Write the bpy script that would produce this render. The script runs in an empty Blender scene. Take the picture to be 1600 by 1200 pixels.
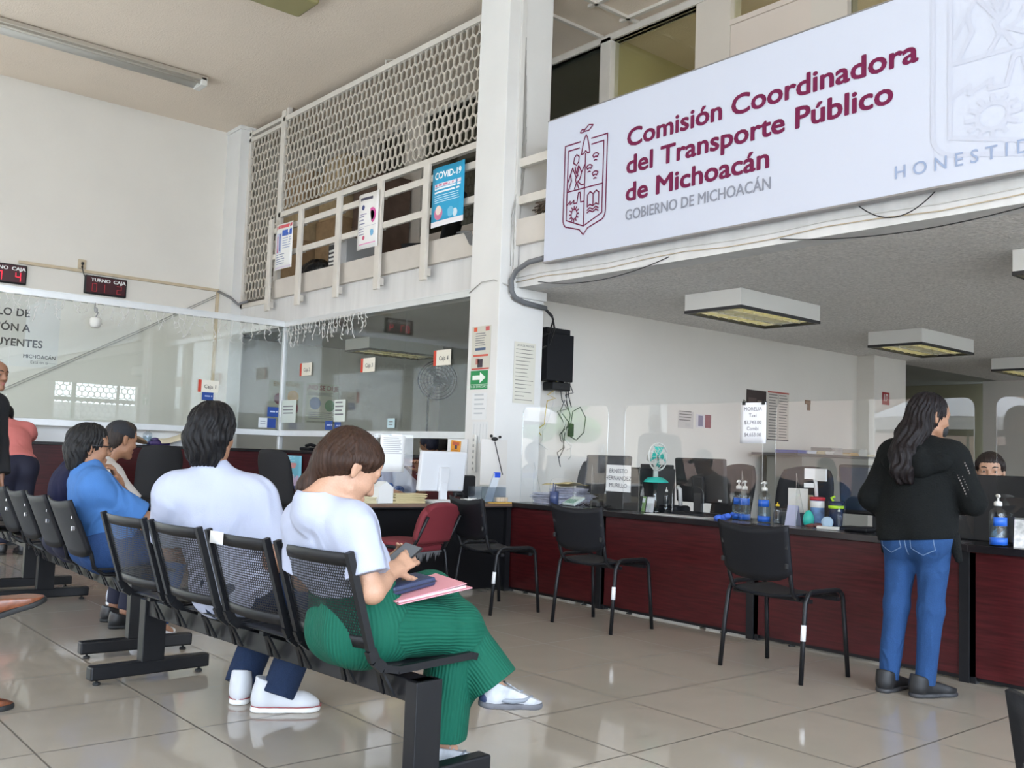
import bpy, bmesh, math, random
import numpy as np
from mathutils import Vector, Matrix, Euler
random.seed(7)
C = bpy.context
SC = C.scene
COL = SC.collection

# ---------------------------------------------------------------- camera, world, lights, exposure
YAW, PIT, ROL, FPX = math.radians(40.24275), math.radians(4.25660), math.radians(2.07631), 1510.925
def make_camera():
    f = Vector((math.sin(YAW)*math.cos(PIT), math.cos(YAW)*math.cos(PIT), math.sin(PIT)))
    r0 = Vector((math.cos(YAW), -math.sin(YAW), 0)); u0 = r0.cross(f)
    c, s = math.cos(ROL), math.sin(ROL)
    r = c*r0 + s*u0; u = -s*r0 + c*u0
    cam = bpy.data.cameras.new('camera'); cam.sensor_width = 36; cam.lens = 36*FPX/1600
    cam.clip_start = .05; cam.clip_end = 300
    o = bpy.data.objects.new('camera', cam); COL.objects.link(o)
    m = Matrix((r, u, -f)).transposed().to_4x4(); m.translation = (0, 0, 1.12)
    o.matrix_world = m
    SC.camera = o
make_camera()
SC.view_settings.view_transform = 'Standard'
SC.view_settings.look = 'None'
SC.view_settings.gamma = 1
SC.view_settings.use_curve_mapping = False
SC.view_settings.exposure = 0.36

W = bpy.data.worlds.new('sky'); SC.world = W; W.use_nodes = True
_n = W.node_tree.nodes; _l = W.node_tree.links
_n.clear()
_o = _n.new('ShaderNodeOutputWorld'); _b = _n.new('ShaderNodeBackground')
_tc = _n.new('ShaderNodeTexCoord'); _sx = _n.new('ShaderNodeSeparateXYZ'); _cr = _n.new('ShaderNodeValToRGB')
_l.new(_tc.outputs['Generated'], _sx.inputs[0]); _l.new(_sx.outputs['Z'], _cr.inputs[0])
_cr.color_ramp.elements[0].position = 0.0; _cr.color_ramp.elements[0].color = (.80, .885, 1.0, 1)
_cr.color_ramp.elements[1].position = 0.7; _cr.color_ramp.elements[1].color = (.58, .76, 1, 1)
_l.new(_cr.outputs[0], _b.inputs[0]); _b.inputs['Strength'].default_value = 5.0
_dp = _n.new('ShaderNodeVectorMath'); _dp.operation = 'DOT_PRODUCT'; _dp.inputs[1].default_value = (-.25, -.82, .50)   # bright side of the sky, around the sun
_pw = _n.new('ShaderNodeMath'); _pw.operation = 'MULTIPLY_ADD'; _pw.inputs[1].default_value = 6.5; _pw.inputs[2].default_value = 4.3; _pw.use_clamp = False
_mx = _n.new('ShaderNodeMath'); _mx.operation = 'MAXIMUM'; _mx.inputs[1].default_value = 0
_l.new(_tc.outputs['Generated'], _dp.inputs[0]); _l.new(_dp.outputs['Value'], _mx.inputs[0]); _l.new(_mx.outputs[0], _pw.inputs[0]); _l.new(_pw.outputs[0], _b.inputs['Strength'])
_l.new(_b.outputs[0], _o.inputs[0])

def portal(loc, rot, sx, sy):
    d = bpy.data.lights.new('sky_portal', 'AREA'); d.shape = 'RECTANGLE'; d.size = sx; d.size_y = sy
    d.cycles.is_portal = True
    o = bpy.data.objects.new('sky_portal', d); COL.objects.link(o); o.location = loc; o.rotation_euler = rot
portal((-4.0, 4, 1.75), (0, -math.pi/2, 0), 3.5, 17.6)     # open shopfront on the street side
portal((.6, -4.9, 2.65), (math.pi/2, 0, 0), 9.2, 5.3)     # shopfront behind the camera
portal((-1.6, 12.9, 1.75), (-math.pi/2, 0, 0), 4.6, 3.4)   # way out beside the back wall
portal((13.2, -4.9, 1.45), (math.pi/2, 0, 0), 7.0, 2.1)    # office windows behind the camera
_s = bpy.data.lights.new('sun', 'SUN'); _s.energy = 7.0; _s.angle = .01; _s.color = (1, .95, .86)
_so = bpy.data.objects.new('sun', _s); COL.objects.link(_so); _so.rotation_euler = (math.radians(33), 0, math.radians(-14))

# ---------------------------------------------------------------- materials
MATS = {}
def mat(name, col, rough=.5, metal=0, bump=0, scale=40, var=0, spec=.5, stretch=None, trans=0, emit=0, coat=0, detail=3, wrinkle=0, wscale=9):
    if name in MATS: return MATS[name]
    m = bpy.data.materials.new(name); m.use_nodes = True
    nt = m.node_tree; b = nt.nodes['Principled BSDF']
    c4 = (*col, 1) if len(col) == 3 else col
    b.inputs['Base Color'].default_value = c4
    b.inputs['Roughness'].default_value = rough; b.inputs['Metallic'].default_value = metal
    b.inputs['Specular IOR Level'].default_value = spec
    if coat: b.inputs['Coat Weight'].default_value = coat
    if emit:
        b.inputs['Emission Color'].default_value = c4; b.inputs['Emission Strength'].default_value = emit
    if trans: b.inputs['Transmission Weight'].default_value = trans
    if bump or var:
        tc = nt.nodes.new('ShaderNodeTexCoord'); mp = nt.nodes.new('ShaderNodeMapping')
        if stretch: mp.inputs['Scale'].default_value = stretch
        nz = nt.nodes.new('ShaderNodeTexNoise'); nz.inputs['Scale'].default_value = scale; nz.inputs['Detail'].default_value = detail
        nt.links.new(tc.outputs['Object'], mp.inputs[0]); nt.links.new(mp.outputs[0], nz.inputs['Vector'])
        if bump:
            bp = nt.nodes.new('ShaderNodeBump'); bp.inputs['Strength'].default_value = min(1, bump); bp.inputs['Distance'].default_value = .004*max(1, bump)
            nt.links.new(nz.outputs['Fac'], bp.inputs['Height']); nt.links.new(bp.outputs[0], b.inputs['Normal'])
            if wrinkle:
                w1 = nt.nodes.new('ShaderNodeTexNoise'); w1.inputs['Scale'].default_value = wscale; w1.inputs['Detail'].default_value = 3; w1.inputs['Distortion'].default_value = 1.6; w1.noise_type = 'RIDGED_MULTIFRACTAL'
                m2 = nt.nodes.new('ShaderNodeMapping'); m2.inputs['Scale'].default_value = (1, 1, .55); m2.inputs['Rotation'].default_value = (.5, .3, .2)
                nt.links.new(tc.outputs['Object'], m2.inputs[0]); nt.links.new(m2.outputs[0], w1.inputs['Vector'])
                b2 = nt.nodes.new('ShaderNodeBump'); b2.inputs['Strength'].default_value = 1; b2.inputs['Distance'].default_value = wrinkle
                nt.links.new(w1.outputs['Fac'], b2.inputs['Height']); nt.links.new(b2.outputs[0], bp.inputs['Normal'])
        if var:
            mr = nt.nodes.new('ShaderNodeMapRange'); mr.inputs['From Min'].default_value = .3; mr.inputs['From Max'].default_value = .7
            mr.inputs['To Min'].default_value = 1-var; mr.inputs['To Max'].default_value = 1+var
            hs = nt.nodes.new('ShaderNodeMix'); hs.data_type = 'RGBA'; hs.blend_type = 'MULTIPLY'; hs.inputs['Factor'].default_value = 1
            hs.inputs['A'].default_value = c4
            nt.links.new(nz.outputs['Fac'], mr.inputs[0]); nt.links.new(mr.outputs[0], hs.inputs['B'])
            nt.links.new(hs.outputs['Result'], b.inputs['Base Color'])
    MATS[name] = m
    return m
def rgb(r, g, b):  # sRGB 0-255 to linear
    f = lambda c: c/12.92 if c <= .04045 else ((c+.055)/1.055)**2.4
    return (f(r/255), f(g/255), f(b/255))
def flat(r, g, b, rough=.6):
    return mat('print_%d_%d_%d' % (r, g, b), rgb(r, g, b), rough)
def clear(name, col=(1, 1, 1), base=.05, k=.9, rough=.0, tint=1.0):
    """thin clear sheet: see-through with a grazing reflection"""
    if name in MATS: return MATS[name]
    m = bpy.data.materials.new(name); m.use_nodes = True; nt = m.node_tree; nt.nodes.clear()
    o = nt.nodes.new('ShaderNodeOutputMaterial'); t = nt.nodes.new('ShaderNodeBsdfTransparent'); g = nt.nodes.new('ShaderNodeBsdfGlossy')
    t.inputs[0].default_value = (*[c*tint for c in col], 1); g.inputs['Roughness'].default_value = rough
    lw = nt.nodes.new('ShaderNodeLayerWeight'); lw.inputs[0].default_value = .5
    p = nt.nodes.new('ShaderNodeMath'); p.operation = 'POWER'; p.inputs[1].default_value = 4
    ma = nt.nodes.new('ShaderNodeMath'); ma.operation = 'MULTIPLY_ADD'; ma.inputs[1].default_value = k; ma.inputs[2].default_value = base
    mx = nt.nodes.new('ShaderNodeMixShader')
    nt.links.new(lw.outputs['Facing'], p.inputs[0]); nt.links.new(p.outputs[0], ma.inputs[0]); nt.links.new(ma.outputs[0], mx.inputs[0])
    nt.links.new(t.outputs[0], mx.inputs[1]); nt.links.new(g.outputs[0], mx.inputs[2]); nt.links.new(mx.outputs[0], o.inputs[0])
    MATS[name] = m
    return m

# ---------------------------------------------------------------- mesh builder
class B:
    def __init__(s): s.v = []; s.f = []; s.mi = []; s.mats = []; s.sm = []
    def slot(s, m):
        if m is None: return 0
        if m not in s.mats: s.mats.append(m)
        return s.mats.index(m)
    def add(s, verts, faces, m=None, M=None, smooth=False):
        k = len(s.v); i = s.slot(m)
        if M is not None: verts = [tuple(M @ Vector(q)) for q in verts]
        s.v += [tuple(q) for q in verts]
        for f in faces: s.f.append(tuple(k+j for j in f)); s.mi.append(i); s.sm.append(smooth)
        return s
    def bx(s, x0, x1, y0, y1, z0, z1, bev=0, m=None, M=None, seg=2):
        if bev <= 0:
            v = [(x, y, z) for z in (z0, z1) for y in (y0, y1) for x in (x0, x1)]
            f = [(0, 2, 3, 1), (4, 5, 7, 6), (0, 1, 5, 4), (2, 6, 7, 3), (0, 4, 6, 2), (1, 3, 7, 5)]
            return s.add(v, f, m, M)
        bm = bmesh.new(); bmesh.ops.create_cube(bm, size=1)
        for q in bm.verts: q.co = Vector(((x0+x1)/2+q.co.x*(x1-x0), (y0+y1)/2+q.co.y*(y1-y0), (z0+z1)/2+q.co.z*(z1-z0)))
        bev = min(bev, .49*min(x1-x0, y1-y0, z1-z0))
        bmesh.ops.bevel(bm, geom=list(bm.edges), offset=bev, segments=seg, affect='EDGES', profile=.5)
        bm.verts.index_update()
        v = [tuple(q.co) for q in bm.verts]; f = [[q.index for q in g.verts] for g in bm.faces]; bm.free()
        return s.add(v, f, m, M)
    def box(s, c, d, bev=0, rz=0, m=None, M=None):
        T = Matrix.Translation(c) @ Matrix.Rotation(rz, 4, 'Z')
        if M is not None: T = M @ T
        return s.bx(-d[0]/2, d[0]/2, -d[1]/2, d[1]/2, -d[2]/2, d[2]/2, bev, m, T)
    def tube(s, pts, r, n=8, m=None, M=None, closed=False, up=None):
        P = [Vector(p) for p in pts]; N = len(P); R = r if isinstance(r, (list, tuple)) else [r]*N
        ref = None; v = []; f = []
        for i in range(N):
            if closed: t = (P[(i+1) % N]-P[i-1])
            else: t = P[min(i+1, N-1)]-P[max(i-1, 0)]
            t.normalize()
            if ref is None:
                ref = Vector(up) if up else (Vector((0, 0, 1)) if abs(t.z) < .9 else Vector((1, 0, 0)))
            a = t.cross(ref); a.normalize(); b = a.cross(t); ref = b
            for j in range(n):
                q = 2*math.pi*j/n; v.append(P[i]+R[i]*(math.cos(q)*a+math.sin(q)*b))
        for i in range(N if closed else N-1):
            for j in range(n):
                k = (i+1) % N
                f.append((i*n+j, i*n+(j+1) % n, k*n+(j+1) % n, k*n+j))
        if not closed: f.append(tuple(range(n))[::-1]); f.append(tuple((N-1)*n+j for j in range(n)))
        return s.add(v, f, m, M, True)
    def bar(s, a, b, w, d, m=None, M=None, side=None):
        """rectangular bar from a to b, w across 'side', d across the other way"""
        a = Vector(a); b = Vector(b); t = (b-a).normalized()
        sd = Vector(side) if side else (Vector((0, 0, 1)) if abs(t.z) < .9 else Vector((0, 1, 0)))
        u = (sd-t*sd.dot(t)).normalized(); w_ = t.cross(u)
        v = [p+u*(i*w/2)+w_*(j*d/2) for p in (a, b) for i in (-1, 1) for j in (-1, 1)]
        f = [(0, 1, 3, 2), (4, 6, 7, 5), (0, 4, 5, 1), (2, 3, 7, 6), (0, 2, 6, 4), (1, 5, 7, 3)]
        return s.add(v, f, m, M)
    def lathe(s, prof, c=(0, 0, 0), n=24, m=None, M=None, smooth=True):
        v = []; f = []; K = len(prof)
        for r, z in prof:
            for j in range(n):
                a = 2*math.pi*j/n; v.append((c[0]+r*math.cos(a), c[1]+r*math.sin(a), c[2]+z))
        for i in range(K-1):
            for j in range(n): f.append((i*n+j, i*n+(j+1) % n, (i+1)*n+(j+1) % n, (i+1)*n+j))
        f.append(tuple(range(n))[::-1]); f.append(tuple((K-1)*n+j for j in range(n)))
        return s.add(v, f, m, M, smooth)
    def prism(s, poly, h, m=None, M=None):
        n = len(poly); v = [(p[0], p[1], 0) for p in poly]+[(p[0], p[1], h) for p in poly]
        f = [tuple(range(n))[::-1], tuple(range(n, 2*n))]+[(i, (i+1) % n, n+(i+1) % n, n+i) for i in range(n)]
        return s.add(v, f, m, M)
    def ell(s, c, r, m=None, M=None, n=16, k=10):
        v = []; f = []
        for i in range(k+1):
            t = math.pi*i/k
            for j in range(n):
                a = 2*math.pi*j/n; v.append((c[0]+r[0]*math.sin(t)*math.cos(a), c[1]+r[1]*math.sin(t)*math.sin(a), c[2]+r[2]*math.cos(t)))
        for i in range(k):
            for j in range(n): f.append((i*n+j, (i+1)*n+j, (i+1)*n+(j+1) % n, i*n+(j+1) % n))
        return s.add(v, f, m, M, True)
    def sheet(s, fn, nu, nv, th, m=None, M=None, smooth=True):
        """surface fn(u,v)->point, thickened by th along its normal"""
        g = [[Vector(fn(i/nu, j/nv)) for j in range(nv+1)] for i in range(nu+1)]
        top = []; bot = []
        for i in range(nu+1):
            for j in range(nv+1):
                du = g[min(i+1, nu)][j]-g[max(i-1, 0)][j]; dv = g[i][min(j+1, nv)]-g[i][max(j-1, 0)]
                nn = du.cross(dv).normalized(); top.append(g[i][j]+nn*th/2); bot.append(g[i][j]-nn*th/2)
        K = len(top); f = []; w = nv+1
        for i in range(nu):
            for j in range(nv):
                a, b, c, d = i*w+j, (i+1)*w+j, (i+1)*w+j+1, i*w+j+1
                f.append((a, b, c, d)); f.append((K+d, K+c, K+b, K+a))
        rim = [i*w for i in range(nu+1)]+[nu*w+j for j in range(1, nv+1)]+[i*w+nv for i in range(nu-1, -1, -1)]+[j for j in range(nv-1, 0, -1)]
        for q in range(len(rim)):
            a, b = rim[q], rim[(q+1) % len(rim)]; f.append((b, a, K+a, K+b))
        return s.add(top+bot, f, m, M, smooth)

def setp(o, label=None, cat=None, group=None, kind=None):
    if label: o['label'] = label
    if cat: o['category'] = cat
    if group: o['group'] = group
    if kind: o['kind'] = kind
    return o
def obj(name, b, m=None, parent=None, loc=(0, 0, 0), rz=0, label=None, cat=None, group=None, kind=None, smooth_angle=True):
    me = bpy.data.meshes.new(name)
    me.from_pydata([tuple(q) for q in b.v], [], b.f); 
    if b.mats:
        for q in b.mats: me.materials.append(q)
        me.polygons.foreach_set('material_index', b.mi)
    if m is not None and not b.mats: me.materials.append(m)
    me.polygons.foreach_set('use_smooth', b.sm)
    me.update()
    o = bpy.data.objects.new(name, me); COL.objects.link(o)
    o.location = loc; o.rotation_euler = (0, 0, rz)
    if parent: o.parent = parent
    return setp(o, label, cat, group, kind)
def empty(name, loc=(0, 0, 0), rz=0, label=None, cat=None, group=None):
    o = bpy.data.objects.new(name, None); COL.objects.link(o); o.empty_display_size = .1
    o.location = loc; o.rotation_euler = (0, 0, rz)
    return setp(o, label, cat, group)
def dup(root, loc, rz=None, label=None, group=None):
    def cp(o, par):
        c = o.copy(); COL.objects.link(c)
        if par: c.parent = par
        for ch in [q for q in o.children]: cp(ch, c)
        return c
    r = cp(root, None); r.location = loc
    if rz is not None: r.rotation_euler = (0, 0, rz)
    if label: r['label'] = label
    if group: r['group'] = group
    return r
def struct(name, b, m=None): return obj(name, b, m, kind='structure')

# ---------------------------------------------------------------- lettering
_TX = {}
def text_geo(t, size, bold=0, align='LEFT', sp=1.0, ls=1.0):
    k = (t, size, bold, align, sp, ls)
    if k in _TX: return _TX[k]
    cu = bpy.data.curves.new('t', 'FONT'); cu.body = t; cu.size = size; cu.offset = bold*size; cu.align_x = align
    cu.space_character = sp; cu.space_line = ls; cu.resolution_u = 3
    o = bpy.data.objects.new('t', cu); COL.objects.link(o)
    dg = C.evaluated_depsgraph_get(); dg.update()
    me = bpy.data.meshes.new_from_object(o.evaluated_get(dg))
    v = [tuple(q.co) for q in me.vertices]; f = [tuple(p.vertices) for p in me.polygons]
    bpy.data.objects.remove(o); bpy.data.curves.remove(cu); bpy.data.meshes.remove(me)
    _TX[k] = (v, f)
    return v, f
def fx(x, y, z):   # sheet on a face looking to -X: right is -Y
    return Matrix(((0, 0, -1, x), (-1, 0, 0, y), (0, 1, 0, z), (0, 0, 0, 1)))
def fy(x, y, z):   # sheet on a face looking to -Y: right is +X
    return Matrix(((1, 0, 0, x), (0, 0, -1, y), (0, 1, 0, z), (0, 0, 0, 1)))
def paper(name, label, cat, M, w, h, col=(245, 245, 242), rects=(), texts=(), th=.0015, group=None, curl=0, discs=(), rough=.6, parent=None, mats=None):
    """printed sheet: origin bottom-left, u right, v up, towards the viewer +n"""
    b = B(); ncol = mats or flat(*col, rough)
    def bend(x, y): return curl*(math.sin(math.pi*x/w)*.5+.5*(y/h)*math.sin(2.2*math.pi*x/w))
    b.sheet(lambda u, v: (u*w, v*h, bend(u*w, v*h)), 6 if curl else 1, 4 if curl else 1, th, ncol, None, bool(curl))
    e = th/2+.0006
    for r in rects:
        x0, y0, x1, y1 = [q for q in r[:4]]; x0 *= w; x1 *= w; y0 *= h; y1 *= h
        n = 6 if curl else 1
        vs = []; fs = []
        for i in range(n+1):
            x = x0+(x1-x0)*i/n; vs += [(x, y0, bend(x, y0)+e), (x, y1, bend(x, y1)+e)]
            if i: k = 2*i; fs.append((k-2, k, k+1, k-1))
        b.add(vs, fs, flat(*r[4]))
    for d in discs:
        x, y, rr, cc = d; vs = [(x*w+rr*w*math.cos(a*.4189), y*h+rr*w*math.sin(a*.4189), bend(x*w, y*h)+e+.0006) for a in range(15)]
        b.add(vs, [tuple(range(15))], flat(*cc))
    for t in texts:
        s_, x, y, sz, cc = t[:5]; al = t[5] if len(t) > 5 else 'CENTER'; bo = t[6]*sz if len(t) > 6 else 0
        v, f = text_geo(s_, sz, 0, al)
        for i, (ox, oy) in enumerate(((0, 0), (bo, 0), (-bo, 0), (0, bo), (0, -bo)) if bo else ((0, 0),)):
            b.add([(q[0]+x*w+ox, q[1]+y*h+oy, e+.0008+.0001*i+bend(q[0]+x*w, q[1]+y*h)) for q in v], f, flat(*cc))
    inv = M.to_translation()
    loc = tuple(inv); R = M.to_3x3().to_4x4()
    b.v = [tuple(R @ Vector(q)) for q in b.v]
    return obj(name, b, None, parent, loc, 0, label, cat, group)
def lines(n, x0, x1, y0, y1, cc=(120, 120, 125), th=.35, rag=.25):
    """rows of small print as thin strips"""
    out = []
    for i in range(n):
        y = y1+(y0-y1)*i/max(1, n-1); q = (y1-y0)/max(1, n-1)*th
        out.append((x0, y, x1-(x1-x0)*rag*random.random(), y+q, cc))
    return out
# ---------------------------------------------------------------- setting
def wallmat(name, col, bump=.25, scale=25, stain=.06, rough=.75, sc2=1.2, st=None):
    if name in MATS: return MATS[name]
    m = mat(name, col, rough, bump=bump, scale=scale)
    nt = m.node_tree; b = nt.nodes['Principled BSDF']
    tc = nt.nodes.new('ShaderNodeTexCoord'); nz = nt.nodes.new('ShaderNodeTexNoise'); nz.inputs['Scale'].default_value = sc2; nz.inputs['Detail'].default_value = 5
    mr = nt.nodes.new('ShaderNodeMapRange'); mr.inputs['From Min'].default_value = .35; mr.inputs['From Max'].default_value = .75
    mr.inputs['To Min'].default_value = 1; mr.inputs['To Max'].default_value = 1-stain
    mx = nt.nodes.new('ShaderNodeMix'); mx.data_type = 'RGBA'; mx.blend_type = 'MULTIPLY'; mx.inputs['Factor'].default_value = 1
    mx.inputs['A'].default_value = (*col, 1)
    mp = nt.nodes.new('ShaderNodeMapping'); mp.inputs['Scale'].default_value = st or (1, 1, 1)
    nt.links.new(tc.outputs['Object'], mp.inputs[0]); nt.links.new(mp.outputs[0], nz.inputs['Vector']); nt.links.new(nz.outputs['Fac'], mr.inputs[0]); nt.links.new(mr.outputs[0], mx.inputs['B'])
    nt.links.new(mx.outputs['Result'], b.inputs['Base Color'])
    return m
WHITE = wallmat('white_painted_plaster', (.76, .725, .665))
CEIL = wallmat('white_textured_ceiling', (.80, .69, .575), bump=1.2, scale=55, stain=.05)
SOFF = wallmat('popcorn_ceiling', (.90, .87, .835), bump=6, scale=34, stain=.30, rough=.9, sc2=42)
PILLAR = wallmat('white_pillar_paint', (.76, .755, .735), bump=.4, scale=12, stain=.1)
FASCIA = wallmat('streaked_white_paint', (.73, .725, .715), bump=.15, scale=30, stain=.13, sc2=7, st=(1, 1.3, .12))
PLATE = wallmat('cream_painted_steel', (.62, .575, .52), bump=.1, scale=8, stain=.1, rough=.55, sc2=4)
LATT = mat('cream_lattice_paint', (.52, .475, .41), .5, var=.08, scale=6)
CREAM = mat('cream_painted_frame', (.66, .62, .56), .5, var=.05, scale=6)
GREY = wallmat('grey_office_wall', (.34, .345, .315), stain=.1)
OLIVE = wallmat('olive_back_wall', (.28, .265, .18), stain=.1)
ALU = mat('pale_aluminium', (.72, .74, .75), .35, .35, var=.03, scale=10)
RGLASS = clear('room_window_glass', (.88, .89, .82), .05, .7)
GLASS = clear('window_glass', (.955, .975, .96), .05, .75)
DGLASS = clear('tinted_window_glass', (.62, .66, .62), .08, .7)
AEDGE = clear('acrylic_edge', (.85, .92, .92), .30, .6, .25)
ACRYL = clear('clear_acrylic', (.99, .995, .995), .032, .7)

def floor_mat():
    m = mat('polished_beige_tile', (.5, .5, .5), .12, spec=.6)
    nt = m.node_tree; b = nt.nodes['Principled BSDF']
    tc = nt.nodes.new('ShaderNodeTexCoord'); mp = nt.nodes.new('ShaderNodeMapping')
    mp.inputs['Location'].default_value = (-.428/.6, -.172/.6, 0); mp.inputs['Scale'].default_value = (1/.6, 1/.6, 1)
    br = nt.nodes.new('ShaderNodeTexBrick'); br.offset = 0; br.squash = 1
    br.inputs['Scale'].default_value = 1; br.inputs['Mortar Size'].default_value = .0075; br.inputs['Mortar Smooth'].default_value = .2
    br.inputs['Brick Width'].default_value = 1; br.inputs['Row Height'].default_value = 1
    br.inputs['Color1'].default_value = (.37, .322, .262, 1); br.inputs['Color2'].default_value = (.355, .31, .252, 1); br.inputs['Mortar'].default_value = (.10, .085, .065, 1)
    nt.links.new(tc.outputs['Object'], mp.inputs[0]); nt.links.new(mp.outputs[0], br.inputs['Vector'])
    nz = nt.nodes.new('ShaderNodeTexNoise'); nz.inputs['Scale'].default_value = 5; nz.inputs['Detail'].default_value = 6
    mr = nt.nodes.new('ShaderNodeMapRange'); mr.inputs['To Min'].default_value = .93; mr.inputs['To Max'].default_value = 1.06
    mx = nt.nodes.new('ShaderNodeMix'); mx.data_type = 'RGBA'; mx.blend_type = 'MULTIPLY'; mx.inputs['Factor'].default_value = 1
    nt.links.new(tc.outputs['Object'], nz.inputs['Vector']); nt.links.new(nz.outputs['Fac'], mr.inputs[0])
    nt.links.new(br.outputs['Color'], mx.inputs['A']); nt.links.new(mr.outputs[0], mx.inputs['B']); nt.links.new(mx.outputs['Result'], b.inputs['Base Color'])
    r2 = nt.nodes.new('ShaderNodeMapRange'); r2.inputs['To Min'].default_value = .07; r2.inputs['To Max'].default_value = .5
    nt.links.new(br.outputs['Fac'], r2.inputs[0]); nt.links.new(r2.outputs[0], b.inputs['Roughness'])
    return m
b = B(); b.bx(-4.2, 17, -5.1, 13.2, -.12, 0); struct('floor', b, floor_mat())
b = B(); b.bx(-4.2, 17, -5.1, 13.2, 5.55, 5.75); struct('ceiling', b, CEIL)
# back wall (left in view) with its corner column
b = B(); b.bx(1.0, 17, 12.95, 13.2, 0, 5.55); b.bx(-4.2, 1.0, 12.95, 13.2, 3.5, 5.55); struct('wall_left', b, WHITE)
b = B(); b.bx(5.51, 5.70, 12.5, 12.95, 0, 5.55); b.bx(5.49, 5.72, 12.48, 12.95, 5.50, 5.55); struct('column_corner', b, PILLAR)
# main pillar
b = B(); b.bx(5.45, 5.99, 6.66, 7.09, 0, 5.55, .006); b.bx(5.57, 6.01, 6.64, 7.0, 2.565, 2.65, .004); struct('pillar', b, PILLAR)
# upper floor: fascia, plate, soffit
b = B()
b.bx(5.65, 5.85, 7.09, 12.5, 2.655, 3.03); b.bx(5.65, 5.85, -5.1, 6.66, 2.65, 3.03)
struct('beam_fascia', b, FASCIA)
b = B(); b.bx(5.60, 5.66, 7.09, 11.5, 3.03, 3.27, .003); b.bx(5.60, 5.66, -5.1, 6.66, 3.03, 3.27, .003); struct('trim_kickplate', b, PLATE)
b = B(); b.bx(5.85, 17, -5.1, 7.0, 2.655, 2.95); struct('ceiling_office', b, SOFF)
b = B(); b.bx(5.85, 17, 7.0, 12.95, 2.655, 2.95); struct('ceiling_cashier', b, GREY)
# office under the sign: side wall, far column, far wall
b = B(); b.bx(5.99, 12.95, 7.0, 7.12, 0, 2.655); struct('wall_office_side', b, WHITE)
b = B(); b.bx(12.1, 12.95, 6.75, 7.0, 0, 2.655, .004); struct('column_office', b, WHITE)
b = B(); b.bx(16.5, 16.62, -5.1, 7.25, 0, 2.655); struct('wall_office_far', b, WHITE)
b = B(); b.bx(16.9, 17.0, 7.0, 12.95, 0, 5.55); b.bx(16.9, 17.0, -5.1, 13.0, 2.65, 5.55); struct('wall_far', b, OLIVE)
b = B(); b.bx(12.95, 16.5, 10.0, 10.1, 0, 2.655); struct('wall_passage', b, GREY)
b = B(); b.bx(13.0, 16.4, 8.5, 8.6, 2.02, 2.3); b.bx(15.0, 15.1, 8.5, 8.6, 0, 2.02); struct('door_1', b, mat('dark_doorway_frame', (.03, .03, .032), .5))
# cashier room back
b = B(); b.bx(9.4, 9.5, 7.12, 12.95, 0, 2.655); struct('wall_cashier', b, GREY)
# gallery back wall with windows on the upper floor
b = B()
b.bx(7.0, 7.12, -5.1, 12.95, 2.95, 3.9); b.bx(7.0, 7.12, -5.1, 12.95, 5.46, 5.55)
for y0, y1 in ((5.34, 5.74), (4.16, 4.50), (10.22, 10.62), (-5.1, 1.0), (11.5, 12.0)): b.bx(6.98, 7.14, y0, y1, 2.95, 5.55)
struct('wall_gallery', b, wallmat('cream_gallery_paint', (.60, .545, .475), stain=.08))
b = B(); b.bx(6.99, 7.05, 4.50, 5.34, 3.9, 5.12); b.bx(6.97, 7.06, 4.50, 5.34, 5.12, 5.17); struct('wall_gallery_panel', b, wallmat('pinkish_panel', (.62, .54, .47), stain=.04))
b = B(); b.bx(7.04, 7.06, 5.74, 6.85, 3.9, 5.46); struct('window_1', b, RGLASS)
b = B(); b.bx(7.04, 7.06, 7.0, 10.22, 3.9, 5.46); struct('window_2', b, DGLASS)
b = B(); b.bx(7.04, 7.06, 4.50, 5.34, 5.17, 5.46); struct('window_3', b, RGLASS)
b = B(); b.bx(7.04, 7.06, 1.0, 4.16, 3.9, 5.46); struct('window_4', b, RGLASS)
b = B()
b.bx(6.97, 7.1, 6.85, 7.0, 3.9, 5.5, .004); b.bx(6.97, 7.1, 5.07, 10.2, 5.46, 5.52); b.bx(6.98, 7.1, 11.72, 11.78, 3.9, 5.46)
for x in (5.98, 6.4, 6.85): b.bx(x-.02, x+.02, -5.0, 6.6, 5.52, 5.55)
for y in (6.5, 5.0, 3.4, 7.0): b.bx(5.7, 7.0, y-.02, y+.02, 5.52, 5.55)
struct('trim_gallery', b, CREAM)
b = B(); b.bx(8.8, 8.9, -5, 12.95, 2.95, 5.55); struct('wall_gallery_room', b, OLIVE)
b = B(); b.bx(7.14, 8.8, 6.92, 6.98, 2.95, 5.55); struct('wall_gallery_divider', b, wallmat('yellow_room_paint', (.58, .52, .30), stain=.2))
# shopfront on the street side and behind the camera (posts and lintels, open to daylight)
b = B(); b.bx(-4.2, -4.0, -5.1, 13.2, 3.5, 5.55)
for y in (-5.0, -.5, 4.0, 8.5, 13.0): b.bx(-4.2, -4.0, y-.15, y+.15, 0, 3.5)
struct('wall_street', b, WHITE)
b = B(); b.bx(-4.2, 5.2, -5.1, -4.9, 5.3, 5.55); b.bx(5.2, 17, -5.1, -4.9, 4.0, 5.55); b.bx(5.2, 9.7, -5.1, -4.9, 0, 1.65); b.bx(5.2, 9.7, -5.1, -4.9, 2.83, 4.0); b.bx(9.7, 17, -5.1, -4.9, 2.5, 4.0); b.bx(9.7, 17, -5.1, -4.9, 0, .4); b.bx(13.1, 13.3, -5.1, -4.9, .4, 2.5); b.bx(5.2, 7.25, -5.1, -4.9, 1.65, 2.83); b.bx(9.4, 9.7, -5.1, -4.9, 1.65, 2.83)
for x in (-4, 0.5, 5.1): b.bx(x-.12, x+.12, -5.1, -4.9, 0, 5.3)
struct('wall_rear', b, WHITE)
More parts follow.
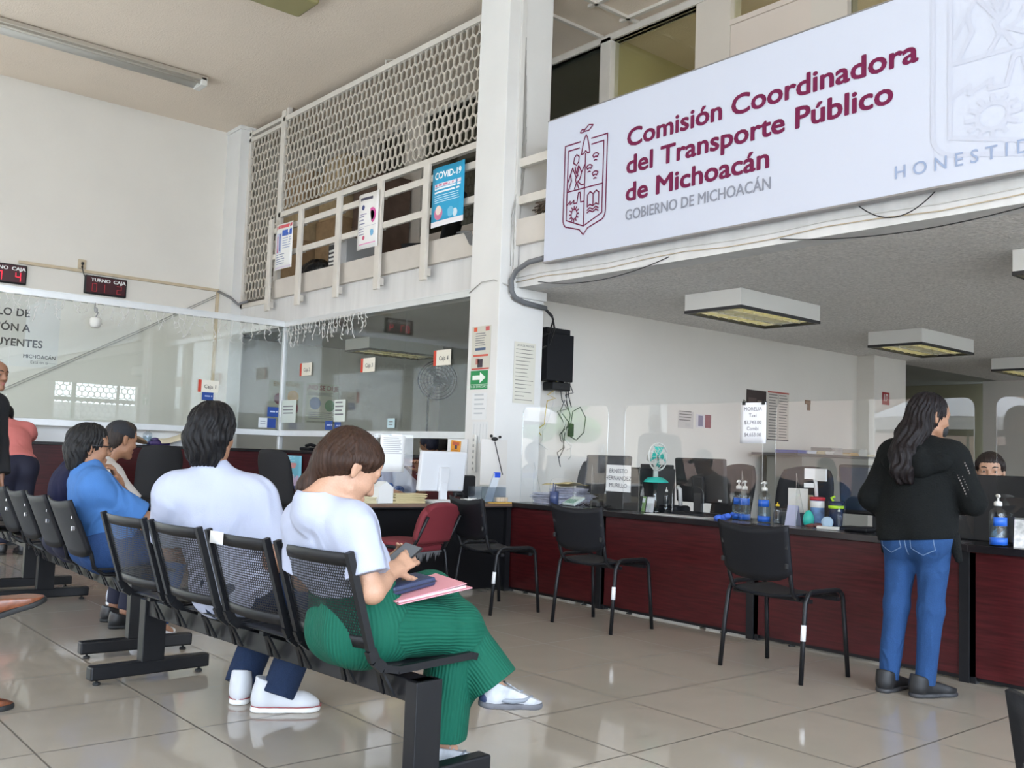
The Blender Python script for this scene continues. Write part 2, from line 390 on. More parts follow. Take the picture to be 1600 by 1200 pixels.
b = B(); b.bx(-60, 60, -60, 70, -.3, -.13); struct('ground', b, mat('pale_paving', (.50, .47, .42), .8, bump=.5, scale=8, var=.1))

# ---------------------------------------------------------------- what stands outside and shows in the reflections
b = B(); b.bx(-34, -24, -20, 30, -.13, 6.0); obj('street_building', b, mat('salmon_house_paint', (.55, .36, .28), .8, var=.1, scale=.6), label='salmon coloured building across the street, seen only in reflections', cat='building')
b = B(); b.bx(-19, 22, -34, -26, -.13, 2.9); obj('street_building', b, mat('pale_house_paint', (.60, .58, .54), .8, var=.1, scale=.6), label='pale building behind the camera, seen only in reflections', cat='building')
b = B(); b.bx(-30, 22, 36, 42, -.13, 6.0); obj('street_building', b, mat('tan_house_paint', (.48, .40, .31), .8, var=.1, scale=.6), label='tan building beyond the open side, seen only in reflections', cat='building')
for (px_, py_) in ((-3.4, 18.2), (-9, 9)):
    t = empty('parasol', (px_, py_, -.13), 0, 'white street parasol, seen only in the counter screen reflections' if py_ > 10 else 'white street parasol across the shopfront, seen only in reflections', 'parasol')
    b = B(); b.tube([(0, 0, 0), (0, 0, 3.0)], .03); b.lathe([(.3, 0), (.3, .1)], (0, 0, 0)); obj('pole', b, ALU, t)
    b = B(); b.lathe([(2.0, 2.05), (2.02, 2.3), (1.0, 2.75), (.05, 3.02), (.03, 3.0), (1.0, 2.70), (1.98, 2.27), (1.96, 2.05)], (0, 0, 0), 8, smooth=False); obj('canopy', b, mat('white_canvas', (.80, .74, .70), .7), t)
random.seed(5)
for tx, ty in ((-9, 22), (-12.5, 27), (-14, 3), (-6, 28)):
    t = empty('street_tree', (tx, ty, -.13), 0, 'green street tree outside at %s, seen only in reflections' % {22: 'the parasol', 27: 'the far corner', 3: 'the kerb', 28: 'the tan building'}[ty], 'tree')
    b = B(); b.tube([(0, 0, 0), (.1, 0, 1.5), (0, .1, 3)], [.18, .14, .1]); obj('trunk', b, mat('tree_bark', (.12, .08, .05), .9, bump=1, scale=20), t)
    b = B()
    for i in range(60):
        a = random.uniform(0, 6.28); e = random.uniform(-1, 1); r_ = random.uniform(.8, 1.9)
        b.ell((r_*math.cos(a), r_*math.sin(a), 3.6+1.5*e), (.55, .55, .42), n=8, k=5)
    obj('crown', b, mat('tree_leaves', (.12, .26, .05), .7, bump=2, scale=9, var=.5), t)

t = empty('rear_window', (8.32, -5.0, 1.65), 0, 'barred window with a green frame in the rear wall, seen only as a reflection in the left glass', 'window')
GRN = mat('green_window_frame', (.03, .22, .09), .5)
b = B(); b.bx(-1.07, 1.08, -.02, .02, 0, .05); b.bx(-1.07, 1.08, -.02, .02, 1.13, 1.18); b.bx(-.62, -.52, -.03, .03, 0, 1.18); b.bx(-1.07, .2, -.03, .03, .52, .62); obj('frame', b, GRN, t)
b = B(); b.bx(.55, .62, -.02, .02, 0, 1.18); b.bx(.2, 1.08, -.02, .02, .52, .62); obj('mullion', b, mat('grey_window_bar', (.3, .3, .3), .5), t)
b = B()
for i in range(9):
    for j in range(13):
        y = -1.0+.16*j+(.08 if i % 2 else 0); z = .05+.135*i; b.tube([(y+.085*math.sin(a*1.0472), 0, z+.085*math.cos(a*1.0472)) for a in range(6)], .008, 4, closed=True)
obj('grille', b, mat('grey_window_bar', (.3, .3, .3), .5), t)

v_, f_ = text_geo('Ficha tecnica', .13, 0); b = B(); b.add([(7.2+q[0]*.9, 6.915, 4.78+q[1]+.12*q[0]) for q in v_], f_); b.add([(7.2+q[0]*.7, 6.915, 4.5+q[1]*.6) for q in v_], f_)
obj('wall_scribble', b, mat('red_scribble', (.45, .20, .10), .8), label='faint red handwriting on the yellow wall behind the gallery window', cat='writing')
d_ = bpy.data.lights.new('gallery_room_fill', 'AREA'); d_.size = .8; d_.energy = 26; d_.color = (1, .95, .82)  # unseen light without a fitting, added to brighten the room behind the gallery windows
o_ = bpy.data.objects.new('gallery_room_fill', d_); COL.objects.link(o_); o_.location = (8.1, 4.6, 5.5)
# ---------------------------------------------------------------- shared looks
BLK = mat('black_powder_coat', (.0050, .0053, .0068), .45, var=.1, scale=30, spec=.35)
BLKP = mat('black_plastic', (.0065, .007, .0095), .55, bump=.15, scale=300, spec=.25)
RUB = mat('black_rubber', (.012, .012, .012), .7)
CHROME = mat('brushed_steel', (.55, .55, .56), .25, 1)
MAROON = mat('maroon_wood_laminate', (.050, .0058, .0070), .36, var=.4, scale=3.0, stretch=(1.5, 1.5, 22), detail=6, spec=.3)
DKTOP = mat('dark_worktop', (.012, .010, .011), .22, var=.2, scale=30)
CABLE = mat('black_cable', (.015, .015, .016), .5)
WCABLE = mat('white_cable', (.72, .71, .68), .5)
BEIGE = mat('beige_conduit', (.56, .46, .32), .5, var=.08, scale=10)
LAMPW = mat('lamp_housing_white', (.70, .69, .65), .45)
TUBE = mat('lit_tube', (1, .86, .30), .4, emit=2.6)
LOUV = mat('lamp_louvre', (.75, .75, .70), .25, .7)

# ---------------------------------------------------------------- gallery grille
def hexes(b, y0, y1, z0, z1, w, k, x, d, m, vs=1.33):
    r = w/math.sqrt(3); rp = 1.5*r*vs; row = 0; z = z0
    while z < z1+r:
        y = y0+(w/2 if row % 2 else 0)
        while y < y1+w/2:
            if y0+.01 <= y <= y1-.01 and z0+.01 <= z <= z1-.01:
                P = []
                for j in range(6):
                    a = math.pi/6+j*math.pi/3; ca, sa = math.cos(a), math.sin(a)
                    P.append(((y+r*ca, z+r*vs*sa), (y+k*r*ca, z+(k*vs+(1-k)*(vs-1)*.6)*r*sa)))
                cl = lambda p: (min(max(p[0], y0), y1), min(max(p[1], z0), z1))
                v = []
                for o, i in P:
                    o = cl(o); i = cl(i)
                    v += [(x-d/2, *o), (x+d/2, *o), (x-d/2, *i), (x+d/2, *i)]
                f = []
                for j in range(6):
                    q = 4*j; n = 4*((j+1) % 6)
                    f += [(q, n, n+2, q+2), (q+1, q+3, n+3, n+1), (q+2, n+2, n+3, q+3), (q, q+1, n+1, n)]
                b.add(v, f, m)
            y += w
        z += rp; row += 1
def grille(name, label, y0, y1, z0, z1, parts):
    t = empty(name, (5.66, y0, z0), 0, label, 'grille', 'hexagonal grilles of the gallery')
    b = B(); hexes(b, 0, y1-y0, 0, z1-z0, .102, .80, 0, .017, None); obj('lattice', b, LATT, t)
    b = B()
    for p in parts: b.bx(-.025, .03, p[0]-y0, p[1]-y0, p[2]-z0, p[3]-z0, .004)
    obj('frame', b, CREAM, t)
grille('mesh_grille', 'cream hexagonal metal grille above the gallery railing, beside the pillar', 7.12, 11.46, 4.16, 5.40, ((7.09, 11.5, 4.10, 4.17), (7.09, 11.5, 5.385, 5.45), (11.44, 11.55, 3.03, 5.54), (11.35, 11.42, 5.45, 5.55)))
grille('mesh_grille', 'cream full height hexagonal grille panel between the corner column and the railing', 11.55, 12.46, 3.05, 5.33, ((11.55, 12.5, 3.0, 3.06), (11.55, 12.5, 5.33, 5.38), (11.55, 12.5, 5.42, 5.47), (12.44, 12.5, 3.0, 5.5)))
b = B(); b.tube([(5.7, 9.15, 5.45), (5.7, 9.15, 5.545)], .012); b.tube([(5.7, 9.15, 5.54), (5.7, 8.8, 5.45)], .006); obj('hanger_bracket', b, CREAM, label='small bracket between the grille top rail and the ceiling', cat='bracket')

# ---------------------------------------------------------------- gallery railing
rl = empty('gallery_railing', (5.58, 7.1, 3.03), 0, 'cream metal railing with five posts along the gallery edge', 'railing')
for z in (3.90, 3.56):
    b = B(); b.bx(-.03, .005, 0, 4.42, z-3.03-.035, z-3.03+.035, .003); obj('rail', b, CREAM, rl)
for y in (11.46, 10.66, 9.735, 8.86, 7.99):
    b = B(); b.bx(-.065, -.03, y-7.1-.05, y-7.1+.05, 2.86-3.03, 4.05-3.03, .004)
    for z in (2.95, 3.56, 3.9): b.bx(-.04, .03, y-7.1-.02, y-7.1+.095, z-3.07, z-2.99, .003)
    obj('post', b, CREAM, rl)
# railing continues right of the pillar, mostly behind the sign
r2 = empty('gallery_railing', (5.645, 4.9, 3.03), 0, 'short cream rails between the pillar and the big sign', 'railing')
for z in (3.80, 3.45):
    b = B(); b.bx(-.03, .02, 0, 1.74, z-3.03-.04, z-3.03+.04, .003); obj('rail', b, CREAM, r2)

# posters tied on the railing
X_P = 5.505
paper('gallery_poster', 'white poster with red and blue headings hanging at the left end of the gallery railing', 'poster', fx(X_P, 11.25, 3.35), .45, .58, (238, 238, 236),
      [(.08, .9, .95, .97, (214, 90, 100)), (.42, .72, .95, .85, (60, 100, 190)), (.08, .36, .40, .80, (200, 205, 225)), (.12, .38, .20, .74, (190, 70, 110)), (.26, .40, .34, .78, (70, 100, 170))]
      + lines(5, .45, .95, .45, .66, (150, 165, 200)) + lines(5, .1, .62, .12, .32, (130, 140, 170)) + [(.05, .02, .95, .06, (210, 200, 215))], curl=.02, group='posters on the gallery railing')
paper('gallery_poster', 'white poster with a pink ring tied to the middle of the gallery railing', 'poster', fx(X_P, 9.26, 3.33), .42, .62, (240, 238, 236),
      [(.15, .88, .8, .93, (60, 60, 80)), (.1, .40, .9, .405, (170, 170, 190)), (.12, .08, .9, .10, (225, 150, 190)), (.15, .62, .45, .64, (160, 150, 180))] + lines(3, .1, .4, .45, .58, (150, 150, 175)) + lines(3, .1, .4, .26, .36, (150, 150, 175)),
      [], curl=.02, group='posters on the gallery railing', discs=((.68, .58, .21, (214, 90, 160)), (.68, .58, .13, (235, 215, 232)), (.3, .75, .07, (70, 80, 130)), (.35, .2, .06, (200, 90, 120)), (.72, .27, .09, (120, 180, 220))))
paper('gallery_poster', 'bright blue poster with a white heading tied beside the pillar', 'poster', fx(X_P, 7.85, 3.36), .53, .60, (38, 160, 205),
      [(.1, .66, .9, .72, (230, 225, 235)), (.13, .675, .87, .705, (205, 120, 150)), (0, 0, 1, .09, (235, 232, 235))] + lines(2, .1, .9, .56, .62, (235, 245, 250), .5, .1) + lines(4, .1, .9, .40, .51, (200, 232, 245), .3, .1),
      [('COVID-19', .5, .80, .095, (240, 248, 250), 'CENTER', .03)], curl=.02, group='posters on the gallery railing', discs=((.25, .22, .13, (205, 120, 150)), (.25, .27, .09, (235, 215, 205)), (.62, .2, .1, (110, 190, 225)), (.75, .17, .08, (215, 232, 240))))

# things stored on the gallery
CARD = mat('brown_cardboard', (.36, .235, .125), .8, var=.15, scale=12)
CARD2 = mat('tan_cardboard', (.47, .35, .20), .8, var=.15, scale=12)
DARKR = mat('dark_brown_box', (.12, .075, .055), .7, var=.2, scale=8)
def carton(x, y, z, sx, sy, sz, m, label, rz=0):
    t = empty('cardboard_box', (x, y, z), rz, label, 'box', 'boxes stored on the gallery')
    b = B(); b.bx(-sx/2, sx/2, -sy/2, sy/2, 0, sz-.012, .004); obj('body', b, m, t)
    b = B(); b.bx(-sx/2-.004, -.004, -sy/2-.004, sy/2+.004, sz-.012, sz, .002); b.bx(.004, sx/2+.004, -sy/2-.004, sy/2+.004, sz-.012, sz, .002); obj('flap', b, m, t)
carton(6.4, 12.15, 2.95, .6, .7, 1.0, CARD, 'large brown carton at the bottom of the tall stack behind the left grille')
carton(6.4, 12.15, 3.95, .6, .7, .55, CARD2, 'tan carton second in the tall stack behind the left grille')
carton(6.4, 12.15, 4.50, .5, .6, .45, CARD, 'brown carton on top of the tall stack behind the left grille')
carton(6.62, 11.42, 2.95, .6, .62, 1.25, CARD, 'tall brown carton behind the grille post')
carton(6.62, 11.42, 4.20, .55, .6, .50, CARD2, 'tan carton on the tall one behind the grille post')
carton(6.62, 11.40, 4.70, .5, .55, .36, CARD2, 'topmost tan carton seen through the grille')
carton(6.70, 10.70, 2.95, .5, .6, 1.1, DARKR, 'dark brown box behind the rubbish bag on the gallery')
carton(6.70, 10.70, 4.05, .5, .6, .62, DARKR, 'dark brown box high up seen through the grille')
carton(6.75, 7.35, 2.95, .35, .4, 1.0, CARD, 'brown carton near the pillar behind the blue poster')
b = B()
for i in range(46):
    a = random.uniform(0, 6.283); e = random.uniform(0, 1.35)
    b.ell((.16*math.cos(a)*math.cos(e), .28*math.sin(a)*math.cos(e), .22+.26*math.sin(e)), (.10, .15, .12), n=9, k=6)
obj('rubbish_bag', b, mat('black_bin_bag', (.014, .014, .015), .25, bump=1.5, scale=30), loc=(5.97, 11.0, 2.95), label='crumpled black rubbish bag on the gallery behind the railing', cat='bag')
t = empty('computer_tower', (5.98, 10.12, 2.95), 0, 'old grey computer tower standing on the gallery behind the railing', 'computer')
b = B(); b.bx(-.2, .2, -.16, .26, 0, .70, .01); obj('case', b, mat('grey_computer_case', (.42, .43, .44), .5), t)
b = B(); b.bx(-.215, -.2, .05, .24, .06, .64, .005); obj('front_bezel', b, mat('dark_bezel', (.06, .06, .065), .4), t)
b = B()
for k in range(6): b.bx(-.222, -.214, .08, .21, 0.30+.05*k, .325+.05*k)
obj('drive_slot', b, LAMPW, t)

# ---------------------------------------------------------------- big sign
SGX = 5.523
sg = empty('government_sign', (SGX, 6.165, 2.805), 0, 'large white sign of the transport commission with maroon lettering on the gallery front', 'sign')
SY0, SW, SH = 6.165, 7.2, 1.24
b = B(); b.bx(0, .06, -SW, 0, 0, SH, .004); obj('panel', b, mat('white_sign_vinyl', (.585, .62, .725), .5, spec=.3), sg)
b = B(); b.bx(-.004, .064, -SW, 0, -.012, 0); b.bx(-.002, .064, -SW, 0, SH, SH+.008); obj('edge_trim', b, mat('sign_edge', (.32, .31, .31), .4, .6), sg)
MAR = mat('maroon_print', rgb(112, 30, 70), .5, spec=.2); GRYP = mat('grey_print', rgb(138, 142, 156), .5); BLUP = mat('pale_blue_print', rgb(150, 165, 195), .5); GHOST = mat('ghost_print', (.545, .575, .68), .5)
def sgtext(name, s, y, z, size, m, bold=.0, sp=1.0, width=None):
    v, f = text_geo(s, size, 0, 'LEFT', sp)
    xs = [q[0] for q in v]; x0, x1 = min(xs), max(xs)
    k = (width/(x1-x0)) if width else 1
    b = B()
    for i, (ox, oz) in enumerate(((0, 0), (1, 0), (-1, 0), (0, 1), (0, -1), (.7, .7), (-.7, .7), (.7, -.7), (-.7, -.7)) if bold else ((0, 0),)):
        b.add([(-.003-.00012*i, -((q[0]-x0)*k+(SY0-y)+ox*bold), q[1]+oz*bold*.8+z-2.805) for q in v], f)
    return obj(name, b, m, sg)
sgtext('lettering', 'Comisión Coordinadora', 5.205, 3.607, .205, MAR, .0065, 1, 2.39)
sgtext('lettering', 'del Transporte Público', 5.205, 3.388, .205, MAR, .0065, 1, 2.23)
sgtext('lettering', 'de Michoacán', 5.205, 3.166, .205, MAR, .0065, 1, 1.33)
sgtext('lettering', 'GOBIERNO DE MICHOACÁN', 5.205, 3.012, .120, GRYP, .002, 1, 1.35)
sgtext('motto', 'HONESTIDAD Y TRABAJO', 2.955, 2.900, .115, BLUP, .001, 1.6)
# crest: line drawing, coordinates measured on the sign, (u right, v up) in a 686x1200 frame
def crest(name, m, u0, v0, su, sv, r, flat_=-.004):
    b = B(); cnt = [0]
    def L(pts, closed=False):
        n = len(pts)
        for i in range(n if closed else n-1):
            a, c = pts[i], pts[(i+1) % n]
            ax, az, cx, cz = u0+a[0]*su, v0+a[1]*sv, u0+c[0]*su, v0+c[1]*sv
            dx, dz = cx-ax, cz-az; l = math.hypot(dx, dz) or 1e-6; nx, nz = -dz/l*r, dx/l*r; ex, ez = dx/l*r*.6, dz/l*r*.6
            cnt[0] += 1
            b.add([(flat_-cnt[0]*8e-6, -(p-0), q) for p, q in ((ax-nx-ex, az-nz-ez), (cx-nx+ex, cz-nz+ez), (cx+nx+ex, cz+nz+ez), (ax+nx-ex, az+nz-ez))], [(0, 1, 2, 3)])
    def arc(cx, cy, rx, ry, a0, a1, n=12): return [(cx+rx*math.cos(a0+(a1-a0)*i/n), cy+ry*math.sin(a0+(a1-a0)*i/n)) for i in range(n+1)]
    # shield: outer and inner outline, frame 0..1 by 0..1.55
    L([(.37, 1.42), (0, 1.42), (0, .30)] + arc(.12, .30, .12, .14, math.pi, 1.5*math.pi, 6)[1:] + [(.40, .09), (.5, 0), (.6, .09), (.88, .16)] + arc(.88, .30, .12, .14, -.5*math.pi, 0, 6)[1:] + [(1, 1.42), (.63, 1.42)])
    L([(.35, 1.33), (.08, 1.33), (.08, .27), (.5, .13), (.92, .27), (.92, 1.33), (.64, 1.33)])
    L([(.5, 1.22), (.5, .13)]); L([(.08, .70), (.92, .70)])
    L(arc(.5, 1.24, .10, .05, math.pi*1.1, math.pi*.5, 6)[:1] + [(.40, 1.22), (.43, 1.35), (.47, 1.46), (.5, 1.5), (.53, 1.46), (.57, 1.35), (.60, 1.22), (.55, 1.22), (.5, 1.26), (.45, 1.22), (.40, 1.22)])
    L([(.36, 1.56), (.40, 1.60), (.46, 1.58), (.56, 1.64), (.66, 1.62), (.56, 1.555), (.46, 1.56), (.40, 1.55), (.36, 1.56)], False)
    for cx, cy in ((.74, 1.13), (.60, .98), (.74, .86)):
        L(arc(cx, cy-.06, .10, .11, .85, 2.29, 6) + arc(cx, cy-.06, .055, .06, 2.29, .85, 5), True); L(arc(cx, cy-.1, .05, .05, .9, 2.2, 4))
    for pts in ([(.22, 1.12), (.24, 1.2), (.29, 1.24), (.35, 1.2), (.34, 1.12), (.29, 1.08), (.22, 1.12)], [(.2, 1.05), (.14, .93), (.1, .85)], [(.2, 1.05), (.26, .95), (.30, .88), (.36, 1.05)], [(.36, 1.05), (.42, .95), (.38, .85), (.30, .80), (.28, .87), (.34, .92)], [(.42, .95), (.5, 1.06)], [(.16, .95), (.18, .86), (.12, .72)], [(.30, .80), (.26, .72)], [(.32, .80), (.36, .72)], [(.34, .82), (.42, .76), (.5, .76)], [(.26, 1.06), (.29, .95), (.34, 1.06)]): L(pts)
    L([(.09, .50), (.17, .55), (.17, .50), (.26, .55), (.26, .50), (.33, .50), (.36, .65), (.40, .65), (.42, .50), (.5, .50)])
    L(arc(.27, .34, .07, .075, 0, 2*math.pi, 16))
    for k in range(12):
        a = k*math.pi/6; L([(.27+.085*math.cos(a), .34+.09*math.sin(a)), (.27+.115*math.cos(a), .34+.12*math.sin(a))])
    L([(.58, .40), (.58, .58), (.64, .62), (.71, .58), (.78, .62), (.84, .58), (.84, .40), (.78, .43), (.71, .40), (.64, .43), (.58, .40)]); L([(.71, .58), (.71, .40)])
    L([(.58, .35), (.64, .38), (.71, .35), (.78, .38), (.84, .35)]); L([(.58, .31), (.64, .34), (.71, .31), (.78, .34), (.84, .31)])
    return obj(name, b, m, sg)
crest('crest', MAR, 6.165-5.93, .165, .50, .565, .0055)
crest('faded_crest', GHOST, 6.165-2.72, .0, 1.3, 1.02, .014, -.0025)

# ---------------------------------------------------------------- lamps
def troffer(x, y, z, label, lit=True, rz=0, grp='ceiling light boxes'):
    t = empty('ceiling_light', (x, y, z), rz, label, 'lamp', grp)
    L_, W_, H_ = 1.23, .62, .15
    b = B()
    for a in ((-L_/2, -L_/2+.02, -W_/2, W_/2), (L_/2-.02, L_/2, -W_/2, W_/2), (-L_/2+.02, L_/2-.02, -W_/2, -W_/2+.02), (-L_/2+.02, L_/2-.02, W_/2-.02, W_/2)): b.bx(*a, -H_, 0)
    b.bx(-L_/2+.02, L_/2-.02, -W_/2+.02, W_/2-.02, -.03, 0); obj('housing', b, LAMPW, t)
    b = B()
    for a in ((-L_/2-.004, L_/2+.004, -W_/2-.004, -W_/2+.02), (-L_/2-.004, L_/2+.004, W_/2-.02, W_/2+.004), (-L_/2-.004, -L_/2+.02, -W_/2+.02, W_/2-.02), (L_/2-.02, L_/2+.004, -W_/2+.02, W_/2-.02)): b.bx(*a, -H_-.028, -H_)
    obj('dark_rim', b, mat('dark_lamp_rim', (.02, .02, .022), .4), t)
    b = B()
    for k in range(1, 8): b.bx(-L_/2+L_*k/8-.006, -L_/2+L_*k/8+.006, -W_/2+.02, W_/2-.02, -H_-.01, -H_+.05)
    for k in range(1, 3): b.bx(-L_/2+.02, L_/2-.02, -W_/2+W_*k/3-.008, -W_/2+W_*k/3+.008, -H_-.012, -H_+.055)
    obj('louvre', b, LOUV, t)
    for k in (0, 2):
        b = B(); b.tube([(-L_/2+.04, -W_/2+W_*(k+.5)/3, -.075), (L_/2-.04, -W_/2+W_*(k+.5)/3, -.075)], .016, 10)
        obj('tube', b, TUBE if lit else LAMPW, t)
    return t
troffer(7.47, 5.38, 2.65, 'lit ceiling light box nearest the pillar, under the popcorn ceiling')
troffer(10.6, 5.34, 2.65, 'lit ceiling light box second from the pillar, under the popcorn ceiling')
troffer(13.75, 5.35, 2.65, 'lit ceiling light box deepest in the office, under the popcorn ceiling')
troffer(7.42, 2.48, 2.65, 'ceiling light box cut off by the right edge of the photo under the sign')
troffer(7.5, 11.45, 2.655, 'lit ceiling light box inside the cashier room behind the glass')
t = empty('batten_light', (3.2, 11.18, 5.545), 0, 'long slim fluorescent batten on the high ceiling', 'lamp')
b = B(); b.bx(-3.0, 1.24, -.06, .06, -.06, 0, .01); obj('channel', b, mat('old_lamp_metal', (.50, .46, .40), .3, .5), t)
b = B(); b.sheet(lambda u, v: (-3.0+4.24*u, .02+.15*v, -.05-.05*v), 1, 2, .004); obj('reflector', b, LAMPW, t)
b = B(); b.tube([(-2.9, -.02, -.085), (1.16, -.02, -.085)], .016, 8); obj('tube', b, mat('unlit_tube', (.55, .52, .46), .3), t)
b = B(); b.bx(1.16, 1.24, -.06, .18, -.12, -.02, .008); obj('end_cap', b, LAMPW, t)
t = empty('ceiling_lamp', (4.18, 8.5, 5.55), 0, 'square olive ceiling lamp cut off by the top edge of the photo', 'lamp')
b = B(); b.bx(-.55, .2, -.22, .22, -.10, 0, .03); obj('shade', b, mat('olive_lamp_shade', (.30, .27, .12), .4), t)
b = B(); b.bx(-.57, .22, -.24, .24, -.02, 0, .004); obj('base', b, LAMPW, t)

# ---------------------------------------------------------------- cashier glass screens
def pane_run(name, label, M, posts, joints, L_, parts=True):
    t = empty(name, (0, 0, 0)); t['kind'] = 'structure'; t.matrix_world = M
    b = B(); b.bx(0, L_, -.03, .03, 2.635, 2.70, .004); b.bx(0, L_, -.012, .012, 2.70, 2.715); obj('top_rail', b, ALU, t)
    b = B(); b.bx(0, L_, -.03, .03, 1.265, 1.335, .004); obj('bottom_rail', b, ALU, t)
    for p in posts: b = B(); b.bx(p-.028, p+.028, -.028, .028, 1.10, 2.70, .004); obj('mullion', b, ALU, t)
    e = sorted(joints)
    for i in range(len(e)-1): b = B(); b.bx(e[i]+.003, e[i+1]-.003, -.004, .004, 1.335, 2.635); obj('pane', b, GLASS, t)
    return t
pane_run('window_5', '', Matrix.Translation((1.3, 11.135, 0)), (.02,), (0.03, 1.2, 2.65, 4.32), 4.32)
M2 = Matrix(((0, 1, 0, 5.65), (-1, 0, 0, 11.16), (0, 0, 1, 0), (0, 0, 0, 1)))
pane_run('window_6', '', M2, (0.02,), (.05, 1.4, 2.73, 4.06), 4.06)

# ---------------------------------------------------------------- counters
def counter_x(name, label, x0, x1, y0, y1, h, front, posts=(), grp=None):
    t = empty(name, ((x0+x1)/2, (y0+y1)/2, 0), 0, label, 'counter', grp)
    cx, cy = (x0+x1)/2, (y0+y1)/2
    return t, cx, cy
t = empty('cashier_counter', (3.45, 11.3, 0), 0, 'high maroon cashier counter under the left glass screen', 'counter')
b = B(); b.bx(-2.1, 2.15, -.15, -.13, .04, 1.06); obj('front_panel', b, MAROON, t)
b = B(); b.bx(-2.15, 2.2, -.17, .35, 1.06, 1.095, .004); obj('top', b, DKTOP, t)
b = B(); b.bx(-2.1, 2.15, -.13, .30, .0, .04); b.bx(2.1, 2.17, -.165, -.10, 0, 1.06); obj('plinth', b, BLK, t)
b = B(); b.bx(-2.1, 1.6, -.03, .0, 1.095, 1.27); obj('white_upstand', b, mat('white_board', (.74, .74, .73), .5), t)
t = empty('cashier_counter', (5.72, 9.2, 0), 0, 'high maroon cashier counter running from the glass corner to the pillar', 'counter')
b = B(); b.bx(-.10, -.08, -2.1, 1.93, .04, 1.06); obj('front_panel', b, MAROON, t)
b = B(); b.bx(-.12, .40, -2.1, 1.93, 1.06, 1.095, .004); obj('top', b, DKTOP, t)
b = B(); b.bx(-.08, .3, -2.1, 1.9, 0, .04); b.bx(-.115, -.06, 1.86, 1.93, 0, 1.06); obj('plinth', b, BLK, t)

WOODT = mat('brown_desk_top', (.16, .10, .07), .28, var=.2, scale=6, stretch=(1, 8, 1))
t = empty('black_desk', (4.42, 6.45, 0), 0, 'black desk with a brown top standing in front of the pillar', 'desk')
b = B(); b.bx(-.85, .88, -.20, -.18, .03, .70); obj('front_panel', b, mat('black_panel', (.0035, .0035, .0045), .6, spec=.2), t)
b = B(); b.bx(-.88, .88, -.27, .20, .70, .712, .002); b.bx(-.88, .88, -.268, .198, .70, .725, .004); obj('top', b, WOODT, t)
b = B(); b.bx(-.885, .885, -.275, .2, .69, .70); b.bx(.83, .88, -.24, .18, 0, .69); b.bx(-.88, -.83, -.24, .18, 0, .69); obj('side_panel', b, BLK, t)
b = B(); b.lathe([(.011, 0), (.012, .008)], (0, 0, 0), 12, None, Matrix.Translation((.62, -.20, .36)) @ Matrix.Rotation(math.pi/2, 4, 'X')); obj('lock', b, CHROME, t)
sec = ((5.15, 6.25, 'maroon front counter section beside the black desk'), (3.78, 5.15, 'maroon front counter section behind the second black chair'), (2.40, 3.78, 'maroon front counter section behind the third chair and the standing woman'), (.2, 2.40, 'maroon front counter section at the right edge of the photo'))
for y0, y1, lb in sec:
    t = empty('front_counter', (5.31, (y0+y1)/2, 0), 0, lb, 'counter', 'sections of the front counter'); h = (y1-y0)/2
    b = B(); b.bx(0, .02, -h+.05, h-.0, .035, .695); obj('front_panel', b, MAROON, t)
    b = B(); b.bx(-.03, .62, -h, h, .695, .735, .003); obj('top', b, DKTOP, t)
    b = B(); b.bx(-.012, .05, -h, -h+.055, .0, .735, .002); obj('post', b, BLK, t)
    b = B(); b.bx(0, .05, h-.03, h, 0, .69); obj('post', b, BLK, t)
    b = B(); b.bx(.02, .04, -h, h, .012, .035); obj('plinth', b, BLK, t)
    for s_ in (-.62*h, .62*h):
        b = B(); b.lathe([(.022, 0), (.022, .006), (.012, .01), (.01, .036)], (.03, s_, 0), 12); obj('levelling_foot', b, RUB, t)

# ---------------------------------------------------------------- clear screens on the front counter
def acrylic(y1, y0, label):
    t = empty('counter_screen', (5.40, (y0+y1)/2, .735), 0, label, 'screen', 'clear acrylic screens on the front counter'); h = (y1-y0)/2
    H_ = .80; r = .05; P = [(-h, 0)]
    hole = [(-.14, 0)]+[(-.14+.06*(1-math.cos(a)), .16+.06*math.sin(a)) for a in (0, .5, 1.0, 1.57)]+[(.14-.06*(1-math.cos(a)), .16+.06*math.sin(a)) for a in (1.57, 1.0, .5, 0)]+[(.14, 0)]
    P += hole+[(h, 0)]+[(h-r+r*math.cos(a), H_-r+r*math.sin(a)) for a in (0, .4, .8, 1.2, 1.57)]+[(-h+r+r*math.cos(a), H_-r+r*math.sin(a)) for a in (1.57, 1.95, 2.35, 2.75, 3.14)]
    b = B(); b.prism(P, .005, ACRYL, Matrix(((0, 0, 1, 0), (1, 0, 0, 0), (0, 1, 0, 0), (0, 0, 0, 1)))); b.slot(AEDGE); b.mi = [0, 0]+[1]*(len(b.f)-2); obj('panel', b, None, t)
    for s_ in (-h+.16, h-.16):
        b = B(); b.prism([(0.004, 0), (.12, 0), (.004, .34)], .005, ACRYL, Matrix(((1, 0, 0, 0), (0, 0, 1, s_), (0, 1, 0, 0), (0, 0, 0, 1)))); b.slot(AEDGE); b.mi = [0, 0, 1, 1, 1]
        obj('support_fin', b, None, t)
acrylic(6.22, 5.215, 'clear acrylic counter screen next to the pillar')
acrylic(5.04, 3.80, 'clear acrylic counter screen behind the second black chair')
acrylic(3.70, 2.42, 'clear acrylic counter screen in front of the standing woman')
acrylic(2.30, 1.0, 'clear acrylic counter screen cut off by the right edge of the photo')
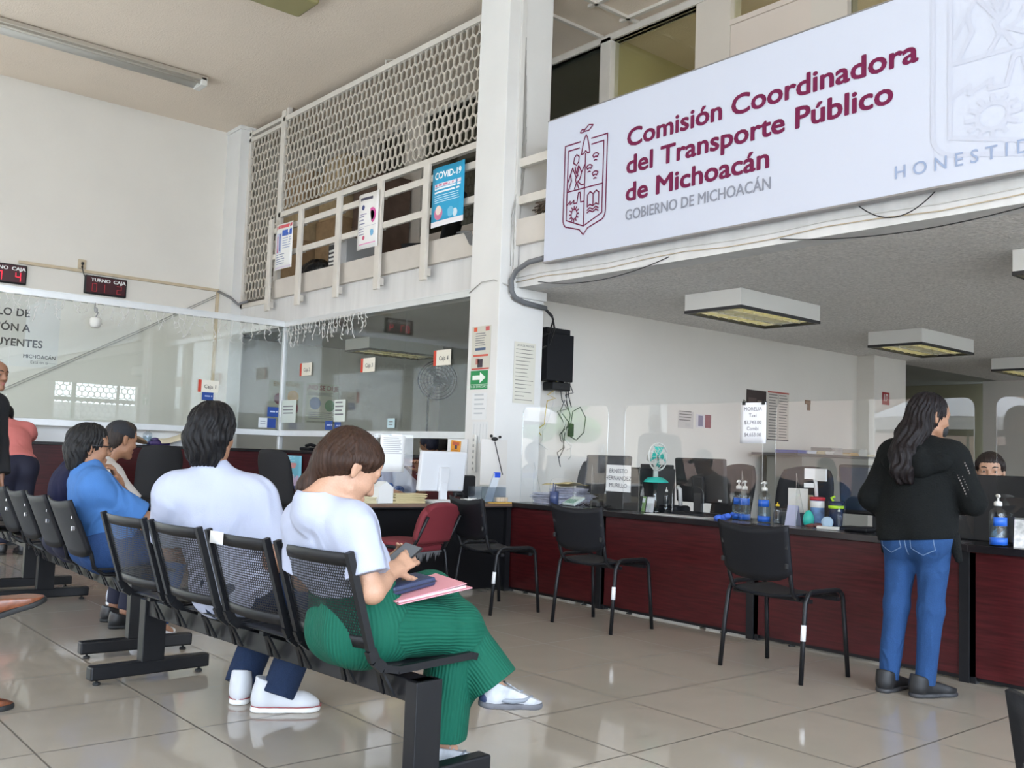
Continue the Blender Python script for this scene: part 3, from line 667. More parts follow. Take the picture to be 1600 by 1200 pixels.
# ---------------------------------------------------------------- chairs
def visitor_chair(name, label, group=None, tag=True):
    t = empty(name, (0, 0, 0), 0, label, 'chair', group)
    for s in (-1, 1):
        b = B(); pts = [(-.225, s*.268, 0), (-.20, s*.262, .25), (-.178, s*.255, .41)]
        pts += [(-.165+.05*(1-math.cos(a)), s*.255, .425+.04*math.sin(a)) for a in (.3, .8, 1.2, 1.57)]
        pts += [(.09+.06*math.sin(a), s*.255, .415+.05*math.cos(a)) for a in (0, .5, 1.0, 1.4)]
        pts += [(.165, s*.26, .25), (.185, s*.268, 0)]
        b.tube(pts, .0125, 10); obj('side_legs', b, BLK, t)
    if tag:
        b = B(); b.tube([(-.204, -.2625, .22), (-.197, -.2605, .30)], .0137, 10); obj('white_tag', b, mat('white_tape', (.7, .7, .7), .5), t, label='white tape on the leg')
    def seat(u, v):
        x = -.21+.43*u; y = -.215+.43*v
        k = abs(2*v-1); e = abs(2*u-1)
        return (x*(1-.06*k*k*(1 if u > .5 else .3)), y*(1-.10*e**3), .435-.012*(1-k*k)-.03*max(0, u-.75)**2*16 + .01*k*k)
    b = B(); b.sheet(seat, 12, 12, .014); obj('seat', b, BLKP, t)
    b = B(); b.bar((-.13, -.255, .415), (-.13, .255, .415), .02, .03); b.bar((.11, -.255, .415), (.11, .255, .415), .02, .03); obj('seat_frame', b, BLK, t)
    for s in (-1, 1):
        b = B(); b.tube([(-.10, s*.19, .418), (-.17, s*.195, .425), (-.215, s*.20, .46), (-.235, s*.205, .52), (-.285, s*.21, .80)], .012, 8); obj('back_upright', b, BLK, t)
    def back(u, v):
        y = -.235+.47*u; k = 2*u-1; top = .80+.025*k*k-.012; bot = .51+.05*k*k*k*k
        z = bot+(top-bot)*v; 
        return (-.235-.065*(z-.5)/.3-.028*(1-k*k)+.0*v, y*(1-.05*(1-v)), z)
    b = B(); b.sheet(back, 14, 8, .012); obj('backrest', b, BLKP, t)
    b = B()
    for z in (.60, .70):
        for s in (-1, 1): b.bx(-.29, -.275, s*.213-.008, s*.213+.008, z-.014, z+.014, .003)
    obj('bolt', b, RUB, t)
    return t
ch = visitor_chair('visitor_chair', 'black visitor chair beside the black desk and the red chair', 'black visitor chairs in front of the counter')
ch.location = (4.63, 5.55, 0); ch.rotation_euler.z = -.13
dup(ch, (4.815, 4.64, 0), .03, 'black visitor chair in the middle, in front of the maroon counter with the name card')
dup(ch, (4.685, 3.125, 0), -.06, 'black visitor chair closest to the standing woman')
dup(ch, (1.77, .375, 0), .0, 'black chair of which only the back edge shows in the bottom right corner')

RED = mat('red_upholstery', (.165, .014, .022), .75, bump=.6, scale=350, var=.06)
t = empty('red_chair', (3.99, 5.86, 0), math.radians(110), 'red upholstered visitor chair with a torn underside in front of the black desk', 'chair')
b = B()
def rs(u, v):
    x = -.22+.46*u; y = -.235+.47*v; k = 2*v-1; e = 2*u-1
    return (x*(1-.05*k**4), y*(1-.12*e**6), .47+.025*(1-k**6)*(1-e**6))
b.sheet(rs, 14, 14, .012); b.bx(-.20, .22, -.21, .21, .415, .472, .02); obj('seat', b, RED, t)
def rb(u, v):
    y = -.225+.45*u; k = 2*u-1; z = .495+.275*v; e = 2*v-1
    yy = y*(1-.14*max(0, e)**4-.10*max(0, -e)**5)
    return (-.24-.10*(z-.5)/.33-.02*(1-k*k), yy, z-.045*(abs(k)**4)*max(0, e))
b = B(); b.sheet(rb, 14, 12, .045); obj('backrest', b, RED, t)
for s in (-1, 1):
    b = B(); b.tube([(-.14, s*.20, .425), (-.215, s*.205, .44), (-.255, s*.21, .50), (-.345, s*.205, .68)], .012, 8); obj('back_upright', b, BLK, t)
    b = B(); b.tube([(-.24, s*.27, 0), (-.19, s*.26, .40), (-.16, s*.255, .445), (-.1, s*.255, .46), (.13, s*.255, .46), (.17, s*.255, .44), (.19, s*.26, .38), (.215, s*.27, 0)], .012, 8); obj('side_legs', b, CHROME if False else BLK, t)
    b = B(); b.tube([(-.24, s*.27, 0), (-.225, s*.267, .1)], .0135, 8); obj('white_cap', b, LAMPW, t, label='white leg sleeve')
b = B()
for i in range(26):
    y = -.19+.38*i/25; x = -.20+.015*random.random(); h = .02+.06*random.random()
    b.add([(x, y-.014, .418), (x, y+.014, .418), (x+.01*random.random(), y+.01*random.uniform(-1, 1), .418-h)], [(0, 1, 2)])
b.bx(-.2, .2, -.2, .2, .408, .416); obj('torn_lining', b, mat('grey_lining', (.12, .12, .125), .9), t)

MESHF = mat('black_mesh_fabric', (.013, .013, .015), .8, bump=.5, scale=500)
def office_chair(label, loc, rz, h=1.08, group='black office chairs', arms=True):
    t = empty('office_chair', loc, rz, label, 'chair', group)
    for k in range(5):
        a = k*1.2566; b = B(); b.tube([(0, 0, .09), (.28*math.cos(a), .28*math.sin(a), .055)], [.024, .014], 8)
        b.ell((.28*math.cos(a), .28*math.sin(a), .026), (.026, .026, .026), n=10, k=6); obj('base_leg', b, BLK, t)
    b = B(); b.tube([(0, 0, .07), (0, 0, .42)], .024, 10); obj('gas_lift', b, BLK, t)
    b = B(); b.sheet(lambda u, v: ((-.23+.47*u), (-.24+.48*v)*(1-.1*abs(2*u-1)**4), .46+.02*(1-(2*v-1)**4)), 10, 10, .07); obj('seat', b, MESHF, t)
    def bk(u, v):
        y = -.23+.46*u; k = 2*u-1; z = .54+(h-.54)*v; e = max(0, 2*v-1)
        return (-.22-.07*(1-k*k)-.12*v, y*(1-.20*e**4), z-.03*abs(k)**3*e)
    b = B(); b.sheet(bk, 12, 12, .035); obj('backrest', b, MESHF, t)
    b = B(); b.tube([(-.05, 0, .43), (-.28, 0, .46), (-.33, 0, .6), (-.37, 0, .75)], .025, 8); obj('back_stem', b, BLK, t)
    if arms:
        for s in (-1, 1):
            b = B(); b.tube([(0, s*.2, .43), (0, s*.29, .45), (.0, s*.30, .66)], .018, 8); b.bx(-.13, .13, s*.30-.04, s*.30+.04, .655, .69, .015); obj('armrest', b, BLKP, t)
    return t
oc = office_chair('tall black office chair facing the cashier counter, left of the man in the white tee', (3.86, 10.55, 0), 1.45, 1.10)
dup(oc, (4.95, 9.35, 0), .3, 'black office chair half hidden behind the head of the woman in green trousers')
oc2 = office_chair('black office chair behind the front counter, right of the two price sheets', (6.25, 4.20, 0), math.pi+.1, 1.12, arms=False)
dup(oc2, (6.32, 6.42, 0), math.pi+.25, 'black office chair behind the front counter next to the pillar')
dup(oc2, (6.40, 5.05, 0), math.pi-.2, 'black office chair behind the name card on the front counter')
dup(oc2, (6.75, 3.55, 0), math.pi, 'black office chair behind the desk organiser on the front counter')
oc3 = dup(oc2, (6.25, 8.95, 2.956), 2.2, 'black office chair stored on the gallery behind the railing')
dup(oc2, (6.3, 7.95, 2.956), 1.9, 'black office chair stored on the gallery next to the pillar')

# ---------------------------------------------------------------- waiting benches
def perf_back():
    """perforated, gently curved back panel with real holes"""
    b = B(); w = .385; z0, z1 = .525, .758; p = .0108; r = p/math.sqrt(3); rp = 1.5*r
    def at(y, z):
        k = y/(w/2); return (-.215-.10*(z-.50)/.32-.022*(1-k*k), y, z)
    rows = int((z1-z0)/rp); V = {}; vs = []; fs = []
    def vid(y, z):
        key = (round(y*4e4), round(z*4e4))
        if key not in V: V[key] = len(vs); vs.append(at(y, z))
        return V[key]
    for i in range(rows+1):
        z = z0+i*rp; n = int(w/p); off = p/2 if i % 2 else 0
        for j in range(n):
            y = -w/2+p/2+off+j*p
            if y > w/2: continue
            O = [(y+r*math.cos(math.pi/6+q*math.pi/3), z+r*math.sin(math.pi/6+q*math.pi/3)) for q in range(6)]
            I = [(y+.60*r*math.cos(math.pi/6+q*math.pi/3), z+.60*r*math.sin(math.pi/6+q*math.pi/3)) for q in range(6)]
            oi = [vid(*q) for q in O]; ii = [vid(*q) for q in I]
            for q in range(6): fs.append((oi[q], oi[(q+1) % 6], ii[(q+1) % 6], ii[q]))
    b.add(vs, fs, None, None, True)
    # solid margins above, below and at the sides
    for (ya, yb, za, zb) in ((-w/2-.012, w/2+.012, z1-.004, .797), (-w/2-.012, w/2+.012, .49, z0+.002), (-w/2-.012, -w/2+.006, z0, z1), (w/2-.006, w/2+.012, z0, z1)):
        b.sheet(lambda u, v: at(ya+(yb-ya)*u, za+(zb-za)*v), 10, 1, .004)
    return b
PB = None
def bench(label, loc, rz, seats, length, kind, legs, extra=None):
    global PB
    t = empty('waiting_bench', loc, rz, label, 'bench', 'beam seating in the waiting area')
    b = B(); b.bx(-.04, .04, -.02, length+.02, .30, .375, .004); obj('beam', b, BLK, t)
    for y in legs:
        b = B(); b.bx(-.055, .055, y-.03, y+.03, .085, .375, .003); obj('leg', b, BLK, t)
        b = B(); b.bx(-.29, .29, y-.032, y+.032, .025, .088, .008); f_ = obj('foot_bar', b, BLK, t)
        for x in (-.25, .25):
            b = B(); b.lathe([(.016, 0), (.018, .004), (.016, .012), (.006, .014), (.006, .03)], (x, y, 0), 12); obj('levelling_foot', b, RUB, f_)
    for s in seats:
        M = Matrix.Translation((0, s, 0))
        if kind == 'perforated':
            if PB is None: PB = perf_back()
            b = B(); b.v = [(x, y+s, z) for x, y, z in PB.v]; b.f = list(PB.f); b.mi = list(PB.mi); b.sm = list(PB.sm); bk = obj('backrest', b, BLK, t)
            if extra and s == extra[0]: obj('paper_sticker', B().sheet(lambda u, v: (-.335+.001*v, s+.05+.10*u, -.018+.775+.045*v), 1, 1, .001), mat('white_tape', (.7, .7, .7), .5), bk, label='torn white sticker')
            for q in (-1, 1):
                b = B(); pts = [(-.312, .802), (-.212, .49), (-.195, .455), (-.16, .428), (-.10, .415), (.22, .425), (.245, .418)]
                for i in range(len(pts)-1):
                    b.bar((pts[i][0], s+q*.212, pts[i][1]), (pts[i+1][0], s+q*.212, pts[i+1][1]), .034 if i in (1, 2) else .024, .022, side=(0, 0, 1) if i > 3 else (1, 0, 0))
                obj('side_frame', b, BLK, t)
            b = B(); b.sheet(lambda u, v: (-.15+.39*u, s+(-.205+.41*v), .428+.012*math.cos(math.pi*2*u)*.6-.006), 8, 4, .006); obj('seat', b, BLK, t)
        else:
            def bk_(u, v):
                y = -.235+.47*u; k = 2*u-1; top = .79+.02*k*k; bot = .50+.03*k**4
                z = bot+(top-bot)*v; return (-.235-.125*(z-.5)/.3-.03*(1-k*k), s+y, z)
            b = B(); b.sheet(bk_, 12, 8, .012); bb = obj('backrest', b, BLKP, t)
            b = B()
            for (dy, z) in ((-.19, .72), (-.20, .66)): b.bx(-.345, -.325, s+dy-.004, s+dy+.004, z-.012, z+.012, .002)
            obj('bolt', b, CHROME, bb)
            b = B(); b.sheet(lambda u, v: (-.20+.42*u, s+(-.22+.44*v)*(1-.1*abs(2*u-1)**4), .43+.012*(2*v-1)**2-.03*max(0, u-.7)**2*10), 10, 8, .012); obj('seat', b, BLKP, t)
            for q in (-1, 1):
                b = B(); b.tube([(-.02, s+q*.17, .405), (-.16, s+q*.18, .41), (-.215, s+q*.19, .45), (-.235, s+q*.2, .52), (-.31, s+q*.2, .70)], .011, 8); obj('back_upright', b, BLK, t)
        for q in (-.11, .11):
            b = B(); b.bar((-.055, s+q-.03, .31), (-.10, s+q-.005, .405), .02, .008, side=(0, 1, 0)); b.bar((-.055, s+q+.03, .31), (-.10, s+q+.005, .405), .02, .008, side=(0, 1, 0))
            b.bar((-.12, s+q, .406), (.16, s+q, .406), .03, .016, side=(0, 1, 0)); obj('bracket', b, BLK, t)
    return t
BR = math.atan2(.0709, .9975)
def on_bench(s, tt, z=0):
    return Vector((1.90-.0709*s+.9975*tt, 2.65+.9975*s+.0709*tt, z))
bench('black beam bench with four perforated metal seats, nearest the camera', (1.91, 2.65, 0), BR, (.23, .73, 1.235, 1.73), 2.045, 'perforated', (0, 2.045), (.73,))
bench('black beam bench with smooth plastic seats, behind the perforated one', (1.90, 5.26, 0), -.03, (.29, .82, 1.35, 1.88), 2.0, 'plastic', (0, 2.0))
bench('black beam bench furthest back at the left edge of the photo', (2.02, 7.82, 0), -.03, (.6, 1.2), 1.6, 'plastic', (0.05,))

# ---------------------------------------------------------------- wall things at the left
SCR = mat('dark_red_display', (.05, .006, .012), .25)
def seg7(b, d, x, z, w, h, m):
    S = {'0': 'abcdef', '1': 'bc', '2': 'abged', '4': 'fgbc', '7': 'abc'}[d]; q = w*.11
    for s in S:
        r = {'a': (x, x+w, z+h-q, z+h), 'g': (x, x+w, z+h/2-q/2, z+h/2+q/2), 'd': (x, x+w, z, z+q), 'f': (x, x+q, z+h/2, z+h), 'b': (x+w-q, x+w, z+h/2, z+h), 'e': (x, x+q, z, z+h/2), 'c': (x+w-q, x+w, z, z+h/2)}[s]
        b.bx(r[0], r[1], -.052, -.047, r[2], r[3])
for x0, label, digits, em in ((3.71, 'turn display reading 01 2 in dim red, right of the outlet', ((.09, '0'), (.19, '1'), (.40, '2')), .25), (2.50, 'turn display with bright red digits cut off by the left edge of the photo', ((.09, '0'), (.19, '7'), (.40, '4')), 2.2)):
    t = empty('turn_display', (x0, 12.95, 3.0), 0, label, 'display', 'turn number displays on the back wall')
    b = B(); b.bx(0, .53, -.045, 0, 0, .24, .015); obj('case', b, BLK, t)
    b = B(); b.bx(.02, .51, -.047, -.044, .02, .225); obj('screen', b, SCR, t)
    v, f = text_geo('TURNO  CAJA', .062, .0); b = B()
    for i, ox in enumerate((0, .003, -.003)): b.add([(q[0]*1.10+.075+ox, -.049-.0002*i, q[1]+.165) for q in v], f)
    obj('lettering', b, mat('white_print', (.8, .8, .8), .5), t)
    b = B()
    for ux, d in digits: seg7(b, d, ux, .035, .06, .105, None)
    obj('digit', b, mat('led_red_dim' if em < 1 else 'led_red', (.75, .01, .03) if em > 1 else (.35, .01, .02), .5, emit=em), t)
t = empty('power_outlet', (3.672, 12.95, 3.31), 0, 'cream double outlet with a plug on the back wall above the turn display', 'outlet')
b = B(); b.bx(-.05, .05, -.02, 0, 0, .12, .006); obj('plate', b, BEIGE, t)
b = B(); b.bx(-.016, .016, -.045, -.02, .05, .085, .006); b.bx(-.012, .012, -.03, -.02, .012, .03, .003); obj('plug', b, CABLE, t)
b = B(); b.tube([(3.672, 12.92, 3.36), (3.67, 12.90, 3.30), (3.70, 12.91, 3.22), (3.76, 12.92, 3.20), (3.82, 12.92, 3.24)], .006, 6); obj('plug_cable', b, CABLE, label='thin black cable from the outlet to the turn display', cat='cable')
b = B(); b.bx(2.93, 5.50, 12.915, 12.95, 3.262, 3.30, .004); obj('wall_conduit', b, BEIGE, label='long horizontal beige conduit above the turn displays', cat='conduit')
b = B(); b.bx(5.47, 5.51, 12.915, 12.95, 1.95, 3.262, .004); obj('wall_conduit', b, BEIGE, label='vertical beige conduit at the corner column', cat='conduit')
b = B(); b.tube([(5.49, 12.9, 3.26), (5.49, 12.46, 3.12), (5.55, 12.38, 3.04), (5.60, 12.2, 3.07)], .018, 8); obj('grey_cable', b, mat('grey_hose', (.2, .2, .21), .5), label='dark cable sagging from the beige conduit to the grille', cat='cable')
b = B(); b.tube([(5.48, 12.925, 3.22), (4.4, 12.925, 2.58), (3.0, 12.925, 1.79), (2.2, 12.925, 1.35)], .006, 6); b.tube([(5.48, 12.925, 3.19), (4.4, 12.925, 2.55), (3.0, 12.925, 1.76), (2.2, 12.925, 1.32)], .005, 6); obj('diagonal_cable', b, mat('grey_wire', (.42, .41, .39), .5), label='pair of cables running diagonally down the back wall', cat='cable')
t = empty('security_dome', (3.32, 11.06, 2.36), 0, 'small white camera dome hanging at the top of the left glass screen', 'camera')
b = B(); b.lathe([(.02, 0), (.05, .015), (.06, .05), (.06, .10), (.045, .115), (.02, .12)], (0, 0, 0), 20); obj('body', b, LAMPW, t)
b = B(); b.tube([(0, 0, .12), (.02, 0, .17), (-.01, .03, .21), (0, .05, .28)], .008, 6); b.ell((0, .01, .2), (.02, .02, .03)); obj('mount', b, mat('grey_mount', (.3, .3, .3), .5), t)

def icicles(name, label, P0, P1, n, seed):
    random.seed(seed); b = B(); P0 = Vector(P0); P1 = Vector(P1); top = []
    for i in range(n+1):
        p = P0.lerp(P1, i/n)+Vector((0, 0, -.015*(i % 2))); top.append(p)
    b.tube(top, .003, 5)
    d = (P1-P0).normalized()
    for i in range(n):
        p = P0.lerp(P1, (i+.5)/n); L_ = random.choice((.10, .16, .24, .30)); pts = [p]; q = p
        for k in range(int(L_/.05)):
            q = q+Vector((0, 0, -.05))+d*random.uniform(-.03, .03); pts.append(q)
            e = q+d*random.uniform(-.05, .05)+Vector((0, 0, -.03)); b.tube([q, e], [.004, .006], 5)
        if len(pts) > 1: b.tube(pts, .004, 5)
    return obj(name, b, WCABLE, label=label, cat='light string', group='icicle light strings on the cashier glass')
icicles('icicle_lights', 'white icicle light string hanging along the top of the right glass screen', (5.60, 11.05, 2.64), (5.60, 9.15, 2.66), 26, 3)
icicles('icicle_lights', 'white icicle light string hanging along the top of the left glass screen', (2.2, 11.09, 2.64), (5.55, 11.09, 2.64), 40, 4)

# banner on the back wall behind the left glass
bn = paper('service_banner', 'pale banner with bold black service lettering on the back wall behind the left glass', 'banner', fy(1.62, 12.945, 2.0), 1.84, .86, (215, 214, 211), [(.60, .07, .66, .075, (120, 120, 122)), (.93, .07, .99, .075, (120, 120, 122))],
      [('MÓDULO DE', .60, .715, .13, (42, 42, 46), 'CENTER', .025), ('ATENCIÓN A', .60, .50, .13, (42, 42, 46), 'CENTER', .025), ('CONTRIBUYENTES', .60, .285, .13, (42, 42, 46), 'CENTER', .025), ('MICHOACÁN', .885, .13, .062, (50, 50, 52), 'CENTER', .02), ('Está en ti', .885, .055, .055, (80, 80, 82), 'CENTER', 0)])

# little signs on the cashier glass
def caja(n, M, label, w=.29, h=.155):
    paper('window_sign', label, 'sign', M, w, h, (236, 232, 218), [(0, 0, .16, 1, (205, 68, 48))], [('Caja %d' % n, .60, .33, .062, (40, 40, 44), 'CENTER', .005)], group='cashier window number signs')
caja(1, fy(4.545, 11.115, 1.745), 'cream Caja 1 sign on the left glass screen', .255, .145)
caja(2, fx(5.635, 10.68, 2.0), 'cream Caja 2 sign on the right glass screen')
caja(3, fx(5.635, 9.27, 1.985), 'cream Caja 3 sign on the right glass screen')
caja(4, fx(5.635, 7.89, 1.99), 'cream Caja 4 sign on the right glass screen')
def sticker(M, w, h, label, kind=0):
    if kind: r = [(.5, 0, 1, 1, (38, 72, 150)), (.1, .6, .4, .65, (120, 130, 150)), (.1, .4, .4, .45, (120, 130, 150))]; c = (225, 230, 235)
    else: r = [(.25, .45, .7, .6, (190, 205, 235)), (.8, .45, .9, .62, (230, 230, 240))]; c = (32, 72, 150)
    paper('card_sticker', label, 'sticker', M, w, h, c, r, group='blue card stickers on the cashier glass')
sticker(fy(4.60, 11.115, 1.65), .14, .095, 'blue card sticker under the Caja 1 sign')
sticker(fy(5.44, 11.10, 1.50), .15, .12, 'blue card sticker high beside the glass corner post')
sticker(fy(5.33, 11.10, 1.36), .23, .12, 'half white half blue card sticker at the bottom left of the glass corner post', 1)
sticker(fx(5.635, 10.0, 1.345), .17, .105, 'left blue card sticker of the pair low on the right glass')
sticker(fx(5.635, 9.78, 1.35), .135, .085, 'right blue card sticker of the pair low on the right glass')
paper('notice', 'white notice taped low on the right glass next to the corner post', 'paper', fx(5.635, 11.10, 1.43), .37, .28, (215, 225, 218), lines(3, .1, .9, .4, .7), group='notices on the cashier glass')
paper('notice', 'narrow white notice taped above the pair of blue stickers on the right glass', 'paper', fx(5.635, 9.81, 1.44), .25, .25, (215, 225, 218), lines(4, .1, .9, .3, .85), group='notices on the cashier glass')
paper('notice', 'tiny pale notice at the bottom of the right glass near Caja 4', 'paper', fx(5.635, 8.68, 1.37), .14, .10, (190, 215, 222), lines(2, .2, .8, .3, .6), group='notices on the cashier glass')
# posters inside the cashier room
paper('advice_poster', 'large poster reading NO SE DEJE with blue and green speech bubbles inside the cashier room', 'poster', fy(6.95, 12.94, 1.50), .55, .60, (205, 205, 185), [(.05, .02, .95, .06, (140, 140, 120))] + lines(3, .05, .95, .70, .76) + lines(4, .1, .9, .12, .26),
      [('¡NO SE DEJE', .5, .84, .10, (150, 50, 60), 'CENTER', .01)], discs=((.28, .50, .17, (50, 95, 160)), (.74, .46, .16, (60, 135, 70))), group='advice posters in the cashier room')
paper('advice_poster', 'poster with orange and maroon speech bubbles at the left inside the cashier room', 'poster', fy(6.35, 12.94, 1.50), .55, .60, (205, 205, 185), lines(4, .1, .9, .1, .24),
      [('ENGAÑAR', .5, .86, .09, (170, 140, 60), 'CENTER', .01)], discs=((.70, .62, .17, (215, 160, 60)), (.3, .55, .15, (125, 60, 75)), (.72, .34, .16, (165, 95, 95))), group='advice posters in the cashier room')
t = empty('wall_fan', (8.3, 11.5, 0), 0, 'black pedestal fan standing inside the cashier room', 'fan')
FC = Vector((0, 0, 2.19)); 
b = B(); fd = Vector((-.62, -.78, 0)); fs = Vector((.78, -.62, 0))
for r_ in (.05, .10, .15, .20, .25, .285): b.tube([FC+fd*(.09-.12*(r_/.3)**2)+fs*r_*math.cos(a*.2618)+Vector((0, 0, r_*math.sin(a*.2618))) for a in range(24)], .0045 if r_ < .28 else .009, 5, closed=True)
for k in range(20):
    a = k*math.pi/10; b.tube([FC+fd*(.09-.12*(q/.3)**2)+fs*q*math.cos(a)+Vector((0, 0, q*math.sin(a))) for q in (.04, .15, .285)], .003, 4)
obj('guard', b, BLK, t)
b = B()
for k in range(3):
    a0 = k*2.094
    b.add([tuple(FC+fs*r_*math.cos(a0+da)+Vector((0, 0, r_*math.sin(a0+da)))+fd*dx) for r_, da, dx in ((.04, -.3, -.01), (.22, -.35, -.02), (.24, .35, .02), (.04, .4, .01))], [(0, 1, 2, 3)])
obj('blades', b, mat('grey_fan_blade', (.10, .10, .10), .4), t)
b = B(); b.tube([FC-fd*.16, FC-fd*.02], .07, 14); obj('motor', b, BLK, t)
b = B(); b.tube([FC-fd*.1, (-.08, .1, 1.95), (-.1, .1, .05)], .016, 8); b.lathe([(.22, 0), (.22, .03), (.03, .06)], (-.1, .1, 0)); obj('stand', b, BLK, t)

# ---------------------------------------------------------------- the pillar
paper('pillar_poster', 'tall cream poster with red bands on the street side of the pillar', 'poster', fx(5.447, 7.03, 1.895), .275, .40, (205, 202, 190), [(.04, 0, .96, .035, (190, 75, 60)), (.1, .30, .9, .345, (200, 85, 65)), (.1, .88, .28, .98, (215, 90, 60)), (.72, .88, .92, .98, (190, 90, 90)), (.35, .05, .62, .24, (60, 50, 60)), (.25, .12, .4, .26, (190, 120, 110)), (.2, .44, .75, .50, (70, 90, 120))] + lines(6, .2, .8, .55, .82), group='papers on the pillar')
paper('exit_sign', 'green evacuation route sign with a white arrow on the pillar', 'sign', fx(5.447, 7.03, 1.715), .252, .172, (30, 140, 78), [(.12, .50, .55, .74, (235, 242, 235)), (.0, .25, 1, .27, (200, 225, 205))], [('RUTA DE EVACUACIÓN', .5, .08, .032, (225, 240, 230), 'CENTER', .004)])
ar = B(); ar.add([(-.003, -.14, .055), (-.003, -.14, .157), (-.003, -.225, .106)], [(0, 1, 2)]); obj('arrow_head', ar, flat(235, 242, 235), loc=(0, 0, 0), parent=[q for q in COL.objects if q.name == 'exit_sign'][0])
paper('pillar_notice', 'white photocopied map sheet below the green sign on the pillar', 'paper', fx(5.447, 6.99, 1.44), .21, .24, (226, 228, 228), lines(5, .15, .9, .2, .9, (190, 195, 198)), group='papers on the pillar')
paper('pillar_notice', 'white table sheet low on the pillar above the clipboard', 'paper', fx(5.447, 6.97, 1.23), .22, .19, (222, 224, 224), [(.1+.2*k, .1, .115+.2*k, .9, (170, 175, 178)) for k in range(5)], group='papers on the pillar')
paper('price_list', 'tall cream price list on the office side of the pillar', 'paper', fy(5.645, 6.655, 1.60), .26, .56, (214, 211, 198), [], [('LISTA DE PRECIOS', .5, .93, .026, (90, 88, 84), 'CENTER', .003)] , group='papers on the pillar')
pl = [q for q in COL.objects if q.name.startswith('price_list')][0]
b = B()
for r_ in lines(14, .02, .24, .03, .49, (0, 0, 0), .16, .5): b.add([(r_[0], -.0025, r_[1]), (r_[2], -.0025, r_[1]), (r_[2], -.0025, r_[3]), (r_[0], -.0025, r_[3])], [(0, 1, 2, 3)])
obj('price_rows', b, flat(120, 118, 112), pl)
def sagwire(a, b_, drop, n=16):
    a = Vector(a); b_ = Vector(b_); return [a.lerp(b_, i/n)-Vector((0, 0, drop*4*(i/n)*(1-i/n))) for i in range(n+1)]
b = B(); b.bx(5.585, 5.635, 6.635, 6.66, 2.74, 5.5, .003); obj('cable_trunking', b, mat('white_trunking', (.70, .69, .66), .5), label='white cable trunking running up the office side of the pillar', cat='trunking')
# cables, conduit and wall box next to the pillar
HOSE = mat('grey_conduit_pipe', (.15, .155, .165), .45)
b = B(); b.tube([(5.56, 6.20, 2.85), (5.56, 6.40, 2.84), (5.55, 6.56, 2.78), (5.55, 6.62, 2.70), (5.56, 6.62, 2.60), (5.60, 6.62, 2.55), (5.72, 6.62, 2.52), (5.98, 6.62, 2.50)], .024, 10); obj('conduit_pipe', b, HOSE, label='thick dark grey conduit bending round the pillar under the sign', cat='conduit')
b = B(); b.tube([(5.97, 6.62, 2.50), (6.10, 6.66, 2.45), (6.22, 6.75, 2.35), (6.25, 6.85, 2.2), (6.1, 6.9, 2.12)], .010, 8); b.tube([(5.97, 6.62, 2.49), (6.12, 6.66, 2.42), (6.18, 6.78, 2.30), (6.05, 6.88, 2.22)], .008, 8); obj('black_cable', b, CABLE, label='black cables looping from the conduit down to the wall box', cat='cable')
t = empty('wall_box', (6.40, 7.0, 1.86), 0, 'black electronics box mounted on the office wall behind the pillar', 'box')
b = B(); b.bx(-.18, .17, -.16, 0, 0, .46, .006); obj('case', b, BLKP, t)
b = B(); b.bx(-.10, .14, -.165, -.02, -.09, -.01, .01); b.bx(.0, .04, -.168, -.164, -.06, -.04); obj('adapter', b, BLK, t)
b = B(); b.bx(-.16, .16, -.12, -.02, .46, .52, .01); obj('switch', b, BLKP, t)
random.seed(11)
for i in range(7):
    b = B(); x = 6.34+.32*random.random(); z = 1.9; pts = [(x, 6.86, z)]
    for k in range(9):
        x += random.uniform(-.07, .075); z -= random.uniform(.02, .14); x = min(max(x, 6.05), 6.62)
        pts.append((x, 6.84+.1*random.random(), z))
    b.tube(pts, .005, 5); obj('hanging_cable', b, mat('yellow_cable', (.6, .42, .06), .5) if i == 2 else (CABLE if i % 3 else WCABLE), label='loose tangled cables hanging below the black wall box' if i != 2 else 'yellow cable among the tangle below the black wall box', cat='cable', group='tangle of cables below the wall box')
t = empty('power_adapter', (6.62, 6.9, 1.33), 0, 'black power adapter dangling on a loop of cable beside the pillar', 'adapter')
b = B(); b.bx(-.03, .03, -.02, .02, 0, .13, .012); obj('brick', b, BLKP, t)
b = B(); b.tube([(0, 0, .13), (.02, 0, .25), (.12, 0, .30), (.2, 0, .2), (.18, 0, .05), (.08, 0, -.03), (0, 0, 0)], .005, 6); obj('cord', b, CABLE, t)
b = B(); b.tube([(6.62, 6.9, 1.62), (6.60, 6.92, 1.72), (6.55, 6.9, 1.9)], .005, 6); obj('hanging_cable', b, CABLE, label='single black cable that the power adapter hangs from', cat='cable')
for i, (dz, sag, lb) in enumerate(((2.70, .03, 'thin wire stapled along the bottom of the white beam'), (2.74, .02, 'second thin wire along the white beam just above the first'))):
    b = B(); b.tube([(5.640, 6.66-(5.5*k/14), dz+sag*math.sin(k*1.7)*.5) for k in range(15)], .004, 5); obj('beam_wire', b, BEIGE if i == 0 else WCABLE, label=lb, cat='cable')
b = B(); b.tube(sagwire((5.635, 6.35, 2.67), (5.635, 4.85, 2.69), .085), .004, 5); obj('sagging_wire', b, CABLE, label='thin dark wire sagging under the beam near the pillar', cat='cable')
b = B(); b.tube(sagwire((5.635, 3.85, 2.68), (5.635, 1.6, 2.74), .12), .004, 5); obj('sagging_wire', b, CABLE, label='long dark wire sagging below the right half of the sign', cat='cable')
b = B(); b.tube(sagwire((5.585, 3.25, 2.81), (5.585, 2.72, 2.81), .13), .004, 5); obj('sagging_wire', b, CABLE, label='short wire loop hanging from the bottom edge of the sign', cat='cable')
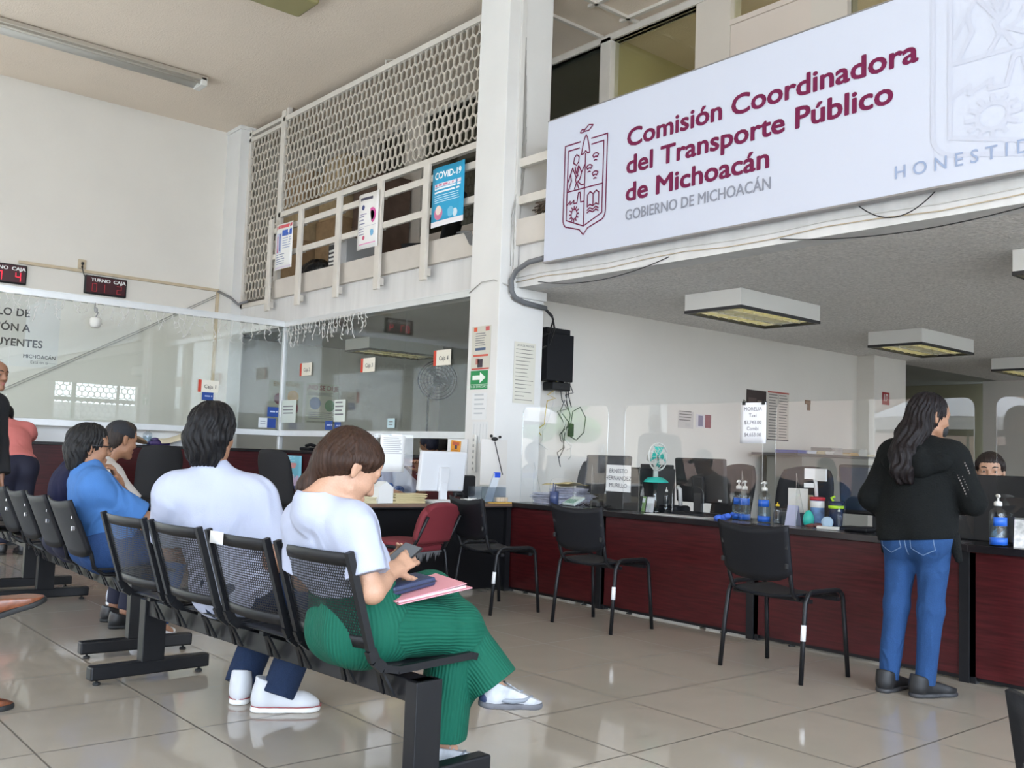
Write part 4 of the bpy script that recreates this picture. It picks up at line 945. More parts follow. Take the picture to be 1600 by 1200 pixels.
b = B(); b.tube([(5.44, 7.09, 2.62), (5.43, 6.9, 2.70), (5.43, 6.72, 2.70), (5.5, 6.64, 2.66), (5.6, 6.635, 2.64)], .005, 5); obj('pillar_wire', b, mat('grey_wire', (.42, .41, .39), .5), label='thin grey wire strung across the pillar at beam height', cat='cable')
random.seed(3)
b = B()
for i in range(9):
    b.tube([(5.645+.006*i, 6.645, 5.0-.12*i), (5.65+random.uniform(-.02, .05), 6.64, 3.8), (5.56+random.uniform(-.02, .1), 6.64, 3.3), (5.58+random.uniform(-.03, .05), 6.64, 2.75+.1*random.random())], .0035, 5)
obj('wire_bundle', b, mat('grey_wire', (.42, .41, .39), .5), label='bundle of thin wires running down the office side of the pillar', cat='cable')
b = B()
for i in range(14):
    pts = [(5.68+.1*random.random(), 6.25+.3*random.random(), 3.30+.14*random.random()) for k in range(5)]; b.tube(pts, .007, 5)
obj('wire_nest', b, mat('brown_wire', (.16, .12, .09), .6), label='nest of tangled brown wire on the ledge left of the sign', cat='cable')
b = B()
for i in range(6): b.tube([(5.57, 7.4+.02*i, 3.28), (5.55, 7.25+.02*i, 3.25), (5.54, 7.17+.015*i, 3.12), (5.55, 7.12, 2.98+.02*i)], .006, 5)
obj('wire_bundle', b, mat('grey_hose', (.2, .2, .21), .5), label='grey wires hanging over the kickplate beside the pillar', cat='cable')

# ---------------------------------------------------------------- office wall and far things
paper('dark_photo', 'dark photograph print pinned on the office wall above the price sheet', 'picture', fy(9.60, 6.995, 1.78), .40, .24, (58, 46, 44), [(.1, .3, .5, .6, (90, 75, 70)), (.55, .4, .9, .5, (120, 105, 95))])
paper('notice_table', 'printed two column timetable on the office wall', 'paper', fy(10.03, 6.995, 1.43), .45, .60, (208, 200, 190), [(0, .97, 1, 1, (170, 80, 70)), (0, 0, 1, .02, (60, 55, 60)), (.48, .05, .5, .95, (150, 145, 140))] + lines(16, .05, .46, .06, .92, (120, 115, 112)) + lines(16, .53, .96, .06, .92, (130, 125, 122)))
paper('wall_notice', 'small printed notice on the office wall left of the maroon leaflet', 'paper', fy(8.36, 6.995, 1.50), .26, .19, (200, 196, 192), lines(4, .05, .95, .45, .95, (110, 108, 106)) + [(.45, .1, .8, .3, (190, 188, 186))])
paper('wall_leaflet', 'leaflet with a portrait and a maroon side on the office wall', 'leaflet', fy(8.665, 6.995, 1.52), .27, .15, (214, 210, 214), [(.6, 0, 1, 1, (130, 55, 72)), (.15, .1, .45, .9, (120, 120, 150))])
b = B(); b.bx(9.62, 9.7, 6.99, 7.0, 1.72, 1.74)
t = empty('light_switch', (10.9, 7.0, 1.88), 0, 'broken brown wall socket on the office wall right of the timetable', 'socket')
b = B(); b.bx(-.06, .06, -.012, 0, .04, .09, .004); b.bx(-.005, .05, -.014, 0, -.04, .05, .004); obj('plate', b, mat('rusty_brown', (.18, .10, .05), .7), t)
paper('fire_sign', 'small red fire equipment sign on the far office column', 'sign', fy(12.30, 6.745, 2.0), .19, .17, (150, 40, 42), [(.2, .3, .32, .85, (235, 225, 220)), (.45, .3, .57, .85, (235, 225, 220)), (.45, .75, .8, .85, (235, 225, 220)), (.7, .4, .8, .75, (235, 225, 220))])
t = empty('paper_shelf', (10.4, 6.35, 0), 0, 'grey cabinet with a long shelf stacked with papers behind the front counter', 'cabinet')
b = B(); b.bx(-.65, .80, -.03, .45, 0, 1.24, .005); obj('body', b, mat('grey_cabinet', (.24, .23, .20), .6), t)
b = B(); b.bx(-.82, .95, -.08, .55, 1.24, 1.27, .004); obj('shelf', b, mat('dark_shelf', (.10, .095, .09), .5), t)
random.seed(21)
for i in range(9):
    x = 9.68+.185*i; h = random.choice((.025, .04, .06, .09)); c = random.choice(((.50, .42, .28), (.62, .60, .56), (.55, .36, .18), (.42, .40, .38)))
    if i < 2: c = ((.09, .12, .35), (.55, .57, .62))[i]
    b = B()
    for k in range(max(1, int(h/.012))): b.box((0, 0, .006+.012*k), (.21, .30, .011), .001, random.uniform(-.15, .15))
    obj('paper_stack', b, mat('stack_paper_%d' % i, c, .8), loc=(x, 6.42, 1.271), label=('blue folder lying at the left end of the grey cabinet shelf' if i == 0 else 'white and blue printed packs second from the left on the grey cabinet shelf' if i == 1 else 'loose paper stack in the row on the grey cabinet shelf'), cat='papers', group='paper stacks on the cabinet shelf')

# ---------------------------------------------------------------- things on the front counter
MON = mat('black_monitor_plastic', (.012, .012, .013), .45)
def monitor(label, x, y, z, w, h, rz, m=MON, tilt=.10, logo=True, lit=None):
    """back of the screen looks along local -x"""
    t = empty('monitor', (x, y, z), rz, label, 'monitor', 'computer monitors on the counters')
    T = Matrix.Translation((0, 0, .09)) @ Matrix.Rotation(tilt, 4, 'Y')
    b = B(); b.bx(-.025, .018, -w/2, w/2, 0, h, .012, M=T); obj('shell', b, m, t)
    b = B(); b.bx(.017, .021, -w/2+.015, w/2-.015, .03, h-.015, M=T); obj('screen', b, mat('dark_screen', (.02, .03, .05), .15), t)
    b = B(); b.bx(-.05, -.01, -.05, .05, 0, .2, .008, M=T); b.bx(-.06, -.03, -.035, .035, .01, .16, .004); b.bx(-.13, .09, -.12, .12, 0, .012, .004); obj('stand', b, m, t)
    if logo: b = B(); b.bx(-.028, -.024, -w/2+.03, -w/2+.06, .02, .035, M=T); obj('label', b, LAMPW, t)
    return t
monitor('black monitor seen from behind, right of the teal fan on the front counter', 5.78, 4.59, .735, .46, .33, .0, tilt=-.10)
monitor('dark grey monitor seen from behind, left of the name card', 5.80, 5.60, .735, .44, .33, .15, mat('grey_monitor_plastic', (.035, .037, .042), .45))
t = monitor('slim monitor facing the counter beside the standing woman, reflecting a blue shirt', 5.80, 3.22, .735, .46, .32, math.pi+.1, logo=False)
b = B(); b.bx(-.30, -.26, -.42, .42, 0, .375, .006); b.bx(-.26, .2, .36, .42, 0, .05); b.bx(-.26, .2, -.42, -.36, 0, .05); obj('privacy_panel', b, mat('black_board', (.008, .008, .009), .5), loc=(5.95, 2.22, .735), label='tall black panel on the counter in front of the seated clerk, at the right edge', cat='panel')
t = empty('document_tray', (5.72, 5.17, .735), 0, 'black upright document tray holding the name card on the front counter', 'tray')
b = B(); b.bx(-.22, -.20, -.20, .17, 0, .32, .006); b.bx(-.2, .2, -.20, -.185, 0, .33, .006); b.bx(-.2, .2, .155, .17, 0, .33, .006); b.bx(.18, .2, -.185, .155, 0, .36, .006); obj('body', b, MON, t)
paper('name_card', 'white name card with three lines of capitals on the black tray', 'sign', fx(5.495, 5.31, .875), .26, .205, (222, 222, 222), [], [('ERNESTO', .5, .70, .046, (70, 70, 80)), ('HERNANDEZ', .5, .43, .046, (70, 70, 80)), ('MURILLO', .5, .16, .046, (70, 70, 80))])
TEAL = mat('teal_plastic', (.03, .48, .40), .35)
t = empty('desk_fan', (5.64, 4.93, .735), 0, 'small teal and white desk fan on the front counter', 'fan')
b = B(); b.lathe([(.09, 0), (.088, .01), (.05, .02), (.03, .04), (.022, .12), (.02, .23)], (0, 0, 0)); obj('column', b, clear('clear_column', (.85, .9, .9), .1, .6), t)
b = B(); b.lathe([(.03, .265), (.06, .26), (.095, .235), (.10, .225), (.06, .225), (.02, .228)], (0, 0, 0), 28); obj('cup', b, TEAL, t)
b = B(); b.tube([(0, 0, .26), (0, 0, .36), (0, .01, .40)], [.02, .018, .016], 12); b.tube([(0, .075, .41), (0, .0, .41)], [.028, .04], 16); obj('motor', b, LAMPW, t)
fc = Vector((0, -.02, .42)); b = B()
for r_, dy in ((.03, -.04), (.06, -.035), (.09, -.015), (.105, 0), (.09, .015)): b.tube([fc+Vector((r_*math.cos(a*.2618), dy, r_*math.sin(a*.2618))) for a in range(24)], .0022 if r_ != .105 else .006, 5, closed=True)
for k in range(16):
    a = k*math.pi/8; b.tube([fc+Vector((q*math.cos(a), dy, q*math.sin(a))) for q, dy in ((.02, -.042), (.06, -.035), (.105, 0))], .0014, 4)
obj('guard', b, LAMPW, t)
b = B()
for k in range(4):
    a0 = k*math.pi/2
    b.add([tuple(fc+Vector((r_*math.cos(a0+da), dy, r_*math.sin(a0+da)))) for r_, da, dy in ((.015, -.4, -.01), (.085, -.55, -.02), (.09, .45, .01), (.015, .5, .0))], [(0, 1, 2, 3)])
b.ell(tuple(fc+Vector((0, -.02, 0))), (.018, .018, .018)); obj('blades', b, TEAL, t)
BLUEP = mat('blue_plastic', (.02, .08, .55), .35)
t = empty('phone_stand', (5.58, 5.08, .735), 0, 'blue plastic phone stand shaped like a fork on the front counter', 'stand')
b = B(); b.bx(-.02, .02, -.07, .07, 0, .012, .004); b.bx(-.01, .01, -.04, .04, .05, .075, .004); obj('base', b, BLUEP, t)
for s in (-1, 1): b = B(); b.tube([(0, s*.035, .01), (0, s*.04, .11), (0, s*.075, .17), (0, s*.09, .235)], .012, 8); obj('prong', b, BLUEP, t)
cols = ((90, 130, 110), (70, 62, 60), (120, 150, 95), (190, 190, 195))
for i in range(4):
    M = Matrix.Translation((5.53, 5.18-.085*i, .737)) @ Matrix.Rotation(.18, 4, 'Y') @ fx(0, 0, 0)
    paper('brochure', 'upright brochure number %s from the name card in the clear holder row' % ('nearest', 'second', 'third', 'furthest')[i], 'brochure', M, .075, .115, cols[i], [(.1, .6, .9, .9, (215, 220, 222)), (.3, .2, .6, .5, (175, 185, 180))], group='brochures in front of the desk fan')
def bottle(label, x, y, z, h, r, liquid, body, pump=True, lab=None, grp='hand sanitiser bottles on the counter', capm=None, s=1):
    t = empty('pump_bottle' if pump else 'small_bottle', (x, y, z), random.uniform(0, 1), label, 'bottle', grp)
    b = B(); b.lathe([(r*.9, 0), (r, .01), (r, h*.62), (r*.9, h*.70), (r*.42, h*.75), (r*.40, h*.80)], (0, 0, 0), 20); obj('body', b, body, t)
    b = B(); b.lathe([(r*.86, .004), (r*.93, .012), (r*.93, h*.5), (r*.1, h*.5)], (0, 0, 0), 20); obj('liquid', b, liquid, t)
    if lab:
        for z0, z1, a0, a1 in ((.03, .17, 1.9, 4.6), (.40, .57, 2.5, 4.3)):
            b = B(); b.sheet(lambda u, v: (r*1.025*math.cos(a0+(a1-a0)*u), r*1.025*math.sin(a0+(a1-a0)*u), h*(z0+(z1-z0)*v)), 10, 1, .0008); obj('label', b, lab, t)
    b = B(); b.lathe([(r*.46, h*.79), (r*.46, h*.86), (r*.3, h*.88), (r*.13, h*.885), (r*.12, h*.97)], (0, 0, 0), 16)
    if pump: b.tube([(0, 0, h*.97), (-.005, 0, h*.99), (-.03, 0, h*.99), (-.05, 0, h*.97)], [.007, .008, .007, .005], 8); b.tube([(.02, 0, h*.985), (-.02, 0, h*.985)], .01, 8)
    obj('pump' if pump else 'cap', b, capm or LAMPW, t)
    return t
GEL = clear('clear_gel', (.80, .88, .92), .06, .5); PET = clear('clear_bottle', (.90, .93, .95), .06, .6); BLAB = mat('blue_label', (.02, .12, .55), .4)
bottle('tall clear gel bottle with pump, left of the pair beside the black monitor', 5.60, 4.13, .735, .27, .042, GEL, PET, lab=BLAB)
bottle('tall clear gel bottle with pump, right of the pair beside the black monitor', 5.56, 4.05, .735, .27, .042, GEL, PET, lab=BLAB)
bottle('clear gel bottle with blue label and pump above the third black chair', 5.54, 3.875, .735, .27, .044, GEL, PET, lab=BLAB)
bottle('clear gel bottle with blue label and pump at the right edge of the photo', 5.36, 2.275, .735, .27, .045, GEL, PET, lab=BLAB)
bottle('small spray bottle with a white cap right of the desk fan', 5.62, 4.80, .735, .20, .022, GEL, PET, False, grp='small bottles on the counter')
bottle('small clear bottle with a white cap beside the dark tumbler', 5.52, 3.31, .735, .14, .018, GEL, PET, False, grp='small bottles on the counter')
bottle('clear jar with a yellow lid in front of the pen organiser', 5.50, 3.745, .735, .15, .028, PET, PET, False, grp='small bottles on the counter', capm=mat('yellow_lid', (.75, .50, .02), .4))
t = empty('desk_organiser', (5.62, 3.66, .735), 0, 'grey desk organiser holding cream envelopes and a folded card', 'organiser')
b = B(); b.bx(-.07, -.06, -.11, .11, 0, .085, .004); b.bx(.06, .07, -.11, .11, 0, .11, .004); b.bx(-.06, .06, -.11, -.10, 0, .1, .003); b.bx(-.06, .06, .10, .11, 0, .1, .003); b.bx(-.06, .06, -.1, .1, 0, .008); obj('tray', b, mat('grey_plastic', (.06, .065, .07), .5), t)
for i, (dx, w, h, c, lb) in enumerate(((.03, .19, .19, (.60, .48, .32), 'large kraft envelope at the back of the desk organiser'), (.0, .15, .23, (.70, .69, .66), 'white sheet standing in the desk organiser'))):
    b = B(); b.box((0, 0, h/2), (.004, w, h), .0, 0); obj('envelope', b, mat('envelope_%d' % i, c, .7), loc=(5.62+dx, 3.67, .745), label=lb, cat='envelope')
b = B(); b.sheet(lambda u, v: (.05-.1*abs(2*u-1) if False else (-.035+.07*u), -.04+.08*v, .13*(1-abs(2*u-1))), 2, 1, .002, smooth=False); obj('folded_card', b, mat('lilac_card', (.45, .46, .62), .6), loc=(5.49, 3.62, .737), label='lilac tent card folded in front of the desk organiser', cat='card')
b = B(); b.lathe([(.001, 0), (.022, .006), (.034, .03), (.036, .05), (.030, .078), (.018, .10), (.006, .108), (.001, .109)], (0, 0, 0), 24); obj('teal_egg', b, TEAL, loc=(5.46, 3.487, .736), label='teal egg shaped ornament on the front counter', cat='ornament')
t = empty('snack_can', (5.58, 3.50, .735), 0, 'tall printed snack can with a red rim on the front counter', 'can')
b = B(); b.lathe([(.043, 0), (.044, .006), (.044, .16), (.045, .17)], (0, 0, 0), 24); obj('body', b, mat('blue_print_can', (.12, .22, .42), .35, var=.5, scale=14), t)
b = B(); b.lathe([(.044, .17), (.049, .172), (.049, .19), (.044, .192)], (0, 0, 0), 24); obj('rim', b, mat('red_plastic', (.45, .02, .03), .4), t)
b = B(); b.lathe([(.0445, .125), (.0452, .127), (.0452, .166), (.0445, .168)], (0, 0, 0), 24); obj('white_band', b, mat('off_white_print', (.72, .70, .68), .5), t)
b = B(); b.tube([(5.60, 3.52, .93), (5.605, 3.53, 1.02), (5.60, 3.54, 1.06)], .012, 8)
b.box((5.585, 3.56, 1.075), (.012, .07, .07), 0, .3); b.box((5.585, 3.48, 1.07), (.012, .09, .08), 0, -.2); b.box((5.59, 3.56, 1.0), (.012, .08, .03), 0, .5)
obj('paper_clips', b, mat('white_tape', (.7, .7, .7), .5), label='white paper tags clipped above the snack can', cat='tags')
t = empty('tumbler', (5.62, 3.39, .735), 0, 'dark blue tumbler with a lime band on the front counter', 'cup')
b = B(); b.lathe([(.034, 0), (.038, .01), (.046, .15), (.046, .17)], (0, 0, 0), 24); obj('body', b, mat('navy_plastic', (.012, .018, .05), .35), t)
LIME = mat('lime_plastic', (.45, .75, .02), .4)
b = B(); b.lathe([(.0465, .125), (.048, .127), (.048, .142), (.0465, .144)], (0, 0, 0), 24); b.tube([(0, .02, .17), (0, .035, .19), (0, .01, .20)], .008, 8); obj('lime_band', b, LIME, t)
t = empty('tape_dispenser', (5.44, 3.33, .735), .2, 'white tape dispenser with a roll on the front counter', 'dispenser')
b = B(); b.bx(-.03, .03, -.07, .07, 0, .02, .006); obj('base', b, LAMPW, t)
b = B(); b.lathe([(.018, -.011), (.035, -.011), (.035, .011), (.018, .011)], (0, 0, 0), 20, None, Matrix.Translation((0, .01, .045)) @ Matrix.Rotation(math.pi/2, 4, 'Y')); obj('roll', b, mat('pale_blue_roll', (.45, .60, .75), .4), t)
b = B(); b.ell((0, 0, .018), (.022, .05, .018)); b.ell((0, .07, .016), (.02, .04, .016)); obj('brown_snack', b, mat('brown_wrap', (.16, .05, .04), .4), loc=(5.45, 3.40, .735), label='small brown wrapped snack beside the tape dispenser', cat='snack')
b = B(); b.bx(-.06, .06, -.10, .08, 0, .03, .012); obj('stapler', b, BLKP, loc=(5.50, 3.18, .735), label='black stapler beside the standing woman on the counter', cat='stapler')
paper('price_sheet', 'white sheet with taxi and combi prices clipped on the clear counter screen', 'sign', fx(5.392, 3.975, 1.262), .205, .272, (236, 237, 242), [], [('MORELIA', .5, .80, .034, (90, 90, 100)), ('Taxi', .5, .64, .034, (90, 90, 100)), ('$3,743.00', .5, .47, .034, (90, 90, 100)), ('Combi', .5, .32, .034, (90, 90, 100)), ('$4,653.00', .5, .17, .034, (90, 90, 100))], curl=.006)
for y, lb in ((3.945, 'left'), (3.79, 'right')):
    b = B(); b.bx(-.012, .012, -.014, .014, -.012, .012, .003); b.tube([(-.004, -.008, .012), (-.01, 0, .026), (-.004, .008, .012)], .002, 5); obj('binder_clip', b, BLK, loc=(5.396, y, 1.53), label='small black binder clip at the %s top corner of the price sheet' % lb, cat='clip', group='binder clips on the price sheet')
# left end of the front counter
t = empty('calculator', (5.50, 5.66, .735), -.2, 'pale desk calculator tilted beside the grey monitor', 'calculator')
T = Matrix.Rotation(-.5, 4, 'Y')
b = B(); b.bx(-.05, .07, -.09, .09, .03, .05, .004, M=T); obj('case', b, mat('pale_green_plastic', (.60, .68, .66), .5), t)
b = B()
for i in range(4):
    for j in range(3): b.bx(-.04+.022*j, -.026+.022*j, -.07+.036*i, -.045+.036*i, .05, .054, M=T)
obj('keys', b, mat('grey_green_keys', (.20, .36, .28), .5), t)
random.seed(9)
for i, (x, y, lb) in enumerate(((5.55, 6.05, 'stack of plastic sleeved files at the left end of the front counter'), (5.72, 5.98, 'second stack of sleeved files behind the first at the left end of the front counter'))):
    b = B()
    for k in range(12 if i == 0 else 18): b.box((random.uniform(-.02, .02), random.uniform(-.02, .02), .004+.0075*k), (.22, .31, .006), .001, random.uniform(-.25, .25))
    obj('file_stack', b, mat('lilac_sleeves', (.48, .49, .60), .35, var=.2, scale=30), loc=(x, y-.06 if i else y-.08, .735), label=lb, cat='papers', group='file stacks on the front counter')
b = B(); b.sheet(lambda u, v: (-.12+.24*u, -.16+.32*v, .012*math.sin(5*u)+.01*math.sin(4*v+1)), 8, 8, .004); obj('open_folder', b, mat('manila_folder', (.62, .50, .26), .7), loc=(5.62, 5.90, .90), label='manila folder lying on top of the sleeved files', cat='folder')
b = B(); b.lathe([(.035, 0), (.04, .11)], (0, 0, 0), 18); b.tube([(.01, 0, .02), (.03, .02, .17)], .004, 6); b.tube([(-.01, .01, .02), (-.02, -.01, .18)], .004, 6); obj('pen_cup', b, mat('dark_blue_cup', (.05, .07, .16), .3), loc=(5.42, 5.82, .735), label='blue pen cup with pens beside the sleeved files', cat='cup')
b = B()
for k in range(5): b.tube([(5.50+.03*math.sin(k+i*.7), 5.50-.05*i+.02*k, .745+.02*(i % 2)) for i in range(6)], .005, 5)
b.bx(5.46, 5.56, 5.36, 5.46, .736, .80, .02); obj('coiled_cable', b, CABLE, label='coiled black phone cord and handset on the front counter', cat='cord')
t = empty('corded_phone', (5.70, 4.79, .735), 0, 'black desk phone with a pale handset behind the spray bottle', 'phone')
b = B(); b.bx(-.09, .09, -.09, .09, 0, .06, .02); obj('body', b, BLKP, t)
b = B(); b.tube([(0, -.06, .06), (-.01, -.06, .18), (0, -.03, .20)], .016, 10); obj('handset', b, mat('grey_handset', (.45, .45, .44), .5), t)
b = B(); b.box((0, 0, .003), (.20, .5, .003), 0, .1); obj('glass_mat', b, mat('pale_papers', (.62, .60, .58), .3), loc=(5.45, 4.52, .735), label='flat sheets lying along the counter edge below the black monitor', cat='papers')
b = B()
for q_ in ((0, .02, .012, .03), (.01, -.02, .02, .028), (.0, -.05, .03, .024), (.01, .05, .01, .02), (.02, -.075, .045, .016)): b.ell((5.40+q_[0], 4.12+q_[1], .738+q_[2]), (q_[3], q_[3], q_[3]*.8))
obj('blue_cloth', b, mat('blue_cloth', (.04, .12, .55), .7), label='crumpled blue cloth on the counter edge before the gel bottles', cat='cloth')
b = B(); b.bx(-.2, .2, -.1, .1, 0, .025, .006); obj('keyboard', b, BLKP, loc=(5.62, 4.55, .735), rz=1.57, label='black keyboard under the black monitor', cat='keyboard')
t = empty('desk_calendar', (5.45, 2.12, .735), .3, 'standing desk calendar at the right edge of the counter', 'calendar')
b = B(); b.sheet(lambda u, v: (-.05+.10*u, -.10+.20*v, .15*(1-abs(2*u-1))), 2, 1, .003, smooth=False); obj('pages', b, mat('calendar_pages', (.62, .60, .58), .6, var=.25, scale=40), t)
b = B(); b.tube([(0, -.1, .15), (0, .1, .15)], .006, 6); obj('binding', b, CHROME, t)

# ---------------------------------------------------------------- things on the black desk
monitor('white monitor seen from behind on the black desk', 4.70, 6.42, .725, .47, .325, math.pi/2+.05, mat('white_monitor', (.66, .67, .69), .4), tilt=-.10)
t = empty('second_monitor', (5.03, 6.52, .725), 1.75, 'narrow black monitor edge on behind the white monitor', 'monitor')
b = B(); b.bx(-.03, .03, -.12, .12, .04, .22, .02); obj('shell', b, MON, t)
b = B(); b.bx(-.07, .07, -.08, .08, 0, .012, .004); b.bx(-.02, .02, -.03, .03, 0, .07); obj('stand', b, MON, t)
paper('taped_sheet', 'white typed sheet on a clear stand hiding the face of the desk clerk', 'paper', fy(4.035, 6.30, .965), .225, .28, (228, 228, 226), lines(9, .1, .9, .5, .92, (170, 170, 172)), curl=.008, group='sheets around the desk')
paper('taped_sheet', 'second white sheet just behind the typed one, left of the white monitor', 'paper', fy(4.20, 6.40, .99), .10, .27, (224, 226, 226), (), group='sheets around the desk')
t = empty('sheet_stand', (4.15, 6.36, .725), 0, 'clear acrylic stand that carries the typed sheets on the black desk', 'stand')
b = B(); b.bx(-.16, .2, -.045, -.04, 0, .53); b.bx(-.16, .2, -.06, .06, 0, .005); obj('panel', b, ACRYL, t)
t = empty('napkin_box', (4.07, 6.30, .727), .1, 'white peaked paper box on the black desk', 'box')
b = B(); b.prism([(-.07, 0), (.07, 0), (.07, .12), (0, .165), (-.07, .12)], .10, None, Matrix(((1, 0, 0, 0), (0, 0, 1, -.05), (0, 1, 0, 0), (0, 0, 0, 1)))); obj('body', b, mat('white_card', (.68, .68, .66), .6), t)
random.seed(4)
for i, (x, n, c, lb) in enumerate(((4.28, 9, (.60, .50, .28), 'stack of yellowed files right of the white peaked box on the black desk'), (3.88, 6, (.60, .53, .34), 'stack of yellowed papers left of the white peaked box on the black desk'), (4.62, 3, (.62, .62, .60), 'flat white papers under the edge of the white monitor'))):
    b = B()
    for k in range(n): b.box((random.uniform(-.015, .015), random.uniform(-.01, .01), .004+.008*k), (.30 if i != 1 else .2, .18, .007), .001, random.uniform(-.12, .12))
    obj('paper_stack', b, mat('desk_stack_%d' % i, c, .8), loc=(x+.03, 6.36 if i != 2 else 6.28, .725), label=lb, cat='papers', group='paper stacks on the black desk')
b = B()
for k in range(10): b.tube([(4.78+.18*random.random(), 6.24+.04*random.random(), .735+.03*random.random()) for i in range(4)], .006, 5)
obj('cable_heap', b, WCABLE, label='heap of white cables on the front edge of the black desk', cat='cable')
b = B(); b.tube([(4.80+.05*math.cos(a*.6), 6.28, .77+.045*math.sin(a*.6)) for a in range(6)], .007, 6); obj('black_hook', b, CABLE, label='small black cable loop standing in front of the white monitor', cat='cable')
t = empty('clear_tray', (5.12, 6.32, .727), 0, 'clear plastic tray holding sleeves with blue tops on the desk corner', 'tray')
b = B(); b.bx(-.13, .13, -.09, -.086, 0, .13); b.bx(-.13, .13, .086, .09, 0, .13); b.bx(-.13, -.126, -.09, .09, 0, .13); b.bx(.126, .13, -.09, .09, 0, .13); b.bx(-.13, .13, -.09, .09, 0, .004); obj('box', b, clear('frosted_plastic', (.80, .84, .88), .15, .5, .2), t)
for i in range(3):
    b = B(); b.add([(-.03, 0, .0), (.05, 0, .0), (.13, .0, .22), (.07, .0, .24), (-.03, .004, .0), (.05, .004, 0), (.13, .004, .22), (.07, .004, .24)], [(0, 1, 2, 3), (7, 6, 5, 4), (0, 4, 5, 1), (1, 5, 6, 2), (2, 6, 7, 3), (3, 7, 4, 0)]); s_ = obj('plastic_sleeve', b, mat('pale_sleeve', (.60, .64, .68), .3), loc=(5.10+.02*i, 6.29+.03*i, .734), label='translucent sleeve with a blue top, %s in the clear tray' % ('front', 'middle', 'back')[i], cat='sleeve', group='sleeves in the clear tray')
    b = B(); b.bx(.07, .13, -.004, .008, .20, .245, .004); obj('blue_top', b, BLUEP, s_)
b = B(); b.box((0, 0, .005), (.20, .08, .008), 0, .05); obj('manila_envelope', b, mat('ochre_envelope', (.62, .36, .08), .7), loc=(5.17, 6.21, .725), label='ochre envelope lying on the front corner of the black desk', cat='envelope')
b = B()
for k in range(5): b.box((-.05+.022*k, 0, .02), (.017, .05, .035), .002, .1)
obj('rubber_stamps', b, mat('pale_wood_stamp', (.58, .48, .36), .6), loc=(5.21, 6.235, .736), label='row of small wooden stamps on the ochre envelope', cat='stamps')
# clipboard sheets hanging low on the pillar behind the desk
paper('hanging_board', 'white board hanging at the left of the pillar foot behind the white monitor', 'paper', fx(5.442, 7.33, .86), .30, .40, (226, 228, 230), (), th=.006, group='white boards at the pillar foot')
paper('hanging_board', 'cream board hanging on the pillar corner behind the desk', 'paper', fy(5.30, 6.652, .86), .30, .40, (218, 214, 208), (), th=.006, group='white boards at the pillar foot')
b = B(); b.tube([(5.45, 6.645, 1.24), (5.55, 6.642, .95)], .004, 5); obj('thin_cord', b, CABLE, label='thin dark cord across the cream board at the pillar foot', cat='cord')
b = B(); b.ell((0, 0, 0), (.035, .02, .018)); b.ell((-.04, 0, .025), (.014, .014, .014)); b.ell((.06, 0, .02), (.014, .012, .012)); obj('black_clip', b, RUB, loc=(5.44, 6.637, 1.265), label='black clip at the top of the cream board', cat='clip')
paper('orange_flyer', 'orange flyer pinned crooked above the white monitor', 'flyer', fx(5.435, 7.28, 1.095) @ Matrix.Rotation(-.08, 4, 'Z'), .15, .155, (222, 150, 45), [(.15, .72, .85, .92, (190, 90, 60)), (.4, .5, .65, .72, (70, 50, 80))] + lines(3, .1, .9, .12, .4, (190, 120, 40)))
t = empty('power_strip', (5.43, 6.90, .96), 0, 'white power strip hanging down the pillar face', 'power strip')
b = B(); b.bx(-.02, .0, -.022, .022, 0, .34, .006); obj('strip', b, LAMPW, t)
b = B()
for k in range(6): b.bx(-.023, -.019, -.010, .010, .02+.052*k, .045+.052*k)
obj('socket', b, mat('grey_sockets', (.35, .35, .34), .5), t)
# blue poster on the cashier counter
paper('counter_poster', 'blue and red curled poster taped to the maroon cashier counter', 'poster', fx(5.60, 11.02, .63), .58, .40, (120, 190, 210), [(.05, .62, .8, .78, (215, 150, 150)), (0, 0, .9, .10, (70, 75, 120)), (.6, .1, .95, .4, (200, 180, 205))] + lines(3, .08, .7, .84, .95, (190, 225, 235)) + lines(4, .08, .7, .2, .5, (190, 225, 235)), curl=.03)
# small things on the cashier counter
b = B(); b.sheet(lambda u, v: (-.16+.32*u, -.13+.26*v, .02+.16*u*u*.6+.05*(1-(2*v-1)**2)), 8, 8, .006); obj('straw_hat', b, mat('cream_felt', (.62, .55, .40), .8), loc=(4.30, 11.20, 1.10), label='cream hat resting tilted on the cashier counter', cat='hat')
bottle('small clear gel bottle right of the cream hat on the cashier counter', 4.52, 11.20, 1.095, .15, .035, GEL, PET, True, grp='gel bottles on the cashier counter')
bottle('clear gel bottle left of the cream hat on the cashier counter', 4.02, 11.20, 1.095, .20, .05, GEL, PET, True, grp='gel bottles on the cashier counter')
bottle('small gel bottle beside the head of the man in the white tee', 4.98, 11.2, 1.095, .15, .035, GEL, PET, True, grp='gel bottles on the cashier counter')
b = B(); b.bx(-.12, .12, -.08, .08, 0, .05, .02); b.ell((-.03, 0, .06), (.06, .04, .03)); obj('purple_tray', b, mat('purple_plastic', (.05, .03, .12), .4), loc=(4.15, 11.22, 1.095), label='dark purple tray in front of the cream hat on the cashier counter', cat='tray')
t = empty('receipt_printer', (5.82, 9.95, 1.095), 0, 'black receipt printer inside the cashier counter beyond the glass', 'printer')
b = B(); b.bx(-.12, .15, -.22, .22, 0, .16, .02); obj('case', b, BLKP, t)
b = B(); b.bx(-.123, -.119, -.16, -.06, .09, .12); obj('panel', b, mat('grey_panel', (.2, .2, .2), .4), t)
t = empty('desk_telephone', (5.80, 10.62, 1.095), 0, 'black telephone on the cashier counter near the glass corner', 'phone')
b = B(); b.bx(-.09, .09, -.12, .12, 0, .04, .015); obj('body', b, BLKP, t)
